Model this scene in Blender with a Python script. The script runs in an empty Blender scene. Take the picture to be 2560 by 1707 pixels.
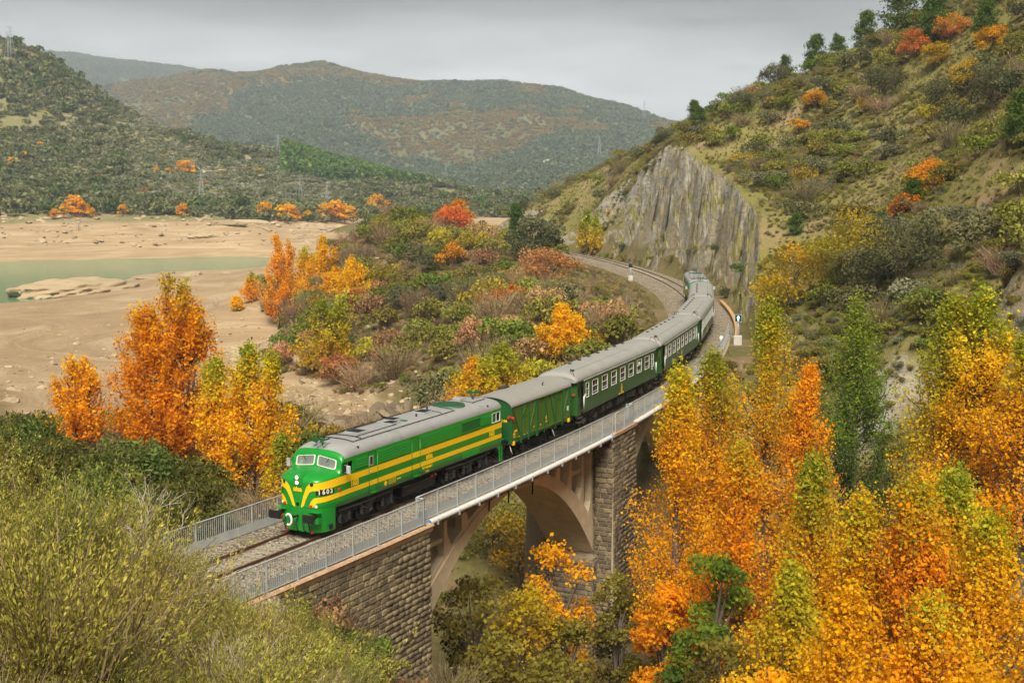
import bpy, bmesh, math, random
import numpy as np
from mathutils import Vector, Matrix
from mathutils.bvhtree import BVHTree
random.seed(7)
rng = np.random.default_rng(7)
scene = bpy.context.scene
C = scene.collection
R = math.radians
# ------------------------------------------------------------------ camera
CAM = np.array([-44.627, -36.851, 16.491]); YAW = 0.51459; PITCH = 0.126357; FPX = 3097.35
fw = np.array([math.cos(YAW)*math.cos(PITCH), math.sin(YAW)*math.cos(PITCH), -math.sin(PITCH)])
rt = np.array([math.sin(YAW), -math.cos(YAW), 0.0]); up = np.cross(rt, fw)
cd = bpy.data.cameras.new('camera'); cam = bpy.data.objects.new('camera', cd); C.objects.link(cam)
cd.sensor_width = 36.0; cd.lens = FPX/2560*36; cd.clip_start = 0.2; cd.clip_end = 60000
m = Matrix((Vector(rt), Vector(up), Vector(-fw))).transposed().to_4x4(); m.translation = Vector(CAM)
cam.matrix_world = m; scene.camera = cam
# ------------------------------------------------------------------ overcast sky, one broad sun, exposure
SUN_EL, SUN_AZ = R(50), R(-155)          # azimuth measured from +x towards +y
w = bpy.data.worlds.new('World'); scene.world = w; w.use_nodes = True
nt = w.node_tree; nt.nodes.clear()
wo = nt.nodes.new('ShaderNodeOutputWorld'); bg = nt.nodes.new('ShaderNodeBackground')
sky = nt.nodes.new('ShaderNodeTexSky'); sky.sky_type = 'NISHITA'; sky.sun_disc = False
sky.sun_elevation = SUN_EL; sky.sun_rotation = math.pi/2 - SUN_AZ
sky.altitude = 300; sky.air_density = 1.0; sky.dust_density = 1.6; sky.ozone_density = 1.0
hs = nt.nodes.new('ShaderNodeHueSaturation'); hs.inputs['Saturation'].default_value = 0.04
tc = nt.nodes.new('ShaderNodeTexCoord'); mp = nt.nodes.new('ShaderNodeMapping'); mp.inputs['Scale'].default_value = (1.2, 1.2, 7.0)
mp.inputs['Rotation'].default_value = (0.0, 0.12, 0.3)
ns = nt.nodes.new('ShaderNodeTexNoise'); ns.inputs['Scale'].default_value = 2.6; ns.inputs['Detail'].default_value = 5; ns.inputs['Roughness'].default_value = 0.55
rp = nt.nodes.new('ShaderNodeMapRange'); rp.inputs['From Min'].default_value = 0.3; rp.inputs['From Max'].default_value = 0.7
rp.inputs['To Min'].default_value = 0.15; rp.inputs['To Max'].default_value = 0.43
mu = nt.nodes.new('ShaderNodeMix'); mu.data_type = 'RGBA'; mu.blend_type = 'MULTIPLY'; mu.inputs['Factor'].default_value = 1.0
L = nt.links.new
L(sky.outputs[0], hs.inputs['Color']); L(tc.outputs['Generated'], mp.inputs['Vector']); L(mp.outputs[0], ns.inputs['Vector'])
L(ns.outputs[0], rp.inputs['Value']); L(hs.outputs[0], mu.inputs['A']); L(rp.outputs[0], mu.inputs['B'])
sz = nt.nodes.new('ShaderNodeSeparateXYZ'); L(tc.outputs['Generated'], sz.inputs[0])      # the cloud thins towards the horizon
el = nt.nodes.new('ShaderNodeMapRange'); el.interpolation_type = 'SMOOTHSTEP'; el.inputs['From Min'].default_value = 0.03; el.inputs['From Max'].default_value = 0.17; el.inputs['To Min'].default_value = 3.4; el.inputs['To Max'].default_value = 0.5
L(sz.outputs['Z'], el.inputs['Value']); m2 = nt.nodes.new('ShaderNodeMix'); m2.data_type = 'RGBA'; m2.blend_type = 'MULTIPLY'; m2.inputs['Factor'].default_value = 1.0
L(mu.outputs['Result'], m2.inputs['A']); L(el.outputs[0], m2.inputs['B']); L(m2.outputs['Result'], bg.inputs['Color']); L(bg.outputs[0], wo.inputs['Surface'])
bg.inputs['Strength'].default_value = 0.05
sl = bpy.data.lights.new('sun', 'SUN'); sl.energy = 1.5; sl.angle = R(28); sl.color = (1.0, 0.93, 0.80)
so = bpy.data.objects.new('sun', sl); C.objects.link(so)
sdir = Vector((math.cos(SUN_AZ)*math.cos(SUN_EL), math.sin(SUN_AZ)*math.cos(SUN_EL), math.sin(SUN_EL)))
so.rotation_euler = sdir.to_track_quat('Z', 'Y').to_euler(); so.location = (0, 0, 200)
vs = scene.view_settings; vs.view_transform = 'Standard'; vs.look = 'None'; vs.gamma = 1.0; vs.exposure = 2.3
vs.use_curve_mapping = False
cy = scene.cycles
cy.max_bounces = 5; cy.diffuse_bounces = 3; cy.glossy_bounces = 2; cy.transmission_bounces = 4; cy.transparent_max_bounces = 8
cy.volume_bounces = 0; cy.caustics_reflective = False; cy.caustics_refractive = False
cy.use_adaptive_sampling = True; cy.adaptive_threshold = 0.02; cy.use_denoising = True
scene.render.film_transparent = False

# ------------------------------------------------------------------ placing helpers
def PD(px, py, D):                      # the point at horizontal distance D metres in the direction of a photo pixel (2560 wide)
    d = fw + rt*(px-1280)/FPX - up*(py-853.5)/FPX
    return CAM + d*(D/math.hypot(d[0], d[1]))
def PZ(px, py, z):
    d = fw + rt*(px-1280)/FPX - up*(py-853.5)/FPX
    return CAM + d*((z-CAM[2])/d[2])
# the railway: curvature by distance along the line, metres
NSK = np.array([-40, 0, 40, 80, 120, 160, 200, 300.]); KK = np.array([.001514, .001520, .004765, .003798, .002821, .002935, .001978, .001944])
TS = np.arange(-80, 351, 1.0); _k = np.interp(TS, NSK, KK)
TH = np.concatenate([[0], np.cumsum((_k[1:]+_k[:-1])/2)]); TH -= np.interp(0, TS, TH)
TX = np.concatenate([[0], np.cumsum((np.cos(TH[1:])+np.cos(TH[:-1]))/2)]); TY = np.concatenate([[0], np.cumsum((np.sin(TH[1:])+np.sin(TH[:-1]))/2)])
TX -= np.interp(0, TS, TX); TY -= np.interp(0, TS, TY)
def trk(s, lat=0.0, z=0.0):
    X, Y, t = np.interp(s, TS, TX), np.interp(s, TS, TY), np.interp(s, TS, TH)
    return np.array([X-math.sin(t)*lat, Y+math.cos(t)*lat, z])
def hdg(s): return float(np.interp(s, TS, TH))
def to_sl(x, y):                        # arrays -> (s, lat) of the nearest point of the line
    x = np.asarray(x, float); y = np.asarray(y, float); sh = x.shape; x = x.ravel(); y = y.ravel()
    s = np.zeros(len(x)); l = np.zeros(len(x))
    for a in range(0, len(x), 20000):
        b = slice(a, a+20000)
        d = (x[b, None]-TX)**2+(y[b, None]-TY)**2; i = d.argmin(1)
        dx = x[b]-TX[i]; dy = y[b]-TY[i]; c, n = np.cos(TH[i]), np.sin(TH[i])
        s[b] = TS[i]+dx*c+dy*n; l[b] = -dx*n+dy*c
    return s.reshape(sh), l.reshape(sh)

# ------------------------------------------------------------------ mesh helpers
def tag(o, label=None, cat=None, group=None, kind=None):
    if label: o['label'] = label
    if cat: o['category'] = cat
    if group: o['group'] = group
    if kind: o['kind'] = kind
    return o
def empty(name, loc=(0, 0, 0), rz=0.0):
    o = bpy.data.objects.new(name, None); C.objects.link(o); o.location = tuple(loc); o.rotation_euler = (0, 0, rz)
    o.empty_display_size = 0.3
    return o
def link(name, me, parent=None, loc=None, rz=0.0):
    o = bpy.data.objects.new(name, me); C.objects.link(o)
    if parent is not None: o.parent = parent
    if loc is not None: o.location = tuple(loc)
    if rz: o.rotation_euler = (0, 0, rz)
    return o
def np_mesh(name, V, F, mat=None, smooth=False, col=None):
    """V (n,3); F (m,k) all of one size"""
    V = np.asarray(V, np.float32); F = np.asarray(F, np.int32); k = F.shape[1]
    me = bpy.data.meshes.new(name); me.vertices.add(len(V)); me.vertices.foreach_set('co', V.ravel())
    me.loops.add(F.size); me.loops.foreach_set('vertex_index', F.ravel())
    me.polygons.add(len(F)); me.polygons.foreach_set('loop_start', np.arange(0, F.size, k, dtype=np.int32))
    if smooth: me.polygons.foreach_set('use_smooth', np.ones(len(F), bool))
    if col is not None:
        a = me.attributes.new('col', 'FLOAT_COLOR', 'POINT')
        a.data.foreach_set('color', np.c_[np.asarray(col, np.float32), np.ones(len(V), np.float32)].ravel())
    me.update(calc_edges=True); me.validate()
    if mat: me.materials.append(mat)
    return me
class MB:
    def __init__(self): self.v = []; self.f = []; self.sm = []
    def add(self, vs, fs, smooth=False):
        n = len(self.v); self.v += [tuple(map(float, q)) for q in vs]
        for f in fs: self.f.append(tuple(i+n for i in f)); self.sm.append(smooth)
        return self
    def box(self, x0, x1, y0, y1, z0, z1):
        return self.add([(x0, y0, z0), (x1, y0, z0), (x1, y1, z0), (x0, y1, z0), (x0, y0, z1), (x1, y0, z1), (x1, y1, z1), (x0, y1, z1)],
                        [(3, 2, 1, 0), (4, 5, 6, 7), (0, 1, 5, 4), (1, 2, 6, 5), (2, 3, 7, 6), (3, 0, 4, 7)])
    def cbox(self, x0, x1, y0, y1, z0, z1, b=0.02):     # box with chamfered top/bottom rims
        X, Y = (x0, x1), (y0, y1); rings = []
        for z, d in ((z0, b), (z0+b, 0), (z1-b, 0), (z1, b)):
            rings.append([(x0+d, y0+d, z), (x1-d, y0+d, z), (x1-d, y1-d, z), (x0+d, y1-d, z)])
        return self.loft(rings, True, True)
    def loft(self, rings, cap0=False, cap1=False, closed=True, smooth=False):
        n = len(self.v); k = len(rings[0])
        for r_ in rings: self.v += [tuple(map(float, q)) for q in r_]
        for i in range(len(rings)-1):
            for j in range(k if closed else k-1):
                a = n+i*k+j; b = n+i*k+(j+1) % k
                self.f.append((a, b, b+k, a+k)); self.sm.append(smooth)
        if cap0: self.f.append(tuple(n+j for j in reversed(range(k)))); self.sm.append(False)
        if cap1: self.f.append(tuple(n+(len(rings)-1)*k+j for j in range(k))); self.sm.append(False)
        return self
    def tube(self, P, rad, k=6, cap=True, smooth=True):
        P = [Vector(q) for q in P]; rad = rad if hasattr(rad, '__len__') else [rad]*len(P); rings = []
        for i, q in enumerate(P):
            d = (P[min(i+1, len(P)-1)]-P[max(i-1, 0)]).normalized()
            a = d.orthogonal().normalized() if i == 0 else (a-d*a.dot(d)).normalized()
            b = d.cross(a)
            rings.append([q+(a*math.cos(t)+b*math.sin(t))*rad[i] for t in [2*math.pi*j/k for j in range(k)]])
        return self.loft(rings, cap, cap, True, smooth)
    def prism(self, poly, a, b, axis='y'):              # 2-D polygon swept along an axis
        def q(p, t): return (p[0], t, p[1]) if axis == 'y' else ((t, p[0], p[1]) if axis == 'x' else (p[0], p[1], t))
        n = len(poly); return self.add([q(p, a) for p in poly]+[q(p, b) for p in poly],
            [tuple(range(n)), tuple(range(2*n-1, n-1, -1))]+[(i, i+n, (i+1) % n+n, (i+1) % n) for i in range(n)])
    def disc(self, c, axis, r, t, k=16, r2=None):       # short cylinder centred at c along axis
        c = Vector(c); ax = Vector(axis).normalized(); a = ax.orthogonal().normalized(); b = ax.cross(a); r2 = r if r2 is None else r2
        return self.loft([[c+ax*h+(a*math.cos(2*math.pi*j/k)+b*math.sin(2*math.pi*j/k))*rr for j in range(k)] for h, rr in ((-t/2, r), (t/2, r2))], True, True, True, False)
    def mesh(self, name, mat=None):
        me = bpy.data.meshes.new(name); me.from_pydata(self.v, [], self.f)
        if any(self.sm): me.polygons.foreach_set('use_smooth', self.sm)
        bm = bmesh.new(); bm.from_mesh(me); bmesh.ops.recalc_face_normals(bm, faces=bm.faces); bm.to_mesh(me); bm.free()
        if mat: me.materials.append(mat)
        me.update(); return me
    def build(self, name, mat=None, parent=None, loc=None, rz=0.0): return link(name, self.mesh(name, mat), parent, loc, rz)
def copy_tree(o, parent=None):
    c = o.copy(); C.objects.link(c); c.parent = parent
    for ch in o.children: copy_tree(ch, c)
    return c

# ------------------------------------------------------------------ material helpers
MATS = {}
def newmat(name):
    m_ = bpy.data.materials.new(name); m_.use_nodes = True; MATS[name] = m_
    return m_, m_.node_tree, m_.node_tree.nodes['Principled BSDF']
def nd(nt_, t, **kw):
    n = nt_.nodes.new(t)
    for k_, v_ in kw.items():
        if k_ in n.inputs: n.inputs[k_].default_value = v_
        else: setattr(n, k_, v_)
    return n
def noise_ramp(nt_, vec, scale, stops, detail=4, rough=0.55, dist=0.0):
    n = nd(nt_, 'ShaderNodeTexNoise', Scale=scale, Detail=detail, Roughness=rough, Distortion=dist)
    if vec is not None: nt_.links.new(vec, n.inputs['Vector'])
    r_ = nd(nt_, 'ShaderNodeValToRGB'); e = r_.color_ramp.elements
    while len(e) < len(stops): e.new(0.5)
    for i, (p_, c_) in enumerate(stops): e[i].position = p_; e[i].color = (*c_, 1)
    nt_.links.new(n.outputs[0], r_.inputs[0]); return r_.outputs[0], n.outputs[0]
def mixc(nt_, f, a, b, mode='MIX'):
    mx = nd(nt_, 'ShaderNodeMix', data_type='RGBA', blend_type=mode)
    for s_, v_ in ((mx.inputs['Factor'], f), (mx.inputs['A'], a), (mx.inputs['B'], b)):
        if hasattr(v_, 'default_value') or hasattr(v_, 'is_output'): nt_.links.new(v_, s_)
        elif isinstance(v_, (int, float)): s_.default_value = v_
        else: s_.default_value = (*v_, 1)
    return mx.outputs['Result']
def bump(nt_, h, strength, dist=0.05):
    b = nd(nt_, 'ShaderNodeBump', Strength=strength, Distance=dist); nt_.links.new(h, b.inputs['Height']); return b.outputs[0]
def simple(name, col, rough=0.6, metal=0.0, var=0.12, scale=3.0, bmp=0.0, bscale=40.0, spec=0.5, dirt=None):
    m_, n_, b = newmat(name); g = nd(n_, 'ShaderNodeTexCoord').outputs['Object']
    c0 = tuple(max(0, x*(1-var)) for x in col); c1 = tuple(min(1, x*(1+var)) for x in col)
    c_, f_ = noise_ramp(n_, g, scale, [(0.3, c0), (0.7, c1)], 6, 0.65)
    if dirt:
        f2 = nd(n_, 'ShaderNodeTexNoise', Scale=dirt[2], Detail=8, Roughness=0.7); n_.links.new(g, f2.inputs['Vector'])
        rr = nd(n_, 'ShaderNodeMapRange'); rr.inputs['From Min'].default_value = dirt[1]; rr.inputs['From Max'].default_value = dirt[1]+0.2
        n_.links.new(f2.outputs[0], rr.inputs['Value']); c_ = mixc(n_, rr.outputs[0], c_, dirt[0])
    n_.links.new(c_, b.inputs['Base Color']); b.inputs['Roughness'].default_value = rough; b.inputs['Metallic'].default_value = metal
    b.inputs['Specular IOR Level'].default_value = spec
    if bmp:
        f3 = nd(n_, 'ShaderNodeTexNoise', Scale=bscale, Detail=6, Roughness=0.6); n_.links.new(g, f3.inputs['Vector'])
        n_.links.new(bump(n_, f3.outputs[0], bmp), b.inputs['Normal'])
    return m_
# ================================================================== terrain
def vnoise(x, y, seed=0):               # cheap value noise, vectorised
    xi = np.floor(x).astype(np.int64); yi = np.floor(y).astype(np.int64); fx = x-xi; fy = y-yi
    fx = fx*fx*(3-2*fx); fy = fy*fy*(3-2*fy)
    def h(a, b):
        n = (a*374761393+b*668265263+seed*1442695041) & 0xffffffff; n = ((n ^ (n >> 13))*1274126177) & 0xffffffff
        return ((n ^ (n >> 16)) & 0xffff)/65535.0
    return (h(xi, yi)*(1-fx)+h(xi+1, yi)*fx)*(1-fy)+(h(xi, yi+1)*(1-fx)+h(xi+1, yi+1)*fx)*fy
def fbm(x, y, sc, oct_=4, seed=0, gain=0.5):
    r_ = 0; a = 1; t = 0
    for i in range(oct_):
        r_ = r_+a*(vnoise(x/sc*2**i+17.3*i, y/sc*2**i-9.1*i, seed+i)-0.5); t += a; a *= gain
    return r_/t*2
class TPS:
    def __init__(self, P, smooth=0.0):
        P = np.asarray(P, float); self.c = P[:, :2]; self.s = 100.0
        K = self.k(self.c/self.s, self.c/self.s)+np.eye(len(P))*smooth; Q = np.c_[np.ones(len(P)), self.c/self.s]
        A = np.block([[K, Q], [Q.T, np.zeros((3, 3))]]); self.w = np.linalg.solve(A, np.r_[P[:, 2], 0, 0, 0])
    @staticmethod
    def k(a, b):
        d = ((a[:, None]-b[None])**2).sum(2); return 0.5*d*np.log(d+1e-12)
    def __call__(self, x, y):
        x = np.asarray(x, float); sh = x.shape; q = np.c_[x.ravel(), np.asarray(y, float).ravel()]/self.s; o = np.zeros(len(q))
        for a in range(0, len(q), 20000):
            b = q[a:a+20000]; o[a:a+20000] = self.k(b, self.c/self.s)@self.w[:-3]+self.w[-3]+b@self.w[-2:]
        return o.reshape(sh)
WATER = -16.0
pts = []
def gd(px, py, D): pts.append(PD(px, py, D))
def gs(s, lat, z): pts.append(trk(s, lat, z))
# the hill the photograph was taken from
pts += [np.array([CAM[0], CAM[1], 13.6]), np.array([CAM[0]-18, CAM[1]-14, 18.0]), np.array([CAM[0]-20, CAM[1]+8, 15.0]), np.array([CAM[0]+3, CAM[1]-22, 12.0])]
gd(0, 1215, 24); gd(-300, 1150, 26); gd(200, 1330, 27); gd(380, 1400, 31); gd(540, 1480, 40); gd(300, 1760, 13); gd(0, 1500, 16); gd(700, 1620, 42); gd(800, 1800, 22)
gd(900, 1740, 47); gd(1000, 1690, 57); gd(1150, 1900, 50); gd(1300, 2200, 40); gd(600, 1560, 39); gd(1000, 2300, 25)
gs(-30, 0, 2.0); gs(-20, 0, -.2); gs(-12, 0, -.6); gs(-8, -4, -.7); gs(-2, -4, -4.0); gs(3.5, -4, -7.4); gs(8, -4, -10.5); gs(14, -4, -14.0)
gs(-12, 5, -1.2); gs(-4, 6, -2.5); gs(4, 7, -7); gs(10, 6, -12); gs(-25, 7, -.5); gs(-50, 5, 2.0); gs(-40, 25, -2)
# gorge floor under the bridge, upstream (right) and downstream (left)
for s_ in (18, 26, 34, 42): gs(s_, 0, -16.2); gs(s_, -10, -15.6)
gs(18, 12, -15.5); gs(30, 14, -15.8); gs(42, 12, -15.0)
gs(52, 0, -13.0); gs(60, 0, -7.5); gs(67, -4, -2.5); gs(66, 4, -3.0); gs(75, 0, -.8)
pts += [np.array(q) for q in ((20, -13, -15.3), (12, -22, -14.2), (5, -34, -13.2), (-2, -50, -12.2), (1, -20, -11.5), (28, -18, -10.5), (22, -30, -6.5), (14, -44, -6.5), (45, -14, -11.5), (42, -24, -5.0), (58, -10, -8), (60, -18, -3.5))]
# right-hand bank and hill
gd(2560, 1180, 76); gd(2300, 1130, 96); gd(2560, 900, 86); gd(2560, 640, 100); gd(2560, 300, 140); gd(2800, 1100, 70); gd(2800, 700, 95); gd(2800, 300, 130)
gd(2300, 520, 150); gd(2300, 720, 122); gd(2300, 900, 108); gd(2050, 450, 205); gd(2050, 660, 158); gd(2050, 850, 128); gd(1900, 400, 240); gd(1900, 610, 176); gd(1890, 760, 147)
for a in ((1830, 590, 178), (1760, 505, 205), (1700, 452, 228), (1640, 425, 247), (1560, 460, 275), (1480, 515, 303), (1420, 585, 325)): gd(*a)
gd(1560, 425, 335); gd(1450, 470, 355); gd(1340, 500, 375)
for px_, py_, D_ in ((1700, 335, 320), (1900, 250, 300), (2100, 155, 280), (2270, 65, 265), (2400, 5, 255), (2560, -70, 245), (2800, -190, 235)):
    q = PD(px_, py_, D_); pts.append(q); dv = (q-CAM)/np.linalg.norm((q-CAM)[:2]); b_ = q+dv*70; b_[2] = q[2]-6; pts.append(b_)
    b_ = q+dv*200; b_[2] = q[2]-40; pts.append(b_)
# line of the railway round the bend
for s_ in (80, 90, 320): gs(s_, 1.0, -.8)
for s_ in (100, 120, 145, 170, 200, 225, 250, 280): gs(s_, 8.0, -.8)
for s_ in (110, 140, 170): gs(s_, 12, -.9)
gs(200, 8, -.3); gs(240, 8, .3)
# the wooded hump inside the bend
for a in ((1300, 800, 148), (1480, 815, 145), (1450, 720, 182), (1590, 745, 176), (1300, 655, 215), (1200, 605, 235), (1130, 600, 240), (1130, 525, 285), (1000, 570, 262), (900, 612, 252),
          (870, 690, 236), (900, 810, 192), (1000, 905, 162), (1060, 1000, 140), (1200, 950, 135), (1250, 875, 142), (850, 965, 168), (910, 1050, 138), (1000, 1075, 124), (800, 1120, 118), (1290, 515, 320)): gd(*a)
for px_ in (1000, 1130, 1290): q = PD(px_, 560, 420); q[2] = -6.0; pts.append(q)
# dry reservoir bed
for a in ((650, 1000, 165), (720, 870, 210), (780, 800, 250), (250, 1000, 165), (100, 820, 250), (0, 960, 168), (400, 900, 200), (550, 800, 262), (620, 725, 335), (300, 735, 345), (200, 745, 352),
          (-300, 900, 200), (-300, 1100, 110), (0, 1180, 105), (170, 1140, 112), (420, 1215, 112), (620, 1230, 100), (450, 1330, 75), (250, 1270, 72), (-100, 1220, 70), (640, 1180, 112)): gd(*a)
for a in ((-200, 745, -18), (0, 735, -17.8), (60, 715, -18.2), (150, 690, -18.2), (250, 685, -17.6), (-200, 700, -20)): pts.append(PZ(*a))
for a in ((0, 757), (110, 752), (310, 698), (420, 682), (520, 674), (640, 668)): pts.append(PZ(a[0], a[1], WATER))
for a in ((-300, 700), (100, 690), (250, 668), (400, 658), (500, 654), (580, 652), (650, 652), (720, 655)): q = PZ(a[0], a[1], -20.0); pts.append(q)
for a in ((380, 676), (480, 668), (580, 664), (660, 660)): pts.append(PZ(a[0], a[1], -17.6))
for a in ((830, 650, 400), (900, 600, 480), (800, 590, 590)): gd(*a)
for a in ((380, 695), (450, 692), (550, 688), (650, 684)): pts.append(PZ(a[0], a[1], -15.2))
for a in ((600, 760, 300), (700, 748, 300), (500, 770, 295), (400, 782, 290)): gd(*a)
pts.append(PZ(740, 672, -14.0)); pts.append(PZ(750, 655, -16.5))
NAT = TPS(pts, 1e-4)
BR0, BR1 = 6.0, 63.0                    # the bridge, along the line
def sstep(a, b, x): t = np.clip((x-a)/(b-a), 0, 1); return t*t*(3-2*t)
def ground(x, y, detail=True):
    x = np.asarray(x, float); y = np.asarray(y, float)
    z = NAT(x, y); s, l = to_sl(x, y)
    if detail:
        d = np.hypot(x-CAM[0], y-CAM[1]); q = np.clip(np.abs(l)/12, 0.1, 1)
        bed = sstep(-11.0, -9.0, z)
        z = z+np.where(y > 30, (1-bed)*(np.sin(z*5+fbm(x, y, 50, 3, 5)*5)*.16+fbm(x, y, 45, 3, 6)*.5), 0)
        z = z+q*(fbm(x, y, 26, 4, 3)*0.9*(0.35+0.65*bed)+fbm(x, y, 5, 3, 11)*0.28*bed)
    # cutting and embankment along the line
    a = np.abs(l); face = 6.0+fbm(s*1.0, s*0+3.3, 22, 3, 31)*1.6
    zl = z*0+np.clip(np.maximum(0, -l-5)*4.2, 0, 30)       # rough height on the face: beds, ledges and hollows
    bed_ = (zl*.85+s*.55+fbm(s, zl, 6, 2, 49)*1.5)/1.9; ledge = (bed_-np.floor(bed_))*0.55
    rough = (fbm(s+zl*.5, zl*.9, 11, 4, 41)*1.7+fbm(s*.6+zl*.8, zl*1.2-s*.5, 3.0, 4, 47, .6)*0.8+ledge) if detail else 0
    steep = 0.9+3.4*sstep(94, 106, s)*(1-0.75*sstep(205, 260, s))
    cutr = -0.8+np.maximum(0, (-l-face-rough))*steep
    cutl = -0.8+np.maximum(0, l-5.2)*(0.22+0.5*sstep(-5, -30, s))
    cut = np.where(l < 0, cutr, cutl)
    zc = np.minimum(z, np.where((a < 70) & (s < 342), cut, 1e6))
    fill = -0.8-np.maximum(0, a-4.2)*0.75-np.where(s < 30, np.maximum(0, s+11), 0)*0.7
    on = (s < BR0-1) | (s > BR1)
    zc = np.where(on & (a < 40) & (s > -70) & (s < 342), np.maximum(zc, fill), zc)
    # the abutments stand in the bank: keep the ground below the deck on the bridge
    zc = np.where((s >= BR0-13) & (s <= BR0) & (a < 3.6), np.minimum(zc, -1.2), zc)
    return zc
def axis(lo, hi, fine0, fine1, st, grow, mx):
    o = [fine0]
    while o[-1] < fine1: o.append(o[-1]+st)
    d = st
    while o[-1] < hi: d = min(d*grow, mx); o.append(o[-1]+d)
    d = st; o = o[::-1]
    while o[-1] > lo: d = min(d*grow, mx); o.append(o[-1]-d)
    return np.array(o[::-1])
def grid_mesh(name, X, Y, Z, mat, keep=None):
    n, k = X.shape; V = np.stack([X, Y, Z], -1).reshape(-1, 3); i = np.arange(n*k).reshape(n, k)
    F = np.stack([i[:-1, :-1], i[1:, :-1], i[1:, 1:], i[:-1, 1:]], -1).reshape(-1, 4)
    if keep is not None:
        F = F[keep.reshape(-1)[F].any(1)]
    u, inv = np.unique(F, return_inverse=True)
    return np_mesh(name, V[u], inv.reshape(F.shape), mat, smooth=True)
def ground_material(name, soil, soil2, grass, grass2, rock, rock2, gmix=0.5, gs_=0.09, sand=None, zsand=-6.0, yk=0.0):
    m_, n_, b = newmat(name); lk = n_.links.new
    geo = nd(n_, 'ShaderNodeNewGeometry'); P = geo.outputs['Position']
    s_, sf = noise_ramp(n_, P, 0.35, [(0.3, soil), (0.7, soil2)], 8, 0.7)
    g_, gf = noise_ramp(n_, P, 0.9, [(0.3, grass), (0.7, grass2)], 8, 0.75)
    big = nd(n_, 'ShaderNodeTexNoise', Scale=gs_, Detail=6, Roughness=0.65); lk(P, big.inputs['Vector'])
    mr = nd(n_, 'ShaderNodeMapRange'); mr.inputs['From Min'].default_value = gmix-0.07; mr.inputs['From Max'].default_value = gmix+0.07; lk(big.outputs[0], mr.inputs['Value'])
    c_ = mixc(n_, mr.outputs[0], s_, g_)
    # bare rock where it is steep, in tilted beds
    mp_ = nd(n_, 'ShaderNodeMapping'); mp_.inputs['Rotation'].default_value = (0.5, 0.9, 0.4); mp_.inputs['Scale'].default_value = (0.45, 0.45, 1.3); lk(P, mp_.inputs['Vector'])
    r1, rf = noise_ramp(n_, mp_.outputs[0], 1.1, [(0.25, rock), (0.45, rock2), (0.6, tuple(x*0.9 for x in rock)), (0.75, tuple(x*1.15 for x in rock2))], 9, 0.72, 0.4)
    st_, _ = noise_ramp(n_, P, 0.16, [(0.42, (1, 1, 1)), (0.62, (1.0, 0.88, 0.70))], 4, 0.6)
    r1 = mixc(n_, 1.0, r1, st_, 'MULTIPLY')
    sx = nd(n_, 'ShaderNodeSeparateXYZ'); lk(geo.outputs['Normal'], sx.inputs[0])
    ad = nd(n_, 'ShaderNodeMath', operation='MULTIPLY_ADD'); lk(big.outputs[0], ad.inputs[0]); ad.inputs[1].default_value = 0.25; lk(sx.outputs['Z'], ad.inputs[2])
    m2 = nd(n_, 'ShaderNodeMapRange'); m2.inputs['From Min'].default_value = 0.72; m2.inputs['From Max'].default_value = 0.64; lk(ad.outputs[0], m2.inputs['Value'])
    c_ = mixc(n_, m2.outputs[0], c_, r1)
    if sand:                            # bare mud and sand below the old water line
        sp = nd(n_, 'ShaderNodeSeparateXYZ'); lk(P, sp.inputs[0])
        a2 = nd(n_, 'ShaderNodeMath', operation='MULTIPLY_ADD'); lk(big.outputs[0], a2.inputs[0]); a2.inputs[1].default_value = 3.5; lk(sp.outputs['Z'], a2.inputs[2])
        m3 = nd(n_, 'ShaderNodeMapRange'); m3.inputs['From Min'].default_value = zsand+1.75; m3.inputs['From Max'].default_value = zsand+.6; yk_ = nd(n_, 'ShaderNodeMath', operation='MULTIPLY_ADD'); lk(sp.outputs['Y'], yk_.inputs[0]); yk_.inputs[1].default_value = -yk; lk(a2.outputs[0], yk_.inputs[2]); lk(yk_.outputs[0], m3.inputs['Value'])
        yv = nd(n_, 'ShaderNodeMath', operation='MULTIPLY_ADD'); lk(sp.outputs['Y'], yv.inputs[0]); yv.inputs[1].default_value = 0.08; yv.inputs[2].default_value = -1.6
        yv.use_clamp = True; mm = nd(n_, 'ShaderNodeMath', operation='MULTIPLY'); lk(m3.outputs[0], mm.inputs[0]); lk(yv.outputs[0], mm.inputs[1])
        mq = nd(n_, 'ShaderNodeMapping'); mq.inputs['Scale'].default_value = (0.02, 0.05, 0.9); mq.inputs['Rotation'].default_value = (0, 0, 0.6); lk(P, mq.inputs['Vector'])
        sc_, _ = noise_ramp(n_, mq.outputs[0], 1.0, [(0.28, sand[0]), (0.5, sand[1]), (0.62, sand[2]), (0.75, sand[1])], 8, 0.68, 0.8)
        c_ = mixc(n_, mm.outputs[0], c_, sc_)
    lk(c_, b.inputs['Base Color']); b.inputs['Roughness'].default_value = 0.95; b.inputs['Specular IOR Level'].default_value = 0.15
    fn = nd(n_, 'ShaderNodeTexNoise', Scale=2.2, Detail=9, Roughness=0.72); lk(P, fn.inputs['Vector'])
    hh = nd(n_, 'ShaderNodeMath', operation='ADD'); lk(fn.outputs[0], hh.inputs[0]); lk(rf, hh.inputs[1])
    lk(bump(n_, hh.outputs[0], 0.9, 0.35), b.inputs['Normal'])
    return m_
SAND = ((.27, .185, .10), (.40, .285, .165), (.49, .37, .235))
M_gnd = ground_material('ground', (.20, .135, .075), (.29, .205, .12), (.10, .095, .03), (.20, .165, .06), (.21, .19, .145), (.33, .29, .215), 0.46, 0.09, SAND, -8.8, .012)
M_hill = ground_material('hill_ground', (.27, .19, .10), (.35, .255, .145), (.17, .16, .04), (.28, .245, .08), (.29, .275, .23), (.47, .445, .375), 0.42, 0.10)
def height(x, y): return float(ground(np.array([x]), np.array([y]))[0])

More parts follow.
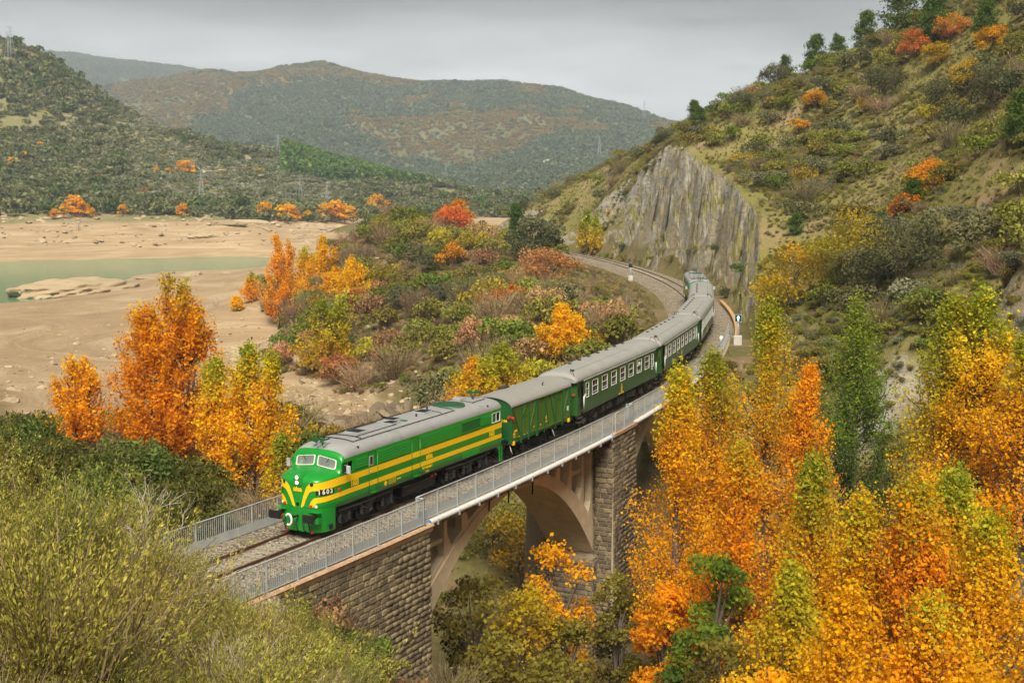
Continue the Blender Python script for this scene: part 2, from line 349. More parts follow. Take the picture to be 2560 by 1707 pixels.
# left, gorge, hump inside the bend: one sheet in x, y
gx = axis(-110, 430, -58, 70, 1.0, 1.06, 4.0); gy = axis(-110, 470, -48, 30, 1.0, 1.05, 4.0)
GX, GY = np.meshgrid(gx, gy, indexing='ij'); GZ = ground(GX, GY)
gs_, gl_ = to_sl(GX, GY)
right = (gl_ < -7.0) & (gs_ > 50) & (gs_ < 338)
terr = link('terrain', grid_mesh('terrain', GX, GY, GZ, M_gnd, ~right)); tag(terr, 'bare soil and dry grass of the gorge, near hill and reservoir bed', kind='structure')
# right-hand hill and the rock cutting: sheet laid along the line, fine at the cutting
sa = np.concatenate([np.arange(49, 92, 1.5), np.arange(92, 235, 0.7), np.arange(235, 346, 3.0)])
la = -np.concatenate([np.arange(4.6, 14, 0.13), np.arange(14, 26, 0.5), 26+np.cumsum(np.linspace(0.6, 5.5, 85))])
SG, LG = np.meshgrid(sa, la, indexing='ij')
xs = np.interp(SG, TS, TX)-np.sin(np.interp(SG, TS, TH))*LG; ys = np.interp(SG, TS, TY)+np.cos(np.interp(SG, TS, TH))*LG
HZ = ground(xs, ys)-0.03
hill = link('hillside', grid_mesh('hillside', xs, ys, HZ, M_hill)); tag(hill, 'steep scrubby hillside with a rock cutting right of the railway', kind='structure')

# far shore with the left-hand hill
fp = []
def fd(px, py, D): fp.append(PD(px, py, D))
for px_ in (-700, -300, 0, 300, 600, 900): q = PD(px_, 640, 535); q[2] = -20.5; fp.append(q)
for a in ((-700, 638, 560), (-300, 638, 570), (0, 639, 572), (300, 637, 575), (600, 637, 575), (720, 640, 560), (0, 572, 604), (300, 570, 606), (600, 575, 602), (680, 560, 625), (-400, 575, 604),
          (300, 480, 760), (0, 450, 800), (-400, 400, 800), (0, 300, 950), (600, 460, 840), (850, 505, 850), (780, 545, 690), (920, 535, 770), (1050, 530, 780), (1250, 520, 820), (1500, 510, 900)): fd(*a)
for px_, py_, D_ in ((-900, 0, 1150), (-450, 40, 1150), (0, 108, 1150), (70, 130, 1140), (140, 165, 1120), (220, 222, 1090), (305, 282, 1060), (370, 318, 1040), (435, 335, 1020), (540, 362, 1010), (700, 383, 1020), (870, 420, 1060), (990, 455, 1080), (1100, 492, 1080), (1400, 510, 1150), (1900, 500, 1150)):
    q = PD(px_, py_, D_); fp.append(q); dv = (q-CAM)/np.linalg.norm((q-CAM)[:2])
    b_ = q+dv*90; b_[2] = q[2]-8; fp.append(b_); b_ = q+dv*400; b_[2] = max(-10, q[2]*0.5-20); fp.append(b_)
FAR = TPS(fp, 1e-4)
def far_ground(x, y):
    z = FAR(x, y); k = sstep(-2, 10, z)
    ter = np.sin(z*3.2+fbm(x, y, 60, 3, 5)*3)*0.35*(1-k)
    return z+fbm(x, y, 90, 5, 21)*(1.0+7.0*k)+fbm(x, y, 16, 3, 8)*0.8*(0.3+k)+ter
def polar(name, r0, r1, nr, a0, a1, na, fn, mat):
    rr = np.geomspace(r0, r1, nr); aa = np.linspace(a0, a1, na); RR, AA = np.meshgrid(rr, aa, indexing='ij')
    x = CAM[0]+RR*np.cos(AA); y = CAM[1]+RR*np.sin(AA); return grid_mesh(name, x, y, fn(x, y), mat)
M_far = ground_material('far_ground', (.25, .20, .12), (.34, .28, .17), (.17, .165, .065), (.26, .235, .10), (.33, .27, .18), (.50, .40, .27), 0.45, 0.02, SAND, -1.0)
fh = link('far_hill', polar('far_hill', 530, 1700, 170, YAW-0.42, YAW+0.62, 230, far_ground, M_far)); tag(fh, 'scrub-covered hill and bare bank across the reservoir', kind='structure')
# the mountains behind
mp3 = []
SKY = ((100, 260, 3300), (300, 215, 3300), (480, 187, 3300), (540, 174, 3200), (640, 184, 3150), (700, 181, 3100), (820, 175, 3100), (920, 192, 3050), (1010, 212, 3050), (1035, 206, 3000), (1120, 209, 2950), (1200, 216, 2900), (1300, 219, 2900), (1400, 236, 2850), (1500, 258, 2800), (1600, 281, 2750), (1700, 313, 2700), (1800, 340, 2650), (2000, 380, 2600), (2300, 400, 2600))
for px_, py_, D_ in SKY:
    q = PD(px_, py_, D_); mp3.append(q); dv = (q-CAM)/np.linalg.norm((q-CAM)[:2]); b_ = q+dv*250; b_[2] = q[2]-15; mp3.append(b_); b_ = q+dv*1100; b_[2] = q[2]*0.45; mp3.append(b_)
for a in ((0, 380, 2300), (300, 330, 2400), (600, 300, 2450), (800, 290, 2450), (1000, 340, 2150), (1150, 290, 2400), (1300, 390, 1950), (1400, 320, 2200), (1600, 380, 2000), (700, 390, 1900), (450, 380, 2000), (1200, 450, 1600), (900, 440, 1650), (1600, 440, 1700), (1175, 478, 1450), (1450, 478, 1450), (2000, 460, 1700), (700, 480, 1450), (300, 470, 1500), (-200, 400, 2200), (-200, 470, 1500)): mp3.append(PD(*a))
for px_ in (-300, 300, 900, 1500, 2200): q = PD(px_, 470, 1200); q[2] = -25; mp3.append(q)
MTN = TPS(mp3, 1e-4)
def mtn(x, y):
    k = 1-np.abs(fbm(x, y, 520, 4, 61))*2.2
    return MTN(x, y)+(k-0.6)*26+fbm(x, y, 130, 4, 63)*9
M_mtn = ground_material('mountain_ground', (.17, .15, .08), (.22, .19, .10), (.12, .13, .06), (.16, .16, .075), (.30, .25, .17), (.40, .34, .24), 0.42, 0.006)
mo = link('mountain', polar('mountain', 1180, 4600, 200, YAW-0.45, YAW+0.50, 260, mtn, M_mtn)); tag(mo, 'long scrub-covered mountain closing the valley', kind='structure')
rp_ = []
for px_, py_, D_ in ((-500, 95, 5600), (-200, 110, 5500), (70, 134, 5400), (200, 145, 5400), (330, 163, 5300), (480, 184, 5300), (700, 230, 5300), (1000, 260, 5300)):
    q = PD(px_, py_, D_); rp_.append(q); dv = (q-CAM)/np.linalg.norm((q-CAM)[:2]); b_ = q+dv*900; b_[2] = q[2]-90; rp_.append(b_)
    b_ = q-dv*1300; b_[2] = q[2]*0.55; rp_.append(b_); b_ = q-dv*2500; b_[2] = 10; rp_.append(b_)
RDG = TPS(rp_, 1e-4)
rd = link('back_ridge', polar('back_ridge', 2900, 6600, 70, YAW-0.1, YAW+0.55, 120, lambda x, y: RDG(x, y)+fbm(x, y, 500, 4, 71)*20, M_mtn)); tag(rd, 'blue far ridge behind the mountain', kind='structure')
M_plain = ground_material('plain_ground', (.2, .15, .09), (.28, .21, .12), (.10, .10, .04), (.18, .16, .07), (.3, .26, .19), (.4, .34, .25), 0.45, 0.01)
v_ = [(0, 0, -42)]+[(6900*math.cos(2*math.pi*i/64), 6900*math.sin(2*math.pi*i/64), -42) for i in range(64)]
pl = MB().add(v_, [(0, i+1, (i+1) % 64+1) for i in range(64)]).build('ground', M_plain); tag(pl, 'low ground reaching to the horizon', kind='structure')
# water
m_, n_, b = newmat('water'); g = nd(n_, 'ShaderNodeNewGeometry').outputs['Position']
c_, f_ = noise_ramp(n_, g, 0.012, [(0.35, (.115, .225, .115)), (0.65, (.155, .26, .135))], 4)
n_.links.new(c_, b.inputs['Base Color']); b.inputs['Roughness'].default_value = 0.18; b.inputs['Specular IOR Level'].default_value = 0.3
wn = nd(n_, 'ShaderNodeTexNoise', Scale=0.7, Detail=5, Roughness=0.6); mpw = nd(n_, 'ShaderNodeMapping'); mpw.inputs['Scale'].default_value = (1, 0.4, 1); n_.links.new(g, mpw.inputs['Vector']); n_.links.new(mpw.outputs[0], wn.inputs['Vector'])
n_.links.new(bump(n_, wn.outputs[0], 0.25, 0.15), b.inputs['Normal'])
c0 = PD(200, 600, 520)
wa = MB().add([(-300, 130, WATER), (120, 130, WATER), (330, 215, WATER), (700, 330, WATER), (700, 900, WATER), (-300, 900, WATER)], [(0, 1, 2, 3, 4, 5)]).build('water', m_); tag(wa, 'milky green water of the low reservoir', kind='structure')
# ================================================================== railway, bridge, fences, signals
M_rust = simple('rail_rust', (.12, .062, .035), .75, .2, .25, 8)
M_sleeper = simple('sleeper_concrete', (.27, .235, .185), .9, 0, .2, 3, .3)
M_conc = simple('bridge_concrete', (.68, .55, .37), .9, 0, .16, .9, .25, 25, .3, ((.40, .31, .21), .58, .7))
M_spring = simple('springer_stone', (.30, .24, .16), .95, 0, .25, 1.5, .6, 12, .2, ((.16, .13, .09), .5, 2))
M_conc2 = simple('pale_concrete', (.50, .47, .42), .9, 0, .14, 2, .2)
M_galv = simple('galvanised_steel', (.52, .55, .56), .5, .35, .14, 2.5, 0, 40, .5, ((.40, .42, .42), .58, 5))
M_pipe = simple('pipe_white', (.66, .67, .67), .5, .1, .1, 3)
M_mortar = simple('mortar', (.37, .305, .20), .95, 0, .2, 4, .5, 30)
M_cope = simple('coping_stone', (.46, .30, .185), .95, 0, .25, 3, .6, 25, .2, ((.60, .52, .40), .54, 6))
M_black = simple('black_steel', (.012, .012, .013), .5, .2, .4, 6)
M_white = simple('white_paint', (.78, .78, .76), .5, 0, .06, 4)
M_red = simple('red_paint', (.55, .03, .02), .4, 0, .1, 4)
M_blue = simple('blue_tape', (.10, .28, .62), .5, 0, .1, 4)
def stone_mat(name, dark, light, tan):
    m_, n_, b = newmat(name); lk = n_.links.new; oi = nd(n_, 'ShaderNodeObjectInfo'); geo = nd(n_, 'ShaderNodeNewGeometry')
    r_ = nd(n_, 'ShaderNodeValToRGB'); e = r_.color_ramp.elements; e[0].color = (*dark, 1); e[1].color = (*tan, 1); e.new(.62).color = (*light, 1)
    at_ = nd(n_, 'ShaderNodeAttribute', attribute_name='rnd'); ad = nd(n_, 'ShaderNodeMath', operation='ADD'); lk(oi.outputs['Random'], ad.inputs[0]); lk(at_.outputs['Fac'], ad.inputs[1])
    fr = nd(n_, 'ShaderNodeMath', operation='FRACT'); lk(ad.outputs[0], fr.inputs[0]); lk(fr.outputs[0], r_.inputs[0])
    c2, f2 = noise_ramp(n_, geo.outputs['Position'], 5.5, [(.3, (.55, .52, .47)), (.62, (1.15, 1.1, 1.0)), (.74, (1.9, 1.8, 1.6))], 9, .75)
    lk(mixc(n_, 1.0, r_.outputs[0], c2, 'MULTIPLY'), b.inputs['Base Color']); b.inputs['Roughness'].default_value = .95; b.inputs['Specular IOR Level'].default_value = .2
    lk(bump(n_, f2, .9, .06), b.inputs['Normal']); return m_
M_stone = stone_mat('wall_stone', (.15, .125, .088), (.24, .20, .135), (.34, .28, .18))
M_stone2 = stone_mat('pier_stone', (.13, .11, .08), (.22, .18, .125), (.32, .26, .17))
# gravel
m_, n_, b = newmat('ballast_gravel'); lk = n_.links.new; g = nd(n_, 'ShaderNodeNewGeometry').outputs['Position']
vo = nd(n_, 'ShaderNodeTexVoronoi', Scale=10.0); lk(g, vo.inputs['Vector']); rr = nd(n_, 'ShaderNodeValToRGB'); lk(vo.outputs['Color'], rr.inputs[0])
e = rr.color_ramp.elements; e[0].color = (.06, .05, .04, 1); e[0].position = .2; e[1].color = (.46, .41, .33, 1); e[1].position = .85; e.new(.5).color = (.27, .235, .18, 1)
br_, _ = noise_ramp(n_, g, .8, [(.35, (.85, .72, .55)), (.65, (1.1, 1.1, 1.08))], 5, .7)
lk(mixc(n_, 1.0, rr.outputs[0], br_, 'MULTIPLY'), b.inputs['Base Color']); b.inputs['Roughness'].default_value = .95
lk(bump(n_, vo.outputs['Distance'], 1.0, .08), b.inputs['Normal']); M_ballast = m_

def sweep(prof, s0, s1, ds, close=True, lat=0.0):     # (lat, z) profile swept along the line
    mb = MB(); rings = []
    for s in np.arange(s0, s1+1e-6, ds): rings.append([trk(s, l_+lat, z_) for l_, z_ in prof])
    return mb.loft(rings, close, close, close)
# ballast
SB = np.concatenate([np.arange(-34, 95, .5), np.arange(95, 340, 1.5)]); LB = np.concatenate([np.arange(-4.6, -1, .3), np.arange(-1, 1.01, .25), np.arange(1.3, 5.0, .3)])
S2, L2 = np.meshgrid(SB, LB, indexing='ij'); A2 = np.abs(L2)
lim = np.where((S2 > BR0-12) & (S2 < 62), np.where(S2 < BR0, 3.42, 2.72), np.where((S2 >= 62) & (S2 < 89) & (L2 < 0), 3.05, 99))
shape = -.17-.03*np.cos(np.clip(A2, 0, 1)*3)-np.clip(A2-1.75, 0, 9)*.17-np.clip(A2-3.4, 0, 9)*.35
L3 = np.clip(L2, -lim, lim)
X2 = np.interp(S2, TS, TX)-np.sin(np.interp(S2, TS, TH))*L3; Y2 = np.interp(S2, TS, TY)+np.cos(np.interp(S2, TS, TH))*L3
Z2 = shape+fbm(X2, Y2, .9, 3, 91)*.05
bl = link('ballast', grid_mesh('ballast', X2, Y2, Z2, M_ballast)); tag(bl, 'grey brown gravel ballast under the railway track', kind='stuff')
# track
tr = empty('railway_track', trk(0)); tr.location = (0, 0, 0); tag(tr, 'single rusty railway track curving over the bridge', 'railway track')
hp = [(-.035, 0), (.035, 0), (.035, -.04), (.01, -.055), (.01, -.14), (.07, -.17), (-.07, -.17), (-.01, -.14), (-.01, -.055), (-.035, -.04)]
for l_ in (-.87, .87): sweep(hp, -34, 340, 1.0, True, l_).build('rail', M_rust, tr)
sm = MB().cbox(-.13, .13, -1.3, 1.3, -.12, .0, .03).mesh('sleeper', M_sleeper)
for s in list(np.arange(-16, 9, .62))+list(np.arange(166, 262, .75)):
    o = link('sleeper', sm, tr, trk(s, 0, -.172), hdg(s))
# deck slab with kerbs
dk = empty('bridge_deck'); tag(dk, 'concrete deck of the railway bridge with a pale pipe along its edge', 'bridge deck')
sweep([(-2.95, -.42), (-2.72, -.42), (-2.72, -.52), (2.72, -.52), (2.72, -.42), (2.95, -.42), (2.95, -.78), (2.2, -.98), (-2.2, -.98), (-2.95, -.78)], BR0, 62.5, .8).build('slab', M_conc, dk)
pp = MB().tube([trk(s, -3.10, -.55) for s in np.arange(6.2, 31, .6)], .15, 10).build('pipe', M_pipe, dk)
MB().tube([trk(s, -3.10, -.55) for s in np.arange(5.75, 6.6, .2)], .16, 10).build('pipe_end', M_blue, dk)
MB().tube([trk(s, -3.10, -.55) for s in np.arange(30.4, 31.05, .2)], .16, 10).build('pipe_end', M_blue, dk)
MB().tube([trk(s, -2.98, -.55) for s in np.arange(35.2, 61, .6)], .15, 10).build('pipe', M_pipe, dk)
for s in np.arange(7.2, 31, 2.1):
    mb = MB(); q = trk(s, -3.05, -.57); mb.box(-.04, .04, -.2, .12, -.2, -.12); mb.box(-.04, .04, -.22, -.17, -.2, .12); mb.build('pipe_bracket', M_galv, dk, q, hdg(s))
for s, ln in ((17.4, 1.3), (20.6, 1.5), (15.0, 1.2)):
    MB().tube([trk(s, -1.75, -.9), trk(s, -1.85, -1.3), trk(s, -1.8, -.9-ln)], .05, 6).build('drain_pipe', M_black, dk)
# concrete arches
def arch(sc, half, zc, zs, name, label):
    root = empty(name); tag(root, label, 'bridge arch', 'concrete arches of the bridge'); n = 36; h = zc-zs
    def intr(t): return zc-h*t*t
    def extr(t): return min(zc-h*t*t+.62+1.75*t*t, -1.0)
    ts = np.linspace(-1, 1, n+1); rings = []
    for t in ts:
        s = sc+t*half; rings.append([trk(s, -1.6, intr(t)), trk(s, -1.6, extr(t)), trk(s, 1.6, extr(t)), trk(s, 1.6, intr(t))])
    MB().loft(rings, True, True).build('arch_barrel', M_conc, root)
    for sd in (-1, 1):                    # raised rib along each face
        rings = []
        for t in ts:
            s = sc+t*half; a, b_ = intr(t), max(extr(t)-.25, intr(t)+.3); rings.append([trk(s, sd*1.6, a-.03), trk(s, sd*1.6, b_), trk(s, sd*1.70, b_), trk(s, sd*1.70, a-.03)])
        MB().loft(rings, True, True).build('arch_rib', M_conc, root)
    for off in (6.3, 8.2, 10.4, 12.0):
        for sg in (-1, 1):
            s = sc+sg*off
            if off > half: continue
            t = off/half; zb = extr(t)-.4
            for sd in (-1, 1):
                mb = MB(); w_ = .17; l0, l1 = sd*1.62, sd*1.18; fl = sg*-.9*min(1, (-.98-zb)/2.2)
                # a column with a foot flaring towards the crown
                P_ = [(-w_, -.97), (w_, -.97), (w_, zb+1.5*(zb < -2.4)), (w_+max(fl, 0), zb), (-w_+min(fl, 0), zb), (-w_, zb+1.5*(zb < -2.4))]
                base = trk(s); hd = hdg(s); pts_ = []
                for l_ in (l0, l1):
                    for (a, z_) in P_: pts_.append(trk(s+a, l_, z_))
                k = len(P_); mb.add(pts_, [tuple(range(k)), tuple(range(2*k-1, k-1, -1))]+[(i, i+k, (i+1) % k+k, (i+1) % k) for i in range(k)])
                mb.build('column', M_conc, root)
            if off > 7:                  # wall between the two columns, under the deck
                rings = [[trk(s+a, l_, z_) for a, z_ in ((-.1, -.99), (.1, -.99), (.1, -1.35), (-.1, -1.35))] for l_ in (-1.17, 1.17)]
                MB().loft(rings, True, True).build('cross_beam', M_conc, root)
    for sg in (-1, 1):                    # tie beams between the outer columns
        if half > 11:
            a0, a1 = sc+sg*8.4, sc+sg*10.2
            for sd in (-1, 1):
                rings = [[trk(s, sd*l_, z_) for l_, z_ in ((1.55, -2.5), (1.25, -2.5), (1.25, -2.75), (1.55, -2.75))] for s in sorted((a0, a1))]
                MB().loft(rings, True, True).build('tie_beam', M_conc, root)
            rings = [[trk(s, l_, z_) for s, z_ in ((sc+sg*12.2, -1.0), (sc+sg*12.35, -1.0), (sc+sg*12.35, extr(1)-.3), (sc+sg*12.2, extr(1)-.3))] for l_ in (-1.55, 1.55)]
            MB().loft(rings, True, True).build('end_wall', M_conc, root)
    return root
arch(18.7, 12.35, -1.62, -9.0, 'concrete_arch', 'tan concrete arch of the bridge between stone abutment and tall pier')
arch(47.8, 12.4, -1.62, -9.0, 'concrete_arch', 'second concrete arch of the bridge, mostly hidden behind the orange poplars')
# masonry: mortar core with every stone a block of its own
def stone_block(seed):
    r_ = random.Random(seed); mb = MB(); j = lambda a: a+r_.uniform(-.035, .035)
    back = [(-.5, 0, -.5), (.5, 0, -.5), (.5, 0, .5), (-.5, 0, .5)]; mid = [(j(x*.98), -.6, j(z*.98)) for x, _, z in back]; fr = [(j(x*.8), -1+r_.uniform(-.1, .1), j(z*.76)) for x, _, z in back]
    mb.loft([back, mid, fr], False, True); return mb
BLK = [stone_block(i) for i in range(7)]
def masonry(root, faces, course, blen, mat, zbot, ztop, limit=300, depth=.07, seed=1):
    """faces: list of (fn(u, z) -> point, outward heading fn, u0, u1, score(u,z)); alternate courses; 300 largest as stones, the rest joined"""
    rs = random.Random(seed); meshes = [b_.mesh('stone', mat) for b_ in BLK]; todo = []
    for (fn, rz, u0, u1, ok) in faces:
        z = ztop; i = 0
        while z > zbot:
            h = course*rs.uniform(.88, 1.12); u = u0
            while u < u1-.05:
                l_ = blen*rs.uniform(.65, 1.4)
                if u == u0 and i % 2: l_ *= .55
                l_ = min(l_, u1-u);
                if u1-u-l_ < .15: l_ = u1-u
                if ok(u+l_/2, z-h/2): todo.append((fn(u+l_/2, z-h/2), rz(u+l_/2), l_-.045, h-.04, rs.randrange(7), rs.uniform(.6, 1.3)))
                u += l_
            z -= h; i += 1
    todo.sort(key=lambda q: np.linalg.norm(np.array(q[0])-CAM))
    for q in todo[:limit]:
        o = link('stone', meshes[q[4]], root, q[0], q[1]); o.scale = (q[2], depth*q[5], q[3])
    if len(todo) > limit:
        V_, F_, A_ = [], [], []
        for q in todo[limit:]:
            b_ = BLK[q[4]]; v = np.array(b_.v)*np.array([q[2], depth*q[5], q[3]]); c_, s_ = math.cos(q[1]), math.sin(q[1]); n0 = len(V_)
            V_ += [(x*c_-y*s_+q[0][0], x*s_+y*c_+q[0][1], z+q[0][2]) for x, y, z in v]; F_ += [[i+n0 for i in f] for f in b_.f]; A_ += [rs.random()]*len(v)
        me = np_mesh('stonework', V_, np.array(F_), mat); at_ = me.attributes.new('rnd', 'FLOAT', 'POINT'); at_.data.foreach_set('value', np.array(A_, np.float32))
        o = link('stonework', me, root); o['kind'] = 'stuff'
ab = empty('stone_abutment'); tag(ab, 'rough stone abutment wall carrying the near end of the bridge', 'abutment')
def bar(path, latn, latf, z0, z1, name, mat, root):     # wall body between two lateral offsets along the line
    rings = [[trk(s, latn, z1), trk(s, latf, z1), trk(s, latf, z0), trk(s, latn, z0)] for s in path]
    return MB().loft(rings, True, True).build(name, mat, root)
bar(np.linspace(-14, 6.1, 15), -3.42, 3.42, -12, -.62, 'core', M_mortar, ab)
masonry(ab, [(lambda u, z: trk(u, -3.42, z), lambda u: hdg(u), -12, 6.12, lambda u, z: z > -1.8-(u+9)*.62),
             (lambda u, z: trk(6.1, u, z), lambda u: hdg(6.1)+math.pi/2, -3.42, -1.7, lambda u, z: True)], .30, .52, M_stone, -11.5, -.86, 300, .10, 3)
for i, s in enumerate(np.arange(-14, 6.0, 1.35)):
    s1 = min(s+1.33, 6.2); rings = [[trk(a, -3.60, -.62), trk(a, -3.66, -.52), trk(a, -3.60, -.44), trk(a, -3.1, -.42), trk(a, -3.1, -.84), trk(a, -3.52, -.84)] for a in np.linspace(s, s1, 3)]
    MB().loft(rings, True, True).build('coping_stone', M_cope, ab)
pi_ = empty('stone_pier'); tag(pi_, 'tall dark stone pier between the two arches', 'pier')
bar(np.linspace(31.1, 35.0, 4), -2.5, 2.5, -17.5, -.98, 'core', M_mortar, pi_)
def batter(z): return .055*(-1-z)
def buttress(sd):
    rings = []
    for z in (-.62, -17.5):
        b_ = batter(z)*.5; rings.append([trk(30.75-b_, sd*1.9, z), trk(35.35+b_, sd*1.9, z), trk(35.35+b_, sd*(3.1+b_), z), trk(30.75-b_, sd*(3.1+b_), z)])
    MB().loft(rings, True, True).build('buttress', M_mortar, pi_)
buttress(-1); buttress(1)
masonry(pi_, [(lambda u, z: trk(u, -(3.1+batter(z)*.5), z), lambda u: hdg(33), 30.6, 35.5, lambda u, z: True),
              (lambda u, z: trk(30.75-batter(z)*.5, u, z), lambda u: hdg(31)-math.pi/2, -3.2, -1.9, lambda u, z: True),
              (lambda u, z: trk(31.1, u, z), lambda u: hdg(31)-math.pi/2, -1.9, 2.4, lambda u, z: not (z > -8.8 and abs(u) < 1.6)),
              (lambda u, z: trk(29.7, u, z), lambda u: hdg(31)-math.pi/2, -2.1, 2.1, lambda u, z: z < -9.1),
              (lambda u, z: trk(u, -2.1, z), lambda u: hdg(30.5), 29.7, 31.1, lambda u, z: z < -9.1)], .34, .56, M_stone2, -17.3, -.75, 300, .09, 5)
rings = [[trk(a, -3.28, -.62), trk(a, -3.28, -.40), trk(a, -2.5, -.38), trk(a, -2.5, -.62)] for a in (30.6, 33, 35.5)]
MB().loft(rings, True, True).build('coping_stone', M_cope, pi_)
rings = [[trk(a, -1.9, z), trk(a, 1.9, z), trk(a+.05, 1.9, z-1), trk(a+.05, -1.9, z-1)] for a, z in ((29.6, -9.0), (31.12, -8.6))]
MB().loft([[trk(29.7, -2.1, z), trk(31.15, -2.1, z), trk(31.15, 2.1, z), trk(29.7, 2.1, z)] for z in (-17.3, -9.05)], True, True).build('springer_block', M_spring, pi_)
ab2 = empty('stone_abutment'); tag(ab2, 'stone wall under the fence on the bend, behind the orange poplars', 'abutment')
bar(np.linspace(60.3, 64, 4), -3.0, 3.0, -14, -.98, 'core', M_mortar, ab2)
bar(np.linspace(64, 88, 12), -3.45, -3.0, -6, -.62, 'core', M_mortar, ab2)
masonry(ab2, [(lambda u, z: trk(u, -3.45, z), lambda u: hdg(u), 64, 88, lambda u, z: True), (lambda u, z: trk(u, -3.0, z), lambda u: hdg(u), 60.3, 64, lambda u, z: True)], .42, .8, M_stone, -4.5, -.62, 300, .08, 9)
# fences
pk_me = MB().box(-.018, .018, -.006, .006, 0, 1.28).mesh('picket', M_galv)
po_me = MB().box(-.03, .03, -.03, .03, 0, 1.36).add([(-.09, -.09, 0), (.09, -.09, 0), (.09, .09, 0), (-.09, .09, 0), (-.09, -.09, .015), (.09, -.09, .015), (.09, .09, .015), (-.09, .09, .015)], [(3, 2, 1, 0), (4, 5, 6, 7), (0, 1, 5, 4), (1, 2, 6, 5), (2, 3, 7, 6), (3, 0, 4, 7)]).mesh('post', M_galv)
def fence(segs, label, z0=-.42, sp=.135, post=1.95, plate=.5, inner=1, group='galvanised bridge fences'):
    root = empty('steel_fence'); tag(root, label, 'fence', group)
    for (sa_, la_, sb_, lb_) in segs:
        n = max(2, int(abs(sb_-sa_)/.8)); path = [(sa_+(sb_-sa_)*i/n, la_+(lb_-la_)*i/n) for i in range(n+1)]
        MB().tube([trk(s, l_, z0+1.36) for s, l_ in path], .033, 6).build('top_rail', M_galv, root)
        rings = [[trk(s, l_-.02, z0+.1), trk(s, l_+.02, z0+.1), trk(s, l_+.02, z0+.06), trk(s, l_-.02, z0+.06)] for s, l_ in path]; MB().loft(rings, True, True).build('bottom_rail', M_galv, root)
        rings = [[trk(s, l_+inner*.045, z0+.05), trk(s, l_+inner*.052, z0+.05), trk(s, l_+inner*.052, z0+plate), trk(s, l_+inner*.045, z0+plate)] for s, l_ in path]; MB().loft(rings, True, True).build('toe_plate', M_galv, root)
        ln = math.hypot(sb_-sa_, lb_-la_); npk = max(1, int(ln/sp))
        for i in range(npk):
            t = (i+.5)/npk; s, l_ = sa_+(sb_-sa_)*t, la_+(lb_-la_)*t; link('picket', pk_me, root, trk(s, l_, z0+.07), hdg(s)+(0 if abs(sb_-sa_) > abs(lb_-la_) else math.pi/2))
        npo = max(1, round(ln/post))
        for i in range(npo+1):
            t = i/npo; s, l_ = sa_+(sb_-sa_)*t, la_+(lb_-la_)*t; link('post', po_me, root, trk(s, l_, z0), hdg(s))
fence([(-14, -3.42, 5.6, -3.42), (5.6, -3.42, 5.6, -2.98)], 'galvanised picket fence on top of the stone abutment wall')
fence([(5.66, -2.93, 31.2, -2.93)], 'long galvanised picket fence over the concrete arch beside the train')
fence([(31.25, -3.12, 34.95, -3.12), (34.95, -3.12, 34.95, -2.62)], 'short galvanised fence bay on top of the tall pier')
fence([(35.0, -2.8, 62, -2.8)], 'galvanised fence over the second arch behind the poplar tops')
fence([(62.2, -3.2, 88, -3.2)], 'curving galvanised fence beside the signal with the lit arrow', sp=.15)
fence([(-13, 3.3, 16, 3.3)], 'galvanised fence on the far side of the track left of the locomotive', inner=-1)
# signals and line-side posts
m_, n_, b = newmat('signal_light'); b.inputs['Base Color'].default_value = (.1, .8, .6, 1); b.inputs['Emission Color'].default_value = (.25, 1, .8, 1); b.inputs['Emission Strength'].default_value = 1.6; M_glow = m_
def signal(s, lat, lit, label, sc=1.0, face=math.pi):
    r_ = empty('railway_signal', trk(s, lat, height(*trk(s, lat)[:2])), hdg(s)+face); tag(r_, label, 'signal')
    MB().cbox(-.5*sc, .5*sc, -.5*sc, .5*sc, -.6, 1.15*sc, .04).build('concrete_base', M_conc2, r_)
    MB().tube([(0, 0, 1.1*sc), (0, 0, 3.0*sc)], .055, 8).build('mast', M_galv, r_)
    MB().cbox(-.12, .12, -.42*sc, .42*sc, 2.95*sc, 3.85*sc, .03).build('head', M_black, r_)
    mb = MB(); 
    for a in ((-.45, .45, 2.92, 2.98), (-.45, .45, 3.82, 3.88), (-.45, -.40, 2.98, 3.82), (.40, .45, 2.98, 3.82)): mb.box(.12, .14, a[0]*sc, a[1]*sc, a[2]*sc, a[3]*sc)
    mb.build('head_border', M_galv, r_)
    for k in range(6): MB().tube([(-.25, -.15, (1.2+.3*k)*sc), (-.25, .15, (1.2+.3*k)*sc)], .015, 5).build('rung', M_galv, r_)
    MB().tube([(-.25, .15, 1.1*sc), (-.25, .15, 3*sc)], .02, 5).tube([(-.25, -.15, 1.1*sc), (-.25, -.15, 3*sc)], .02, 5).build('ladder_rail', M_galv, r_)
    if lit:
        MB().prism([(a*sc, z_*sc) for a, z_ in ((-.06, 3.1), (.06, 3.1), (.06, 3.42), (.18, 3.42), (0, 3.72), (-.18, 3.42), (-.06, 3.42))], .125, .15, 'x').build('lit_arrow', M_glow, r_)
    return r_
signal(83.5, -4.35, True, 'black signal showing a lit green arrow beside the bend', .85)
signal(173, 4.6, False, 'small dark signal on a white concrete base left of the far track', .8, 0.0)
def marker(s, lat, h, r0, label):
    r_ = empty('marker_post', trk(s, lat, height(*trk(s, lat)[:2])), hdg(s)); tag(r_, label, 'post')
    MB().box(-.06, .06, -.09, .09, -.3, h).build('post', M_white, r_); MB().disc((-.07, 0, h+r0*.6), (1, 0, 0), r0, .05, 18).build('plate', M_white, r_)
marker(79.5, -2.75, 1.1, .2, 'white round-headed marker post just inside the curving fence')
marker(262, 2.9, 1.2, .2, 'thin white marker post by the far track next to a dark bush')
M_tan = simple('timber_tan', (.52, .31, .14), .8, 0, .15, 2)
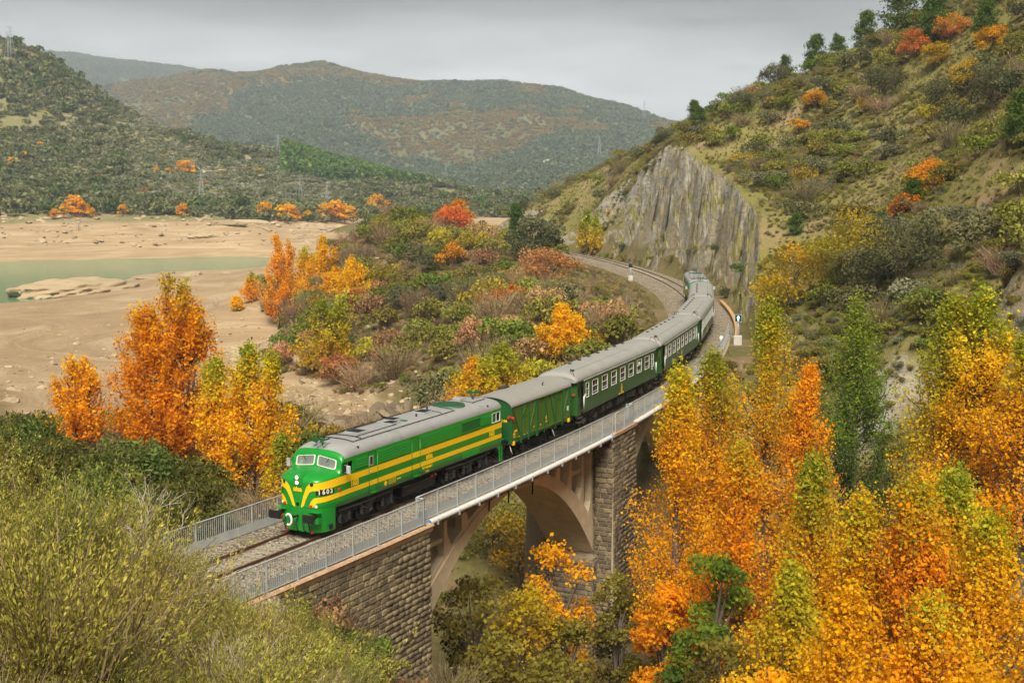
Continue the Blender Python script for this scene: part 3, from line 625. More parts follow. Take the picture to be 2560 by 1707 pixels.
tag(sweep([(-.22, -.5), (.22, -.5), (.22, -.15), (-.22, -.15)], 86, 128, 1.0, True, -4.15).build('cable_trough', M_tan), 'tan cable trough lid running along the track under the rock cutting', 'cable trough')
# ================================================================== train
def paint(name, col, rough=.32, var=.07, dirt=None, coat=.3):
    m_ = simple(name, col, rough, 0, var, 1.2, 0, 40, .5, dirt); m_.node_tree.nodes['Principled BSDF'].inputs['Coat Weight'].default_value = coat
    m_.node_tree.nodes['Principled BSDF'].inputs['Coat Roughness'].default_value = .15; return m_
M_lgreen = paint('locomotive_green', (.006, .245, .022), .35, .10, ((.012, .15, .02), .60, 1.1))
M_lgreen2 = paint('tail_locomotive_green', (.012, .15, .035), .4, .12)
M_yellow = paint('stripe_yellow', (.95, .56, .003), .4, .05)
M_lgrey = simple('roof_grey', (.29, .29, .285), .55, 0, .08, 1.0, 0, 40, .4, ((.20, .195, .185), .55, 1.3))
M_cgreen = paint('coach_green', (.028, .105, .014), .4, .18, ((.055, .12, .04), .58, 1.4))
M_cgrey = simple('coach_roof_grey', (.29, .285, .265), .65, 0, .10, .8, 0, 40, .3, ((.235, .23, .21), .56, 1.0))
M_vgreen = paint('van_green', (.085, .165, .010), .5, .25, ((.05, .12, .012), .5, 2.2), .1)
M_vframe = paint('van_frame_green', (.010, .10, .018), .5, .15, None, .1)
M_vroof = simple('van_roof_grey', (.27, .26, .235), .7, 0, .07, .8, 0, 40, .3, ((.26, .25, .225), .5, 1.2))
M_under = simple('underframe_black', (.010, .010, .010), .55, .1, .5, 5)
M_under2 = simple('underframe_brown', (.045, .034, .026), .8, .1, .5, 4)
M_dark = simple('dark_interior', (.020, .017, .015), .8, 0, .3, 2)
M_inter = simple('coach_interior', (.10, .07, .045), .8, 0, .4, 2)
M_cream = simple('window_frame_paint', (.72, .71, .66), .45, 0, .05, 5)
M_hose = simple('rubber', (.012, .012, .012), .7, 0, .2, 5)
M_curtain = simple('curtain', (.42, .20, .10), .9, 0, .3, 6)
M_spring = simple('spring_steel', (.085, .085, .082), .5, .3, .2, 6)
M_vest = simple('hi_vis_vest', (.55, .85, .05), .7, 0, .1, 5); M_skin = simple('skin', (.62, .36, .26), .6, 0, .08, 9); M_hair = simple('hair_grey', (.45, .40, .36), .8, 0, .2, 20); M_cloth = simple('cloth_dark', (.05, .05, .08), .9, 0, .2, 6)
m_, n_, b = newmat('glass'); b.inputs['Base Color'].default_value = (.10, .11, .11, 1); b.inputs['Roughness'].default_value = .06; b.inputs['Alpha'].default_value = .42; b.inputs['Specular IOR Level'].default_value = .8; M_glass = m_
m_, n_, b = newmat('windscreen_glass'); b.inputs['Base Color'].default_value = (.30, .32, .31, 1); b.inputs['Roughness'].default_value = .05; b.inputs['Alpha'].default_value = .55; b.inputs['Specular IOR Level'].default_value = .9; M_wglass = m_
m_, n_, b = newmat('lit_lamp'); b.inputs['Base Color'].default_value = (1, .9, .7, 1); b.inputs['Emission Color'].default_value = (1, .86, .62, 1); b.inputs['Emission Strength'].default_value = .32; M_lamp = m_
M_dim = simple('lamp_glass', (.75, .66, .5), .2, 0, .05, 5)
def text_mesh(txt, size, mat, bold=.0, ext=.004, shear=0.0):
    cu = bpy.data.curves.new('t', 'FONT'); cu.body = txt; cu.size = size; cu.extrude = ext; cu.offset = bold; cu.align_x = 'CENTER'; cu.align_y = 'CENTER'; cu.shear = shear; cu.resolution_u = 3
    o = bpy.data.objects.new('t', cu); C.objects.link(o); dg = bpy.context.evaluated_depsgraph_get(); me = bpy.data.meshes.new_from_object(o.evaluated_get(dg)); bpy.data.objects.remove(o); bpy.data.curves.remove(cu)
    me.materials.clear(); me.materials.append(mat); return me
def put_text(txt, size, mat, parent, loc, side=-1, bold=.012, name='lettering', sx=1.0):
    o = link(name, text_mesh(txt, size, mat, bold), parent, loc); o.rotation_euler = (math.pi/2, 0, 0 if side < 0 else math.pi); o.scale = (sx, 1, 1); return o
def place_vehicle(root, s0, L_):
    a = trk(s0+.17*L_); b_ = trk(s0+.83*L_); d = (b_-a)/np.linalg.norm(b_-a); m_ = (a+b_)/2; p_ = m_-d*L_/2
    root.location = tuple(p_); root.rotation_euler = (0, 0, math.atan2(d[1], d[0])); return root
def wheelset(x, r_, parent, mat=None, spokes=False):
    mat = mat or M_under
    for sd in (-1, 1):
        mb = MB(); mb.disc((x, sd*.87, r_), (0, sd, 0), r_, .13, 28); mb.disc((x, sd*.80, r_), (0, sd, 0), r_+.03, .03, 28); mb.disc((x, sd*.95, r_), (0, sd, 0), r_*.45, .06, 16); mb.build('wheel', mat, parent)
    MB().tube([(x, -.8, r_), (x, .8, r_)], .08, 8).build('axle', mat, parent)
def coil(c, h, r_=.09, turns=5, wire=.018):
    return MB().tube([(c[0]+r_*math.cos(t), c[1]+r_*math.sin(t), c[2]+h*t/(2*math.pi*turns)) for t in np.linspace(0, 2*math.pi*turns, turns*8)], wire, 5)
def bogie(parent, xc, wheels, r_, length, mat, spring=True):
    x0, x1 = xc-length/2, xc+length/2; mb = MB()
    for sd in (-1, 1):
        y0, y1 = sorted((sd*1.02, sd*1.16)); mb.prism([(x0, .95), (x0+.25, 1.08), (x1-.25, 1.08), (x1, .95), (x1, .72), (x1-.5, .62), (xc+.6, .78), (xc-.6, .78), (x0+.5, .62), (x0, .72)], y0, y1)
        for k in np.linspace(x0+.3, x1-.3, 5): mb.box(k-.04, k+.04, min(sd*1.16, sd*1.2), max(sd*1.16, sd*1.2), .66, 1.05)
    mb.box(xc-.3, xc+.3, -1.02, 1.02, .6, .95); mb.box(x0, x0+.15, -1.02, 1.02, .7, .95); mb.box(x1-.15, x1, -1.02, 1.02, .7, .95)
    f = mb.build('bogie', mat, parent)
    for wx in wheels:
        wheelset(wx, r_, f, mat)
        for sd in (-1, 1):
            MB().cbox(wx-.19, wx+.19, *sorted((sd*1.0, sd*1.3)), r_-.17, r_+.2, .03).disc((wx, sd*1.3, r_), (0, 1, 0), .13, .08, 12).build('axle_box', mat, f)
            if spring:
                for dx in (-.38, .38): coil((wx+dx, sd*1.22, .40), .42).build('coil_spring', M_spring, f)
    for sd in (-1, 1):
        MB().tube([(x0+.1, sd*1.3, 1.06), (xc-.3, sd*1.34, 1.02), (x1-.2, sd*1.3, 1.06)], .035, 6).build('brake_pipe', M_spring if spring else mat, f)
        MB().tube([(xc-.5, sd*1.3, .9), (xc-.1, sd*1.36, .7), (xc+.35, sd*1.33, .95)], .02, 5).build('hose', M_spring if spring else mat, f)
        for wx in wheels: MB().cbox(wx-.52, wx-.42, *sorted((sd*.82, sd*.95)), .25, .75, .02).build('brake_block', mat, f)
    return f
def buffers(root, x, dirx, mat, rect=False, zc=1.05):
    for sd in (-1, 1):
        b_ = MB().tube([(x, sd*.98, zc), (x+dirx*.35, sd*.98, zc)], .13, 12).build('buffer', mat, root)
        MB().tube([(x+dirx*.3, sd*.98, zc), (x+dirx*.52, sd*.98, zc)], .085, 10).build('plunger', mat, b_)
        if rect: MB().cbox(*sorted((x+dirx*.52, x+dirx*.56)), sd*.98-.32, sd*.98+.32, zc-.2, zc+.2, .012).build('buffer_plate', mat, b_)
        else: MB().disc((x+dirx*.54, sd*.98, zc), (1, 0, 0), .25, .05, 20).build('buffer_plate', mat, b_)
# ------------------------------------------------ cab-nosed diesel locomotive, 17.2 m
def locomotive(green, label, lettered=True):
    root = empty('diesel_locomotive'); tag(root, label, 'locomotive'); LL_ = 17.2
    us = [0, .015, .05, .1, .18, .28, .4, .55, .75, .95, 1.15, 1.3]+list(np.arange(1.36, 1.62, .02))+[1.66, 1.72, 1.8, 1.9, 2.0, 2.12, 2.36, 2.6, 3.0, 3.6, 4.4]+list(np.arange(5.2, 16.5, 1.1))+[16.9, 17.08, 17.16, 17.2]
    iw = lambda u: np.interp(u, [0, .015, .05, .1, .18, .28, .4, .55, .75, .95, 1.2, 1.6, 17.0, 17.12, 17.2], [.62, .78, .92, 1.02, 1.11, 1.18, 1.245, 1.305, 1.365, 1.41, 1.45, 1.48, 1.48, 1.46, 1.40])
    iT = lambda u: np.interp(u, [0, .015, .05, .1, .18, .28, .4, .55, .75, 1.0, 1.3, 1.36, 1.42, 1.54, 1.6, 1.7, 1.85, 2.05, 2.4, 3.0, 16.6, 17.0, 17.2], [2.58, 2.68, 2.765, 2.81, 2.855, 2.895, 2.93, 2.965, 3.0, 3.04, 3.075, 3.11, 3.22, 3.68, 3.76, 3.86, 3.96, 4.04, 4.10, 4.13, 4.13, 4.08, 3.98])
    iZ = lambda u: np.interp(u, [0, .4, 1.3, 1.42, 1.54, 1.7, 2.2, 17.2], [2.52, 2.58, 2.66, 2.85, 3.28, 3.40, 3.44, 3.44])
    iB = lambda u: np.interp(u, [0, .6, 1.0, 1.05], [1.25, 1.28, 1.3, 1.3])
    zrow = [0, .25, .5, .75, 1.0]; NS_ = 26; rings = []
    for u in us:
        w_, T_, z_, B_ = iw(u), iT(u), iZ(u), iB(u); half = [(0, B_), (w_*.6, B_), (w_, B_+.02)]
        for zz in (1.6, 1.95, 2.3, 2.5): half.append((w_, zz))
        zz1 = min(2.84, z_-.04); zz2 = min(3.34, z_-.01); half += [(w_, max(zz1, 2.51)), (w_, max(zz2, 2.515)), (w_, z_)]
        for t in np.linspace(0, math.pi/2, NS_)[1:]:
            e_ = 2/2.9; half.append((w_*math.cos(t)**e_ if t < math.pi/2-1e-6 else 0, z_+(T_-z_)*math.sin(t)**e_))
        rings.append(half)
    k = len(rings[0]); V_ = []; idx = {}
    for i, u in enumerate(us):
        for sd in (1, -1):
            for j, (v, z) in enumerate(rings[i]):
                if (j in (0, k-1)) and sd < 0: idx[i, sd, j] = idx[i, 1, j]; continue
                idx[i, sd, j] = len(V_); V_.append((u, sd*v, z))
    # windscreen outlines in front view
    def rrect(v0, v1, z00, z01, z10, z11, r_, n=5):      # corners: bottom at v0,v1 then top, rounded
        c_ = [(v0, z00), (v1, z01), (v1, z11), (v0, z10)]; out = []
        for i in range(4):
            p0, p1, p2 = Vector(c_[i-1]), Vector(c_[i]), Vector(c_[(i+1) % 4]); a = p1+(p0-p1).normalized()*r_; b_ = p1+(p2-p1).normalized()*r_
            for t in np.linspace(0, 1, n): out.append(tuple((a*(1-t)+p1*t)*(1-t)+(p1*(1-t)+b_*t)*t))
        return out
    panes = {sd: [(sd*v, z) for v, z in rrect(.11, 1.15, 3.16, 3.05, 3.60, 3.46, .1)] for sd in (-1, 1)}
    def inside(pt, poly):
        x, y = pt; c_ = False
        for i in range(len(poly)):
            x0, y0 = poly[i-1]; x1, y1 = poly[i]
            if (y0 > y) != (y1 > y) and x < (x1-x0)*(y-y0)/(y1-y0)+x0: c_ = not c_
        return c_
    body, roof, full = [], [], []
    for i in range(len(us)-1):
        uc = (us[i]+us[i+1])/2
        for sd in (1, -1):
            for j in range(k-1):
                q = [idx[i, sd, j], idx[i+1, sd, j], idx[i+1, sd, j+1], idx[i, sd, j+1]]; cz = sum(V_[a][2] for a in q)/4; cv = sum(V_[a][1] for a in q)/4
                if len(set(q)) < 4: q = list(dict.fromkeys(q))
                full.append(q)
                if 1.3 < uc < 1.66 and inside((cv, cz), panes[1 if cv > 0 else -1]): continue
                if j == 7 and 1.43 < uc < 2.36 and sd*cv > 0 and 2.7 < cz < 3.3: continue
                if j == 7 and 15.9 < uc < 16.95: continue
                (roof if (uc > 1.70 and cz > 3.52) else body).append(q)
    for i in (0, len(us)-1): 
        f_ = [idx[i, 1, j] for j in range(k)]+[idx[i, -1, j] for j in range(k-2, 0, -1)]; body.append(f_); full.append(f_)
    bvh = BVHTree.FromPolygons([Vector(v) for v in V_], [f for f in full])
    def part(name, faces, mat):
        u_ = sorted({a for f in faces for a in f}); mp_ = {a: n for n, a in enumerate(u_)}; mb = MB(); mb.v = [V_[a] for a in u_]; mb.f = [tuple(mp_[a] for a in f) for f in faces]; mb.sm = [len(f) <= 4 for f in faces]; return mb.build(name, mat, root)
    bo = part('body', body, green); part('roof', roof, M_lgrey)
    # interior of the cabs
    MB().box(1.9, 2.6, -1.3, 1.3, 1.4, 2.6).box(2.9, 3.0, -1.4, 1.4, 1.4, 3.9).box(15.6, 15.7, -1.4, 1.4, 1.4, 3.9).build('cab_interior', M_dark, root)
    def hit_front(v, z): 
        h = bvh.ray_cast(Vector((-2, v, z)), Vector((1, 0, 0))); return h[0], h[1]
    def hit_ring(phi, z, off=.012):
        o_ = Vector((1.25, 0, z)); d_ = Vector((-math.cos(phi), math.sin(phi), 0)); h = bvh.ray_cast(o_+d_*4, -d_); 
        return h[0]+d_*off if h[0] else o_+d_*1.3
    for sd in (-1, 1):
        c_ = Vector((sum(p_[0] for p_ in panes[sd])/len(panes[sd]), sum(p_[1] for p_ in panes[sd])/len(panes[sd])))
        def ring(f, off): 
            o_ = []
            for v, z in panes[sd]:
                q = c_+(Vector((v, z))-c_)*f; h, n = hit_front(q[0], q[1]); o_.append((h.x-off, q[0], q[1]))
            return o_
        W_ = MB(); r0, r1, r2, r3 = ring(1.07, .0), ring(1.07, .03), ring(.96, .03), ring(.96, -.03); W_.loft([r0, r1, r2, r3]); wf = W_.build('windscreen', M_cream, root)
        g_ = MB(); o_ = ring(1.0, .004); cc = hit_front(c_[0], c_[1])[0]; g_.v = [tuple(cc+Vector((-.01, 0, 0)))]+o_; g_.f = [(0, i+1, (i+1) % len(o_)+1) for i in range(len(o_))]; g_.sm = [True]*len(o_); g_.build('pane', M_wglass, wf)
        h0 = hit_front(sd*.65, 3.5)[0]; MB().tube([(h0.x-.05, sd*.75, 3.53), (h0.x-.07, sd*.6, 3.30)], .012, 5).build('wiper', M_black, wf)
    # yellow bands: straight along the sides, swept down to a V on the nose
    def nose_band(top, bot, side):       # lists of (phi, z) for the two edges
        mb = MB(); n = 60; ra, rb = [], []
        for t in np.linspace(0, 1, n):
            for lst, o_ in ((top, ra), (bot, rb)):
                ph = np.interp(t, [q[0] for q in lst], [q[1] for q in lst]); z = np.interp(t, [q[0] for q in lst], [q[2] for q in lst]); o_.append(hit_ring(side*R(ph), z))
        mids = [[a*(1-f)+b_*f for a, b_ in zip(ra, rb)] for f in (.25, .5, .75)]
        return mb.loft([ra]+mids+[rb], closed=False)
    for sd in (-1, 1):
        y_ = sd*1.484
        mb = MB(); mb.box(2.6, 17.1, *sorted((y_, y_+sd*.004)), 2.38, 2.68); mb.build('yellow_band', M_yellow, root)
        mb = MB(); mb.box(1.72, 17.1, *sorted((y_, y_+sd*.004)), 1.79, 2.03); mb.build('yellow_band', M_yellow, root)
        mb = MB(); mb.add([(2.6, y_+sd*.003, 2.38), (2.6, y_+sd*.003, 2.68), (1.72, y_+sd*.003, 2.74), (1.72, y_+sd*.003, 2.36)], [(0, 1, 2, 3)]); mb.build('yellow_band', M_yellow, root)
        nb = nose_band([(0, 112, 2.75), (.2, 90, 2.74), (.35, 60, 2.68), (.6, 40, 2.62), (.72, 29, 2.58), (.8, 22, 2.42), (.9, 14, 1.95), (1, 5.5, 1.28)], [(0, 112, 2.36), (.2, 90, 2.35), (.35, 60, 2.30), (.55, 44, 2.27), (.66, 34, 2.26), (.74, 28, 2.16), (.87, 20, 1.8), (1, 11.5, 1.28)], sd); nb.build('yellow_band', M_yellow, root)
        nb = nose_band([(0, 112, 2.03), (.2, 90, 2.02), (.4, 60, 1.96), (.6, 44, 1.94), (.72, 37, 1.92), (.82, 31, 1.75), (1, 24, 1.28)], [(0, 112, 1.79), (.2, 90, 1.78), (.4, 60, 1.71), (.55, 48, 1.69), (.66, 41, 1.68), (.8, 36, 1.52), (1, 31, 1.28)], sd); nb.build('yellow_band', M_yellow, root)
    # pilot below the nose
    rings = []
    for z, g_ in ((.22, .10), (.6, .05), (1.1, .0), (1.42, -.02)):
        ring_ = [(1.02, -(1.40-g_), z), (.78, -(1.37-g_), z), (.5, -(1.29-g_), z), (.28, -(1.19-g_), z), (.1, -(1.0-g_), z), (.03, -.8, z), (.0, -.4, z), (0, .4, z), (.03, .8, z), (.1, 1.0-g_, z), (.28, 1.19-g_, z), (.5, 1.29-g_, z), (.78, 1.37-g_, z), (1.02, 1.40-g_, z)]
        rings.append([(x+g_-.03, y*1.015, zz) for x, y, zz in ring_])
    pl_ = MB().loft(rings, False, True, True).build('pilot', green, root)
    for sd in (-1, 1):
        MB().box(.55, .82, *sorted((sd*1.36, sd*1.405)), .36, .58).build('step_hole', M_black, pl_)
        MB().cbox(-.12, .12, sd*.98-.3, sd*.98+.3, 1.24, 1.28, .01).box(-.1, .1, sd*.98-.25, sd*.98+.25, .72, 1.0).build('buffer_bracket', green, pl_)
        hd_ = MB(); hd_.tube([hit_ring(sd*R(a), 1.46, .03) for a in np.linspace(12, 84, 12)], .018, 5); hd_.build('skirt_rail', green, root)
    buffers(root, 0, -1, M_under, True)
    MB().tube([(-.05, 0, 1.0), (-.3, 0, 1.0), (-.42, 0, 1.1), (-.40, 0, .98)], .05, 7).build('coupling_hook', M_under, root)
    MB().tube([(-.3, .35+.18*math.cos(t), .82+.26*math.sin(t)) for t in np.linspace(.6, 5.2, 14)], .055, 8).build('coupling_ring', M_white, root)
    for y_, c_ in ((-.35, M_hose), (.05, M_hose), (-.7, M_hose), (.75, M_hose)): MB().tube([(-.02, y_, .85), (-.2, y_-.03, .7), (-.18, y_-.12, .35), (-.1, y_-.18, .28)], .03, 6).build('air_hose', c_, root)
    for y_, z_ in ((-.88, .3), (.6, .3), (.93, .85), (.86, .95), (.97, 1.05)): MB().cbox(-.16, -.06, y_-.05, y_+.05, z_-.05, z_+.05, .01).build('red_tap', M_red, root)
    # twin headlights in a raised housing, portholes, marker lamps, number boards
    hs_ = MB(); prof = [(.26*math.cos(t), 2.72+.30*math.sin(t)) for t in np.linspace(-2.6, math.pi-.55+.02, 1)]
    out = [(.25, 2.46), (.25, 2.80), (.17, 2.97), (0, 3.03), (-.17, 2.97), (-.25, 2.80), (-.25, 2.46), (0, 2.36)]
    hs_.loft([[(.6, v, z) for v, z in out], [(-.02, v, z) for v, z in out], [(-.05, v*.86, 2.68+(z-2.68)*.86) for v, z in out]], False, True).build('headlight_housing', green, root)
    for z_ in (2.84, 2.59): MB().disc((-.06, 0, z_), (1, 0, 0), .095, .04, 20).build('headlight', M_lamp, root); MB().tube([(-.065, .11*math.cos(t), z_+.11*math.sin(t)) for t in np.linspace(0, 2*math.pi, 19)], .016, 5).build('headlight_rim', M_vframe, root)
    for ph, z_, r_, m2, nm in ((33, 2.56, .085, M_black, 'porthole'), (-33, 2.56, .085, M_black, 'porthole'), (1, 1.55, .08, M_black, 'porthole'), (40, 1.52, .075, M_dim, 'marker_lamp'), (-40, 1.52, .075, M_dim, 'marker_lamp')):
        p_ = hit_ring(R(ph), z_, .02); MB().disc(p_, (-math.cos(R(ph)), math.sin(R(ph)), 0), r_, .05, 16).build(nm, m2, root)
    for ph, z_ in ((31, 1.50), (-31, 1.50)): p_ = hit_ring(R(ph), z_, .03); MB().cbox(p_.x-.04, p_.x+.04, p_.y-.06, p_.y+.06, z_-.04, z_+.08, .01).build('red_lamp', M_red, root)
    for sd in (-1, 1):
        mb = MB(); mb.loft([[hit_ring(sd*R(a), 2.17+dz*(1 if 45 < a < 72 else .72), .012) for a in np.linspace(40, 77, 12)] for dz in (-.15, 0, .15)], closed=False); nbd = mb.build('number_board', M_black, root)
        if lettered:
            for i, ch in enumerate('1603'):
                a = (46+i*8.2) if sd < 0 else (46+(3-i)*8.2); p_ = hit_ring(sd*R(a), 2.17, .02); d_ = (hit_ring(sd*R(a+2), 2.17)-hit_ring(sd*R(a-2), 2.17)).normalized()*(1 if sd < 0 else -1)
                o = link('digit', text_mesh(ch, .31, M_white, .008), nbd); nrm = Vector((d_.y, -d_.x, 0)); o.matrix_local = Matrix((d_, Vector((0, 0, 1)), nrm)).transposed().to_4x4(); o.location = p_
    if lettered:
        p_ = hit_front(0, 2.26)[0]; o = link('lettering', text_mesh('alsa', .34, M_yellow, .011), root, (p_.x-.02, 0, 2.27)); o.rotation_euler = (math.pi/2, 0, -math.pi/2)
        for sd in (-1, 1):
            y_ = sd*1.487
            put_text('1603', .42, M_yellow, root, (2.48, y_, 2.205), sd, .014, sx=.8); put_text('1603', .42, M_yellow, root, (15.93, y_, 2.205), sd, .014, sx=.8); put_text('alsa', .44, M_yellow, root, (9.2, y_, 2.22), sd, .014)
            put_text('92 71 1316 003-7', .17, M_yellow, root, (9.0, y_, 1.66), sd, .008, sx=.8); put_text('E-ALSA', .10, M_yellow, root, (9.0, y_, 1.44), sd, .005); put_text('ALS 1603', .08, M_yellow, root, (6.3, y_, 1.62), sd, .004)
            MB().prism([(4.95, 1.62), (5.1, 1.46), (5.25, 1.62), (5.1, 1.78)], *sorted((y_, y_+sd*.004))).build('lettering', M_yellow, root)
            mb = MB()
            for z_ in (1.76, 1.68, 1.60, 1.52): mb.box(5.45, 5.95, *sorted((y_, y_+sd*.003)), z_-.012, z_+.012)
            mb.box(5.4, 5.42, *sorted((y_, y_+sd*.003)), 1.47, 1.8); mb.box(5.98, 6.0, *sorted((y_, y_+sd*.003)), 1.47, 1.8); mb.build('data_panel', M_yellow, root)
    # side details
    for sd in (-1, 1):
        y_ = sd*1.48; Y = lambda a, b_: sorted((y_+sd*a, y_+sd*b_))
        for (u0, u1, z0, z1, nsl) in ((2.53, 3.55, 2.86, 3.36, 4), (4.4, 7.35, 2.76, 3.42, 5), (8.3, 12.45, 2.76, 3.42, 5), (14.75, 15.85, 2.86, 3.36, 4), (12.6, 14.5, 1.38, 1.72, 4)):
            fr = MB(); fr.box(u0, u1, *Y(-.01, .012), z1, z1+.03); fr.box(u0, u1, *Y(-.01, .012), z0-.03, z0); fr.box(u0-.03, u0, *Y(-.01, .012), z0-.03, z1+.03); fr.box(u1, u1+.03, *Y(-.01, .012), z0-.03, z1+.03); lv = fr.build('louvre_panel', green, root)
            for q in range(nsl):
                z_ = z0+(z1-z0)*(q+.5)/nsl; h = (z1-z0)/nsl*.42; MB().add([(u0, y_+sd*.002, z_+h), (u1, y_+sd*.002, z_+h), (u1, y_+sd*.035, z_-h*.7), (u0, y_+sd*.035, z_-h*.7), (u0, y_+sd*.002, z_-h), (u1, y_+sd*.002, z_-h)], [(0, 1, 2, 3), (3, 2, 5, 4)]).build('slat', green, lv)
        gr = MB().box(12.6, 14.55, *Y(-.01, .008), 2.84, 3.36).build('radiator_grille', M_vframe, root)
        for q in np.arange(12.68, 14.5, .12): MB().box(q, q+.05, *Y(.008, .03), 2.87, 3.33).build('slat', M_vframe, gr)
        MB().box(12.54, 14.61, *Y(0, .04), 3.36, 3.40).box(12.54, 14.61, *Y(0, .05), 2.79, 2.84).build('grille_frame', green, root)
        for (u0, u1) in ((3.66, 4.28), (7.5, 8.15)):
            mb = MB()
            for a in (u0, u1): mb.box(a-.008, a+.008, *Y(.0, .006), 1.34, 3.45)
            mb.box(u0, u1, *Y(.0, .006), 3.44, 3.455); dr = mb.build('door', M_under, root)
            MB().tube([(u1+.06, y_+sd*.07, 1.25), (u1+.06, y_+sd*.07, 3.3)], .014, 5).tube([(u0-.06, y_+sd*.07, 1.25), (u0-.06, y_+sd*.07, 3.3)], .014, 5).build('handrail', green, dr)
            MB().tube([(u0+.12, y_+sd*.02, 2.5), (u0+.12, y_+sd*.05, 2.5), (u0+.22, y_+sd*.05, 2.5)], .015, 5).build('handle', M_white, dr)
            MB().cbox(u0+.1, u1-.1, *Y(.0, .14), 1.42, 1.46, .01).build('step', green, dr)
        MB().box(3.78, 4.0, *Y(-.01, .012), 2.82, 3.22).build('door_window', M_black, root)
        MB().box(3.74, 3.78, *Y(0, .02), 2.78, 3.26).box(4.0, 4.04, *Y(0, .02), 2.78, 3.26).box(3.78, 4.0, *Y(0, .02), 3.22, 3.26).box(3.78, 4.0, *Y(0, .02), 2.78, 2.82).build('window_frame', M_galv, root)
        # cab side windows, mirror
        for u0, u1 in ((1.45, 2.36), (15.95, 16.92)):
            mb = MB()
            for a in (u0, u1-.04, (u0+u1)/2): mb.box(a, a+.04, *Y(-.03, .015), 2.84, 3.34)
            mb.box(u0, u1, *Y(-.03, .02), 2.80, 2.84); mb.box(u0, u1, *Y(-.03, .015), 3.34, 3.37); cw = mb.build('cab_window', M_cream if u0 > 9 else green, root)
            MB().box(u0+.04, (u0+u1)/2, *Y(-.02, -.012), 2.86, 3.32).build('pane', M_glass, cw)
        MB().tube([(1.65, y_, 3.25), (1.55, y_+sd*.28, 3.25), (1.6, y_+sd*.3, 2.95), (1.7, y_, 2.88)], .014, 5).build('mirror_arm', M_galv, root)
        MB().cbox(1.56, 1.62, *sorted((y_+sd*.2, y_+sd*.42)), 2.85, 3.25, .02).build('mirror', M_galv, root)
        for a in (1.2,): MB().cbox(a, a+.08, *Y(-.03, .06), 2.08, 2.22, .01).build('red_lamp', M_red, root)
        # rear ladder
        ld = MB(); ld.box(16.85, 16.95, *Y(-.04, 0), .38, 1.3); ld.box(17.1, 17.2, *Y(-.04, 0), .38, 1.3)
        for z_ in (.42, .7, .98): ld.box(16.95, 17.1, *Y(-.06, 0), z_, z_+.04)
        ld.prism([(16.45, 1.32), (16.85, 1.32), (16.85, .75), (16.78, 1.05), (16.65, 1.2)], *Y(-.04, 0)); ld.build('ladder', green, root)
        MB().cbox(17.05, 17.35, *Y(-.2, .05), 1.62, 1.66, .01).build('footboard', green, root)
        # roof rails
        def rz(v, u=8): return 3.44+(iT(u)-3.44)*math.sqrt(max(0, 1-(abs(v)/1.48)**2.9)) if False else 3.44+(iT(u)-3.44)*(1-(abs(v)/1.48)**2.9)**(1/2.9)
        rl = MB(); rl.tube([(u, sd*1.02, rz(1.02, u)+.05) for u in np.linspace(3.0, 12.6, 12)], .02, 5); rl.tube([(u, sd*.62, rz(.62, u)+.05) for u in np.linspace(3.8, 7.4, 6)], .02, 5); rl.tube([(u, sd*.8, rz(.8, u)+.05) for u in np.linspace(14.9, 16.3, 4)], .02, 5)
        rl.build('roof_rail', M_under, root)
        for u in np.arange(3.3, 12.6, 1.4): MB().box(u-.02, u+.02, sd*1.02-.02, sd*1.02+.02, rz(1.02, u)-.02, rz(1.02, u)+.05).build('rail_foot', M_under, root)
    for u in (3.0, 3.8): MB().tube([(u, v, rz(v, u)+.04) for v in np.linspace(-1.02, 1.02, 13)], .022, 5).build('roof_rail', M_under, root)
    for u in (11.4, 12.6, 14.9): MB().tube([(u, v, rz(v, u)+.04) for v in np.linspace(-.9, .0, 8)], .018, 5).build('roof_rail', M_under, root)
    for (u, v, a, b_) in ((4.4, .1, .55, .45), (7.2, -.15, .5, .35), (8.0, .3, .5, .35), (10.6, .1, .6, .4)):
        hb = MB().cbox(u, u+a*1.6, v-b_, v+b_, 4.06, 4.19, .03).build('roof_hatch', M_lgrey, root); MB().box(u+.1, u+a*1.6-.1, v-b_+.08, v+b_-.08, 4.19, 4.205).build('grille', M_under, hb)
    MB().disc((7.6, -.35, 4.12), (0, 0, 1), .02, .02).cbox(8.3, 8.6, -.55, -.2, 4.02, 4.16, .02).build('vent_plate', M_vframe, root)
    fn = MB().disc((13.6, 0, 4.13), (0, 0, 1), .95, .10, 36, .9).build('fan_grille', simple('fan_mesh', (.05, .13, .075), .6, .2, .15, 12) if 'fan_mesh' not in MATS else MATS['fan_mesh'], root)
    for q in np.linspace(-.8, .8, 15): MB().box(13.6-math.sqrt(.81-q*q), 13.6+math.sqrt(.81-q*q), q-.012, q+.012, 4.18, 4.195).build('bar', M_vframe, fn)
    MB().cbox(15.2, 15.8, .15, .75, 4.08, 4.24, .05).build('roof_vent', M_lgrey, root)
    for u, v in ((9.8, -.3), (15.9, -.25), (11.9, .35)): MB().tube([(u, v, 4.08), (u, v, 4.28)], .05, 8).build('stack', M_under, root)
    for u0, dr_ in ((1.95, -1), (16.2, 1)):
        hz = rz(.0, u0)+.05; hn = MB().tube([(u0, .0, hz-.1), (u0, 0, hz+.22)], .04, 6).tube([(u0, -.28, hz+.24), (u0, .28, hz+.24)], .035, 6).build('horn_stand', M_vframe, root)
        for v, ln in ((-.28, .42), (0, .5), (.28, .34)): MB().tube([(u0-dr_*.2, v, hz+.27), (u0+dr_*(ln-.2), v, hz+.27), (u0+dr_*(ln-.05), v, hz+.27), (u0+dr_*ln, v, hz+.27)], [.035, .04, .08, .12], 12).build('horn', M_vframe, hn)
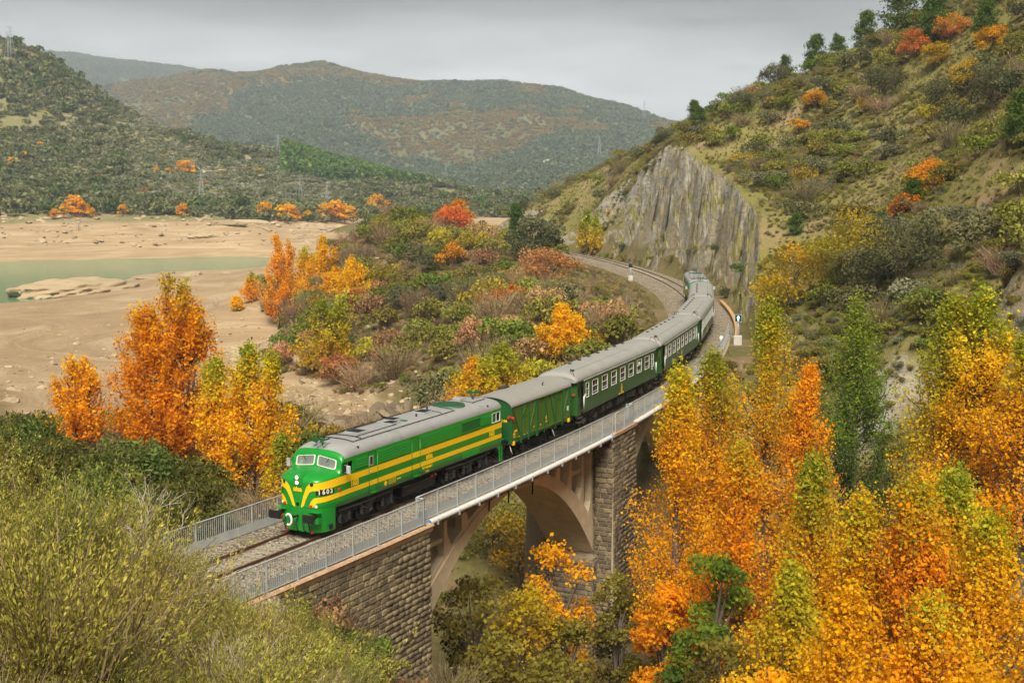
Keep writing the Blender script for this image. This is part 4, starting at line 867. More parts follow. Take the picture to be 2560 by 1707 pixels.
    # underframe, fuel tank, bogies
    MB().cbox(7.0, 10.2, -1.2, 1.2, .4, 1.2, .08).build('fuel_tank', M_under, root); MB().box(.9, 17.1, -1.1, 1.1, 1.02, 1.27).build('underframe', M_under, root)
    for sd in (-1, 1):
        for u in (7.3, 7.9, 8.5): MB().box(u, u+.4, *sorted((sd*1.2, sd*1.24)), .62, .66).build('step', M_under2, root)
        for u in (9.7, 10.1): MB().disc((u, sd*1.3, 1.02), (0, 1, 0), .07, .08, 10).build('red_tap', M_red, root)
        MB().tube([(7.0, sd*1.25, .95), (10.1, sd*1.25, .95)], .07, 8).build('air_tank', M_under, root)
    bogie(root, 3.75, (1.95, 3.75, 5.55), .5, 4.9, M_under); bogie(root, 13.5, (11.7, 13.5, 15.3), .5, 4.9, M_under)
    buffers(root, 17.2, 1, M_under, True)
    return root
def torso_person(parent_loc, rz, label, vest, lean=0.0, sc=1.0, reach=0.0):
    """head, neck, torso and bent arms as one skinned body"""
    me = bpy.data.meshes.new('person'); bm = bmesh.new()
    J = [(0, 0, 0), (0, 0, .25), (lean*.3, 0, .48), (lean*.55, 0, .60), (lean*.7+.02, 0, .72), (lean*.75+.04, 0, .84), (lean*.3, .19, .50), (lean*.5+.05, .27, .27), (lean*.6+.28+reach, .2, .22), (lean*.6+.36+reach, .17, .23), (lean*.3, -.19, .50), (lean*.5+.05, -.27, .27), (lean*.6+.28+reach, -.2, .22), (lean*.6+.36+reach, -.17, .23), (.0, .1, -.05), (.38, .12, -.05), (.42, .12, -.45), (0, -.1, -.05), (.38, -.12, -.05), (.42, -.12, -.45)]
    E = [(0, 1), (1, 2), (2, 3), (3, 4), (4, 5), (2, 6), (6, 7), (7, 8), (8, 9), (2, 10), (10, 11), (11, 12), (12, 13), (0, 14), (14, 15), (15, 16), (0, 17), (17, 18), (18, 19)]
    rr = [.17, .16, .15, .06, .10, .09, .075, .055, .042, .035, .075, .055, .042, .035, .1, .085, .06, .1, .085, .06]
    vs_ = [bm.verts.new(j) for j in J]
    for a, b_ in E: bm.edges.new((vs_[a], vs_[b_]))
    bm.to_mesh(me); bm.free()
    o = link('person', me, None, parent_loc, rz); o.scale = (sc,)*3; o.modifiers.new('s', 'SKIN'); o.modifiers.new('u', 'SUBSURF').levels = 1; o.modifiers['u'].render_levels = 2
    for i, r_ in enumerate(rr): me.skin_vertices[0].data[i].radius = (r_, r_*(.75 if i in (0, 1, 2) else 1)); 
    me.skin_vertices[0].data[0].use_root = True
    dg = bpy.context.evaluated_depsgraph_get(); m2 = bpy.data.meshes.new_from_object(o.evaluated_get(dg)); bpy.data.objects.remove(o)
    m2.materials.clear(); m2.materials.append(vest); m2.materials.append(M_skin)
    for p_ in m2.polygons:
        c_ = p_.center; p_.use_smooth = True
        if c_.z > .60 or c_.x > lean*.6+.27+reach: p_.material_index = 1
    o = link('person', m2, None, parent_loc, rz); o.scale = (sc,)*3; tag(o, label, 'person')
    hx = lean*.74+.03; MB().loft([[(hx-.02+r_*math.cos(t)*1.0-.015, r_*.9*math.sin(t), z) for t in np.linspace(0, 2*math.pi, 13)[:-1]] for z, r_ in ((.80, .115), (.86, .118), (.92, .10), (.955, .05))], False, True, True, True).build('hair', M_hair, o)
    for sd in (-1, 1): MB().disc((hx+.095, sd*.035, .80), (1, 0, 0), .014, .02, 8).build('eye', M_black, o)
    MB().add([(hx+.09, -.015, .76), (hx+.09, .015, .76), (hx+.125, 0, .755), (hx+.09, 0, .80)], [(0, 1, 2), (1, 3, 2), (3, 0, 2)]).build('nose', M_skin, o)
    return o
loco = locomotive(M_lgreen, 'bright green locomotive numbered 1603 with yellow bands leading the train')
place_vehicle(loco, 0.0, 17.48)
for y_, nm in ((-.62, 'driver in a yellow vest behind the near windscreen of the green locomotive'), (.6, 'crew member in a yellow vest behind the far windscreen of the green locomotive')):
    c_, s_ = math.cos(loco.rotation_euler.z), math.sin(loco.rotation_euler.z); lx, ly = 2.0, y_
    torso_person((loco.location.x+lx*c_-ly*s_, loco.location.y+lx*s_+ly*c_, 2.62), loco.rotation_euler.z+math.pi, nm, M_vest)
# ------------------------------------------------ goods van
def goods_van():
    root = empty('goods_van'); tag(root, 'small olive green wooden goods van coupled behind the locomotive', 'goods van'); Lv = 8.69; z0, z1 = 1.30, 3.36
    MB().box(.04, Lv-.04, -1.36, 1.36, z0-.1, z1).build('body', M_dark, root)
    n = 12; h = (z1-z0)/n
    pm = MB().cbox(.05, Lv-.05, -1.40, -1.36, 0, h-.012, .012).mesh('plank', M_vgreen); pm2 = MB().cbox(.05, Lv-.05, 1.36, 1.40, 0, h-.012, .012).mesh('plank', M_vgreen); pe = MB().cbox(0, .04, -1.36, 1.36, 0, h-.012, .012).mesh('plank', M_vframe)
    for i in range(n): link('plank', pm, root, (0, 0, z0+i*h)); link('plank', pm2, root, (0, 0, z0+i*h)); link('plank', pe, root, (0, 0, z0+i*h)); link('plank', pe, root, (Lv-.04, 0, z0+i*h))
    for sd in (-1, 1):
        Y = lambda a, b_: sorted((sd*(1.40+a), sd*(1.40+b_)))
        for u in (.06, 1.32, 2.39, 3.56, 3.72, 4.67, 6.34, 7.44, Lv-.06): MB().box(u-.05, u+.05, *Y(-.01, .06), z0-(.35 if u not in (.06, Lv-.06) else .1), z1).build('post', M_vframe, root)
        for (a, za, b_, zb) in ((.1, 3.3, 1.27, 1.36), (2.5, 1.4, 3.5, 3.3), (4.72, 3.3, 5.35, 1.36), (5.5, 3.3, 6.28, 1.36), (7.5, 1.4, Lv-.1, 3.3), (1.5, 2.55, 2.3, 3.25), (6.5, 2.75, 7.4, 3.3), (.1+Lv*0, 3.3, .1, 3.2)):
            d_ = Vector((b_-a, zb-za)).normalized(); p_ = Vector((-d_.y, d_.x))*.035
            MB().prism([(a-p_.x, za-p_.y), (b_-p_.x, zb-p_.y), (b_+p_.x, zb+p_.y), (a+p_.x, za+p_.y)], *Y(.0, .045)).build('brace', M_vframe, root)
        MB().box(1.4, 2.34, *Y(0, .03), 2.50, 2.55).build('hatch_rail', M_vgreen, root); MB().box(6.42, 7.4, *Y(0, .03), 2.72, 2.77).build('hatch_rail', M_vgreen, root)
        for u in (1.85, 6.9): MB().box(u-.02, u+.02, *Y(0, .02), 1.75, 2.5).build('hatch_post', M_vframe, root)
        MB().box(3.62, 7.3, *Y(.02, .09), z1-.1, z1-.03).box(3.62, 7.3, *Y(.02, .07), z0-.05, z0+.03).build('door_track', M_vgreen, root)
        MB().box(0, Lv, *sorted((sd*1.2, sd*1.40)), z0-.22, z0-.01).build('sole_bar', M_vframe, root)
        MB().box(8.25, 8.5, *Y(.0, .012), 1.75, 2.05).build('label_plate', M_white, root)
        if sd < 0:
            put_text('J 300164', .16, M_yellow, root, (.62, -1.405, 1.78), -1, .008, sx=.7); put_text('RN', .2, M_yellow, root, (.4, -1.405, 1.6), -1, .008); put_text('15.4 t', .12, M_yellow, root, (.45, -1.405, 1.44), -1, .006)
            put_text('44', .3, M_yellow, root, (4.98, -1.407, 1.85), -1, .012, sx=.7); put_text('ALSA', .15, M_yellow, root, (5.0, -1.407, 1.62), -1, .006); put_text('EN', .14, M_yellow, root, (4.15, -1.405, 1.55), -1, .006); put_text('8', .2, M_yellow, root, (3.2, -1.405, 1.6), -1, .006)
            for u in (1.0, 1.7, 2.2): MB().box(u, u+.28, -1.404, -1.40, 1.34, 1.38).build('lettering', M_yellow, root)
    o = link('lettering', text_mesh('7005184', .22, M_yellow, .008), root, (-.012, -.75, 2.45)); o.rotation_euler = (math.pi/2, 0, -math.pi/2)
    prof = [(1.48*math.cos(t)*(1), 3.33+.55*math.sin(t)) for t in np.linspace(0, math.pi, 17)]
    MB().loft([[(u, y_, z_) for y_, z_ in prof]+[(u, y_*.985, z_-.05) for y_, z_ in reversed(prof)] for u in (-.1, Lv+.1)], True, True).build('roof', M_vroof, root)
    for u in (0.0, Lv): MB().prism([(y_*.92, z_-.06) for y_, z_ in prof], u+(-.001 if u == 0 else -.04), u+(.04 if u == 0 else .001), 'x').build('end_panel', M_vframe, root)
    MB().cbox(3.0, 3.7, .55, 1.0, 3.62, 3.95, .03).build('roof_vent', M_under2, root); MB().tube([(5.6, -.85, 3.6), (5.6, -.85, 3.95), (5.75, -.85, 3.95)], .035, 6).build('chimney', M_under, root)
    for (u, y_, z_) in ((-.06, .3, 2.9), (-.06, -1.3, 2.7), (-.06, .35, 1.7), (8.75, -1.2, 2.3)): MB().disc((u, y_, z_), (1, 0, 0), .09, .12, 14).build('tail_lamp', M_red, root)
    MB().disc((.06, -1.5, 2.65), (0, 1, 0), .09, .14, 12).build('tail_lamp', M_red, root)
    for u in (.25, 8.45): MB().cbox(u-.09, u+.09, -1.5, -1.36, .98, 1.22, .02).build('buffer_step', M_yellow, root)
    for u in (1.9, 6.8):
        wheelset(u, .48, root, M_under)
        for sd in (-1, 1): MB().cbox(u-.2, u+.2, *sorted((sd*1.05, sd*1.25)), .3, .7, .03).prism([(u-.75, .98), (u, .72), (u+.75, .98), (u, .86)], *sorted((sd*1.08, sd*1.2))).build('axle_box', M_under, root)
    MB().tube([(6.2, -1.25, .95), (6.25, -1.35, .6), (6.45, -1.35, .4), (6.5, -1.3, .35)], .025, 6).build('hose', M_white, root); MB().tube([(.2, -1.2, .95), (.22, -1.3, .6), (.4, -1.3, .4)], .025, 6).build('hose', M_white, root)
    MB().box(.3, 8.4, -.9, .9, .95, 1.1).build('underframe', M_under, root)
    buffers(root, 0, -1, M_under); buffers(root, Lv, 1, M_under); return root
van = place_vehicle(goods_van(), 18.48, 8.69)
# ------------------------------------------------ coach
WIN = [(1.57, 2.18)]+[(2.90+2.07*i, 4.08+2.07*i) for i in range(7)]+[(17.11, 17.66)]
def coach():
    root = empty('passenger_coach'); LC_ = 19.29; zs_, zc_ = 1.15, 3.40
    for sd in (-1, 1):
        y_ = sd*1.45; us = sorted({1.05, 18.25}|{a for w_ in WIN for a in w_}); zz = [zs_, 1.5, 2.15, 3.14, zc_]; mb = MB(); idx = {}
        for u in us:
            for z in zz: idx[u, z] = len(mb.v); mb.v.append((u, y_-sd*(.03 if z == zs_ else 0), z))
        for i in range(len(us)-1):
            for j in range(4):
                if j == 2 and (us[i], us[i+1]) in WIN: continue
                mb.f.append((idx[us[i], zz[j]], idx[us[i+1], zz[j]], idx[us[i+1], zz[j+1]], idx[us[i], zz[j+1]])); mb.sm.append(False)
        mb.build('side', M_cgreen, root)
        Y = lambda a, b_: sorted((y_+sd*a, y_+sd*b_))
        MB().box(1.05, 18.25, *Y(0, .03), zc_-.03, zc_+.02).build('cant_rail', M_cream if sd < 0 else M_cgrey, root)
        for (a, b_) in WIN:
            fr = MB(); fr.box(a, a+.03, *Y(-.04, .02), 2.15, 3.14); fr.box(b_-.03, b_, *Y(-.04, .02), 2.15, 3.14); fr.box(a+.03, b_-.03, *Y(-.04, .02), 3.11, 3.14); fr.box(a-.02, b_+.02, *Y(-.04, .035), 2.13, 2.17); fr.box(a+.03, b_-.03, *Y(-.04, .01), 2.69, 2.725); fr.box(a+.03, b_-.03, *Y(-.04, .01), 2.31, 2.33)
            wf = fr.build('window', M_cream, root); MB().box(a+.03, b_-.03, *Y(-.03, -.02), 2.17, 2.7).build('pane', M_glass, wf)
            if b_-a > 1: MB().box(b_-.38, b_-.07, *Y(-.14, -.10), 2.72, 3.09).build('curtain', M_curtain, wf)
        # recessed end doors
        for u0, u1 in ((.10, 1.05), (18.25, 19.19)):
            MB().box(u0, u1, *sorted((sd*1.26, sd*1.30)), zs_-.1, zc_).build('door', M_cgreen, root); MB().box(u0+.3, u1-.3, *sorted((sd*1.30, sd*1.315)), 2.3, 3.0).build('door_window', M_dark, root)
            MB().cbox(u0+.1, u1-.1, *sorted((sd*1.2, sd*1.5)), .62, .66, .01).cbox(u0+.1, u1-.1, *sorted((sd*1.25, sd*1.45)), .9, .94, .01).build('footboard', M_under2, root)
        for u in (.95, 1.12, 18.18, 18.35): MB().tube([(u, y_+sd*.06, 1.45), (u, y_+sd*.06, 2.35)], .02, 6).build('handrail', M_white, root)
        MB().cbox(1.32, 1.44, *Y(0, .05), 2.25, 2.42, .01).build('sign_plate', M_white, root); MB().box(17.15, 17.5, *Y(0, .012), 1.88, 2.12).build('sign_plate', M_white, root)
        if sd < 0: put_text('8', .32, M_yellow, root, (9.5, y_-.004, 1.82), -1, .012); put_text('RN', .24, M_yellow, root, (9.5, y_-.004, 1.62), -1, .01); put_text('5029', .17, M_yellow, root, (9.5, y_-.004, 1.42), -1, .006); put_text('ALSA  TREN  5029', .15, M_yellow, root, (9.4, y_-.003, 1.25), -1, .005)
    # roof with domed ends
    rings = []
    for u, f, dz in ((-.28, .90, -.30), (-.22, .95, -.14), (-.05, .985, -.05), (.3, 1, -.01), (1.0, 1, 0), (6, 1, 0), (12, 1, 0), (18.3, 1, 0), (19.0, 1, -.01), (19.34, .985, -.05), (19.51, .95, -.14), (19.57, .90, -.30)):
        ring_ = [];
        for t in np.linspace(0, math.pi, 25):
            e_ = 2/2.5; c_, s_ = math.cos(t), math.sin(t); ring_.append((u, 1.47*f*math.copysign(abs(c_)**e_, c_), 3.38+max(0, (.68+dz))*abs(s_)**e_))
        rings.append(ring_)
    MB().loft(rings, True, True, True, True).build('roof', M_cgrey, root)
    for u in (.0, 19.25): MB().box(u, u+.06, -1.38, 1.38, zs_, 3.5).build('end_wall', M_cgreen, root); 
    for u in (-.42, 19.29): MB().cbox(u, u+.42, -.62, .62, 1.05, 3.25, .04).build('gangway', M_dark, root)
    for u in (-.06, 19.33):
        for y_ in (-1.15, 1.15): MB().disc((u, y_, 2.55), (1, 0, 0), .09, .12, 12).build('tail_lamp', M_red, root)
    for u, d_ in ((.25, -1), (19.04, 1)):
        MB().disc((u-.1*d_*-1, -1.12, 3.78), (d_, -.3, .5), .11, .08, 12).build('roof_lamp', M_red, root)
        MB().tube([(u+.2*-d_, -.75+.0, 4.0), (u+.0*d_, -.8, 4.25), (u+.25*d_, -1.0, 4.2), (u+.3*d_, -1.2, 3.85), (u+.2*d_, -1.25, 3.7)], .02, 5).build('cable_loop', M_under2, root)
        MB().tube([(u+.2*-d_, .75, 4.0), (u, .8, 4.2), (u+.25*d_, 1.0, 4.1), (u+.3*d_, 1.15, 3.85)], .02, 5).build('cable_loop', M_under2, root)
    for i in range(7):
        u = 3.6+2.0*i; MB().cbox(u, u+.28, .42, .62, 4.02, 4.12, .02).build('roof_vent', M_under2, root)
    MB().tube([(u, -.72, 4.0-.0) for u in np.linspace(.9, 13.5, 10)], .018, 5).build('roof_cable', M_under2, root); MB().cbox(.75, 1.0, -.82, -.62, 3.95, 4.12, .02).build('cable_box', M_under2, root)
    # interior: floor, seats
    MB().box(.3, 19, -1.3, 1.3, 1.2, 1.3).box(.3, 19, -.06, .06, 1.3, 3.3).build('interior', M_inter, root)
    sm_ = MB().cbox(-.25, .25, .15, 1.3, 0, .45, .04).cbox(-.28, -.12, .15, 1.3, .4, 1.15, .04).cbox(-.25, .25, -1.3, -.15, 0, .45, .04).cbox(-.28, -.12, -1.3, -.15, .4, 1.15, .04).mesh('seat', M_inter)
    for i in range(14): link('seat', sm_, root, (2.7+1.04*i, 0, 1.3))
    MB().box(.2, 19.1, -1.2, 1.2, .95, 1.14).build('underframe', M_under2, root)
    for (u, l_, d_) in ((5.4, .7, .5), (6.6, 1.2, .45), (9.0, 1.6, .5), (11.4, .9, .4), (12.6, .8, .5)):
        for sd in (-1, 1): MB().cbox(u, u+l_, *sorted((sd*.7, sd*1.3)), .95-d_, .96, .03).build('equipment_box', M_under2, root)
    bogie(root, 3.0, (1.8, 4.2), .47, 3.3, M_under2, False); bogie(root, 16.3, (15.1, 17.5), .47, 3.3, M_under2, False)
    buffers(root, 0, -1, M_under); buffers(root, LC_, 1, M_under); return root
co = coach(); coaches = [co]
for i in range(3): coaches.append(copy_tree(co))
for i, (o, lb) in enumerate(zip(coaches, ('first dark green coach, coupled to the goods van, with a passenger at the window', 'second dark green coach, partly behind the tops of the orange poplars', 'third green coach on the bend beside the lit signal', 'last grey-roofed coach, coupled to the rear locomotive under the cliff'))):
    tag(o, lb, 'railway coach', 'passenger coaches of the train'); place_vehicle(o, 28.17+20.19*i, 19.29)
c_, s_ = math.cos(co.rotation_euler.z), math.sin(co.rotation_euler.z); lx, ly = 13.72, -.92
pp_ = torso_person((co.location.x+lx*c_-ly*s_, co.location.y+lx*s_+ly*c_, 2.02), co.rotation_euler.z-math.pi/2, 'passenger with grey hair leaning out of a coach window', simple('shirt_red', (.5, .06, .06), .9, 0, .1, 8), .75, 1.0, -.25)
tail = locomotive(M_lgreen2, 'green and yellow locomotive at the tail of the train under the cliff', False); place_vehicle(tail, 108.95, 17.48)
# ================================================================== vegetation
def leaf_mat(name, trans=.3, hue=.02, val=.25, attr=True, ramp=None):
    m_ = bpy.data.materials.new(name); m_.use_nodes = True; n_ = m_.node_tree; n_.nodes.clear(); lk = n_.links.new
    out = nd(n_, 'ShaderNodeOutputMaterial'); oi = nd(n_, 'ShaderNodeObjectInfo')
    if ramp:
        r_ = nd(n_, 'ShaderNodeValToRGB'); e = r_.color_ramp.elements; r_.color_ramp.interpolation = 'LINEAR'
        while len(e) < len(ramp): e.new(.5)
        for i, c_ in enumerate(ramp): e[i].position = i/(len(ramp)-1); e[i].color = (*c_, 1)
        lk(oi.outputs['Random'], r_.inputs[0]); base = r_.outputs[0]
        at_ = nd(n_, 'ShaderNodeAttribute', attribute_name='col'); base = mixc(n_, 1.0, base, at_.outputs['Color'], 'MULTIPLY')
    else:
        base = nd(n_, 'ShaderNodeAttribute', attribute_name='col').outputs['Color']
    h = nd(n_, 'ShaderNodeHueSaturation'); lk(base, h.inputs['Color'])
    m1 = nd(n_, 'ShaderNodeMapRange'); m1.inputs['To Min'].default_value = .5-hue; m1.inputs['To Max'].default_value = .5+hue; lk(oi.outputs['Random'], m1.inputs['Value']); lk(m1.outputs[0], h.inputs['Hue'])
    fr = nd(n_, 'ShaderNodeMath', operation='MULTIPLY'); lk(oi.outputs['Random'], fr.inputs[0]); fr.inputs[1].default_value = 7.31; f2 = nd(n_, 'ShaderNodeMath', operation='FRACT'); lk(fr.outputs[0], f2.inputs[0])
    m2 = nd(n_, 'ShaderNodeMapRange'); m2.inputs['To Min'].default_value = 1-val; m2.inputs['To Max'].default_value = 1+val; lk(f2.outputs[0], m2.inputs['Value']); lk(m2.outputs[0], h.inputs['Value'])
    d = nd(n_, 'ShaderNodeBsdfDiffuse'); t = nd(n_, 'ShaderNodeBsdfTranslucent'); lk(h.outputs[0], d.inputs['Color']); lk(h.outputs[0], t.inputs['Color'])
    mx = nd(n_, 'ShaderNodeMixShader'); mx.inputs[0].default_value = trans; lk(d.outputs[0], mx.inputs[1]); lk(t.outputs[0], mx.inputs[2]); lk(mx.outputs[0], out.inputs['Surface'])
    MATS[name] = m_; return m_
M_leaf = leaf_mat('tree_leaves', .45, .012, .10)
M_shrub = leaf_mat('shrub_leaves', .25, .03, .28)
M_bark = simple('bark', (.13, .10, .075), .95, 0, .3, 4, .5, 15)
M_bark2 = simple('pale_twigs', (.42, .35, .27), .95, 0, .25, 4)
M_twig = simple('brown_twigs', (.20, .13, .085), .95, 0, .25, 3)
def unit(n, g): v = g.normal(size=(n, 3)); return v/np.linalg.norm(v, axis=1, keepdims=True)
def leaf_quads(P, size, g, out=None, bias=.6, aspect=.62):
    n = len(P); N = unit(n, g)
    if out is not None: N = N+out*bias; N /= np.linalg.norm(N, axis=1, keepdims=True)
    A = np.cross(N, unit(n, g)); A /= np.linalg.norm(A, axis=1, keepdims=True)+1e-9; B = np.cross(N, A); s = (size*np.clip(g.lognormal(-.05, .38, n), .4, 1.9))[:, None]
    V = np.stack([P-A*s*.5, P+B*s*.5*aspect, P+A*s*.5, P-B*s*.5*aspect], 1).reshape(-1, 3); F = np.arange(4*n).reshape(n, 4); return V, F
def col_var(base, n, g, v=.18, cv=.06):
    k = g.normal(1, v, (n, 1)).clip(.5, 1.6); return np.clip(np.asarray(base)*k*g.normal(1, cv, (n, 3)), 0.002, .95)
def rep4(c): return np.repeat(c, 4, axis=0)
OR, OR2, YE, YG, GR, DG, MU, SA, RD, BRN = (.92, .40, .012), (.82, .29, .008), (.90, .50, .014), (.46, .45, .03), (.17, .25, .03), (.06, .11, .022), (.46, .33, .02), (.52, .20, .075), (.55, .085, .05), (.24, .13, .06)
def lerp(a, b, t): return tuple(x*(1-t)+y*t for x, y in zip(a, b))
def ramp_col(stops, h):                  # stops: [(height 0..1, colour)]
    r_ = [[np.interp(h, [s[0] for s in stops], [s[1][i] for s in stops])] for i in range(3)]; return np.array(r_).reshape(3, -1).T
# ------------------------------------------------ upright poplar: trunk with steep limbs, leaves in tufts along them
def poplar_meshes(seed, H, Rr, stops, nleaf=9000, leaf=.24, low=.06, top_sparse=.0, widest=.36, multi=1, patch=None):
    g = np.random.default_rng(seed); mb = MB(); tips = []; cl = []
    def prof(t): return np.interp(t, [0, low, widest*.6, widest, .65, .85, 1.0], [.15, .45, .88, 1.0, .82, .45, .06])
    stems = [(0.0, 0.0, 0.0, 0.0, H)]
    for k in range(multi-1): a = g.uniform(0, 6.28); stems.append((math.cos(a)*.3, math.sin(a)*.3, math.cos(a)*Rr*.42, math.sin(a)*Rr*.42, H*g.uniform(.72, .95)))
    for (bx, by, ex, ey, h) in stems:
        n = 9; tr_ = [(bx+ex*(i/n)**.8+g.normal(0, .06), by+ey*(i/n)**.8+g.normal(0, .06), h*.97*i/n) for i in range(n+1)]; r0 = .016*H if multi == 1 else .011*H
        mb.tube([(x, y, z-(.6 if z == 0 else 0)) for x, y, z in tr_], [r0*(1-i/n)**.9+.02 for i in range(n+1)], 7)
        nb = int(64/multi)+14
        for b_ in range(nb):
            t0 = g.uniform(low, .9)**.85; zb = t0*h; x0 = np.interp(zb, [q[2] for q in tr_], [q[0] for q in tr_]); y0 = np.interp(zb, [q[2] for q in tr_], [q[1] for q in tr_])
            az = g.uniform(0, 6.283); tend = min(.99, t0+g.uniform(.10, .26)); rad = Rr*prof(tend)*g.uniform(.55, 1.05)/(1 if multi == 1 else 1.2); zt = tend*h
            P = []
            for i in range(6):
                q = i/5; rr = rad*(1-(1-q)**1.7); P.append((x0+math.cos(az)*rr+g.normal(0, .07), y0+math.sin(az)*rr+g.normal(0, .07), zb+(zt-zb)*q**1.15))
            mb.tube(P, [.05*(1-q)+.012 for q in np.linspace(0, 1, 6)], 4, False)
            for q in np.arange(.22, 1.08, .11):
                p_ = np.array([np.interp(q*5, range(6), [v[i] for v in P]) for i in range(3)]); p_[2] += max(0, q-1)*1.2; tips.append(p_+g.normal(0, .16, 3)); cl.append((az, q))
    tips = np.array(tips); kz = tips[:, 2]/H; keep = g.random(len(tips)) > top_sparse*np.clip((kz-.55)/.45, 0, 1)
    tips = tips[keep]; cpatch = g.normal(0, .09, len(tips))
    idx = g.integers(0, len(tips), nleaf); sg = np.array([.21, .21, .34])*(.8+.04*H*.6)
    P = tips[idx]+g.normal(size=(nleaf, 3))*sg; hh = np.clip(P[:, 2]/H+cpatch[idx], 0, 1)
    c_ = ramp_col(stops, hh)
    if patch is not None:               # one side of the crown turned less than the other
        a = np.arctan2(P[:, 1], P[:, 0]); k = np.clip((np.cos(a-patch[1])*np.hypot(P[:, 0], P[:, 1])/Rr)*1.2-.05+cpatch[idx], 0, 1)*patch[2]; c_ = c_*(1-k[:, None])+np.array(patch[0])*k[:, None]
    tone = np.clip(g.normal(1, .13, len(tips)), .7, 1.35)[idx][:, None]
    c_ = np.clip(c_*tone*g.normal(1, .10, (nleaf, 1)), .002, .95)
    o_ = np.c_[P[:, :2], np.full(nleaf, .3*Rr)]; o_ /= np.linalg.norm(o_, axis=1, keepdims=True)+1e-9
    V, F = leaf_quads(P, leaf, g, o_, .35, .8)
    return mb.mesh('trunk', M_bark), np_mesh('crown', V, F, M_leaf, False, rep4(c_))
# ------------------------------------------------ spreading tree: forked trunk, lobes of leaves
def broad_meshes(seed, H, Rr, stops, nleaf=5000, leaf=.24, bare=0.0, flat=.8, low=.25):
    g = np.random.default_rng(seed); mb = MB(); lob = []
    mb.tube([(0, 0, -.5), (g.normal(0, .1), g.normal(0, .1), H*.25), (g.normal(0, .25), g.normal(0, .25), H*.55)], [.026*H, .02*H, .012*H], 7)
    for i in range(16):
        az = i*2.4+g.uniform(-.4, .4); t = g.uniform(low, .85); rr = Rr*math.sqrt(max(.1, 1-((t-.45)/.6)**2))*g.uniform(.45, .8); zt = H*t
        P = [(0, 0, H*g.uniform(.12, .4)), (math.cos(az)*rr*.4, math.sin(az)*rr*.4, H*.3+zt*.4), (math.cos(az)*rr, math.sin(az)*rr, zt)]
        mb.tube(P, [.012*H, .008*H, .02], 5, False); lob.append((P[2], Rr*g.uniform(.26, .46), g.normal(0, .08)))
        for k in range(3): e_ = np.array(P[2])+unit(1, g)[0]*Rr*.4; mb.tube([P[1], P[2], tuple(e_)], [.02, .015, .008], 3, False)
    lob.append(((0, 0, H*.82), Rr*.42, .0)); w_ = np.array([q[1]**2 for q in lob]); idx = g.choice(len(lob), nleaf, p=w_/w_.sum()); c0 = np.array([q[0] for q in lob])[idx]; r_ = np.array([q[1] for q in lob])[idx][:, None]
    D = unit(nleaf, g); D[:, 2] = np.where(D[:, 2] < -.3, -D[:, 2], D[:, 2]); lump = 1+.28*np.sin(D[:, :1]*5+idx[:, None])*np.cos(D[:, 1:2]*4+idx[:, None]*2)
    P = c0+D*r_*lump*g.uniform(.6, 1.12, (nleaf, 1))*np.array([1, 1, flat]); sh = np.array([q[2] for q in lob])[idx]
    hh = np.clip(P[:, 2]/H+sh, 0, 1); c_ = np.clip(ramp_col(stops, hh)*np.clip(1+sh[:, None]*1.8, .6, 1.5)*g.normal(1, .12, (nleaf, 1)), .002, .95)
    if bare > 0: k = g.random(nleaf) > bare; P, D, c_ = P[k], D[k], c_[k]
    V, F = leaf_quads(P, leaf, g, D, .7, .75); return mb.mesh('trunk', M_bark), np_mesh('crown', V, F, M_leaf, False, rep4(c_))
def pine_meshes(seed, H, Rr, c0=(.045, .10, .018), c1=(.10, .17, .03), nleaf=5200, leaf=.26):
    g = np.random.default_rng(seed); mb = MB(); mb.tube([(0, 0, -.5), (0, 0, H*.5), (.1, 0, H)], [.02*H, .013*H, .02], 6); P = []; D = []
    for i in range(80):
        t = g.uniform(.08, .97); az = g.uniform(0, 6.283); ln = Rr*(1-t)**.55*(.55+.45*min(1, t/.3))*g.uniform(.6, 1.1)+.2; z0 = H*t; e_ = np.array([math.cos(az)*ln, math.sin(az)*ln, z0+ln*.25]); mb.tube([(0, 0, z0), tuple(e_)], [.04, .01], 4, False)
        m_ = int(nleaf/80); q = g.uniform(.25, 1.05, m_)[:, None]; p_ = np.array([0, 0, z0])*(1-q)+e_*q+g.normal(size=(m_, 3))*np.array([.30, .30, .24])*(.6+Rr*.14); P.append(p_); D.append(p_-np.array([0, 0, z0-.4]))
    P = np.concatenate(P); D = np.concatenate(D); D /= np.linalg.norm(D, axis=1, keepdims=True); n = len(P); k = g.random((n, 1)); c_ = np.clip((np.array(c0)*(1-k)+np.array(c1)*k)*g.normal(1, .12, (n, 1)), .002, .9)
    V, F = leaf_quads(P, leaf, g, D, .6, .4); return mb.mesh('trunk', M_bark), np_mesh('crown', V, F, M_leaf, False, rep4(c_))
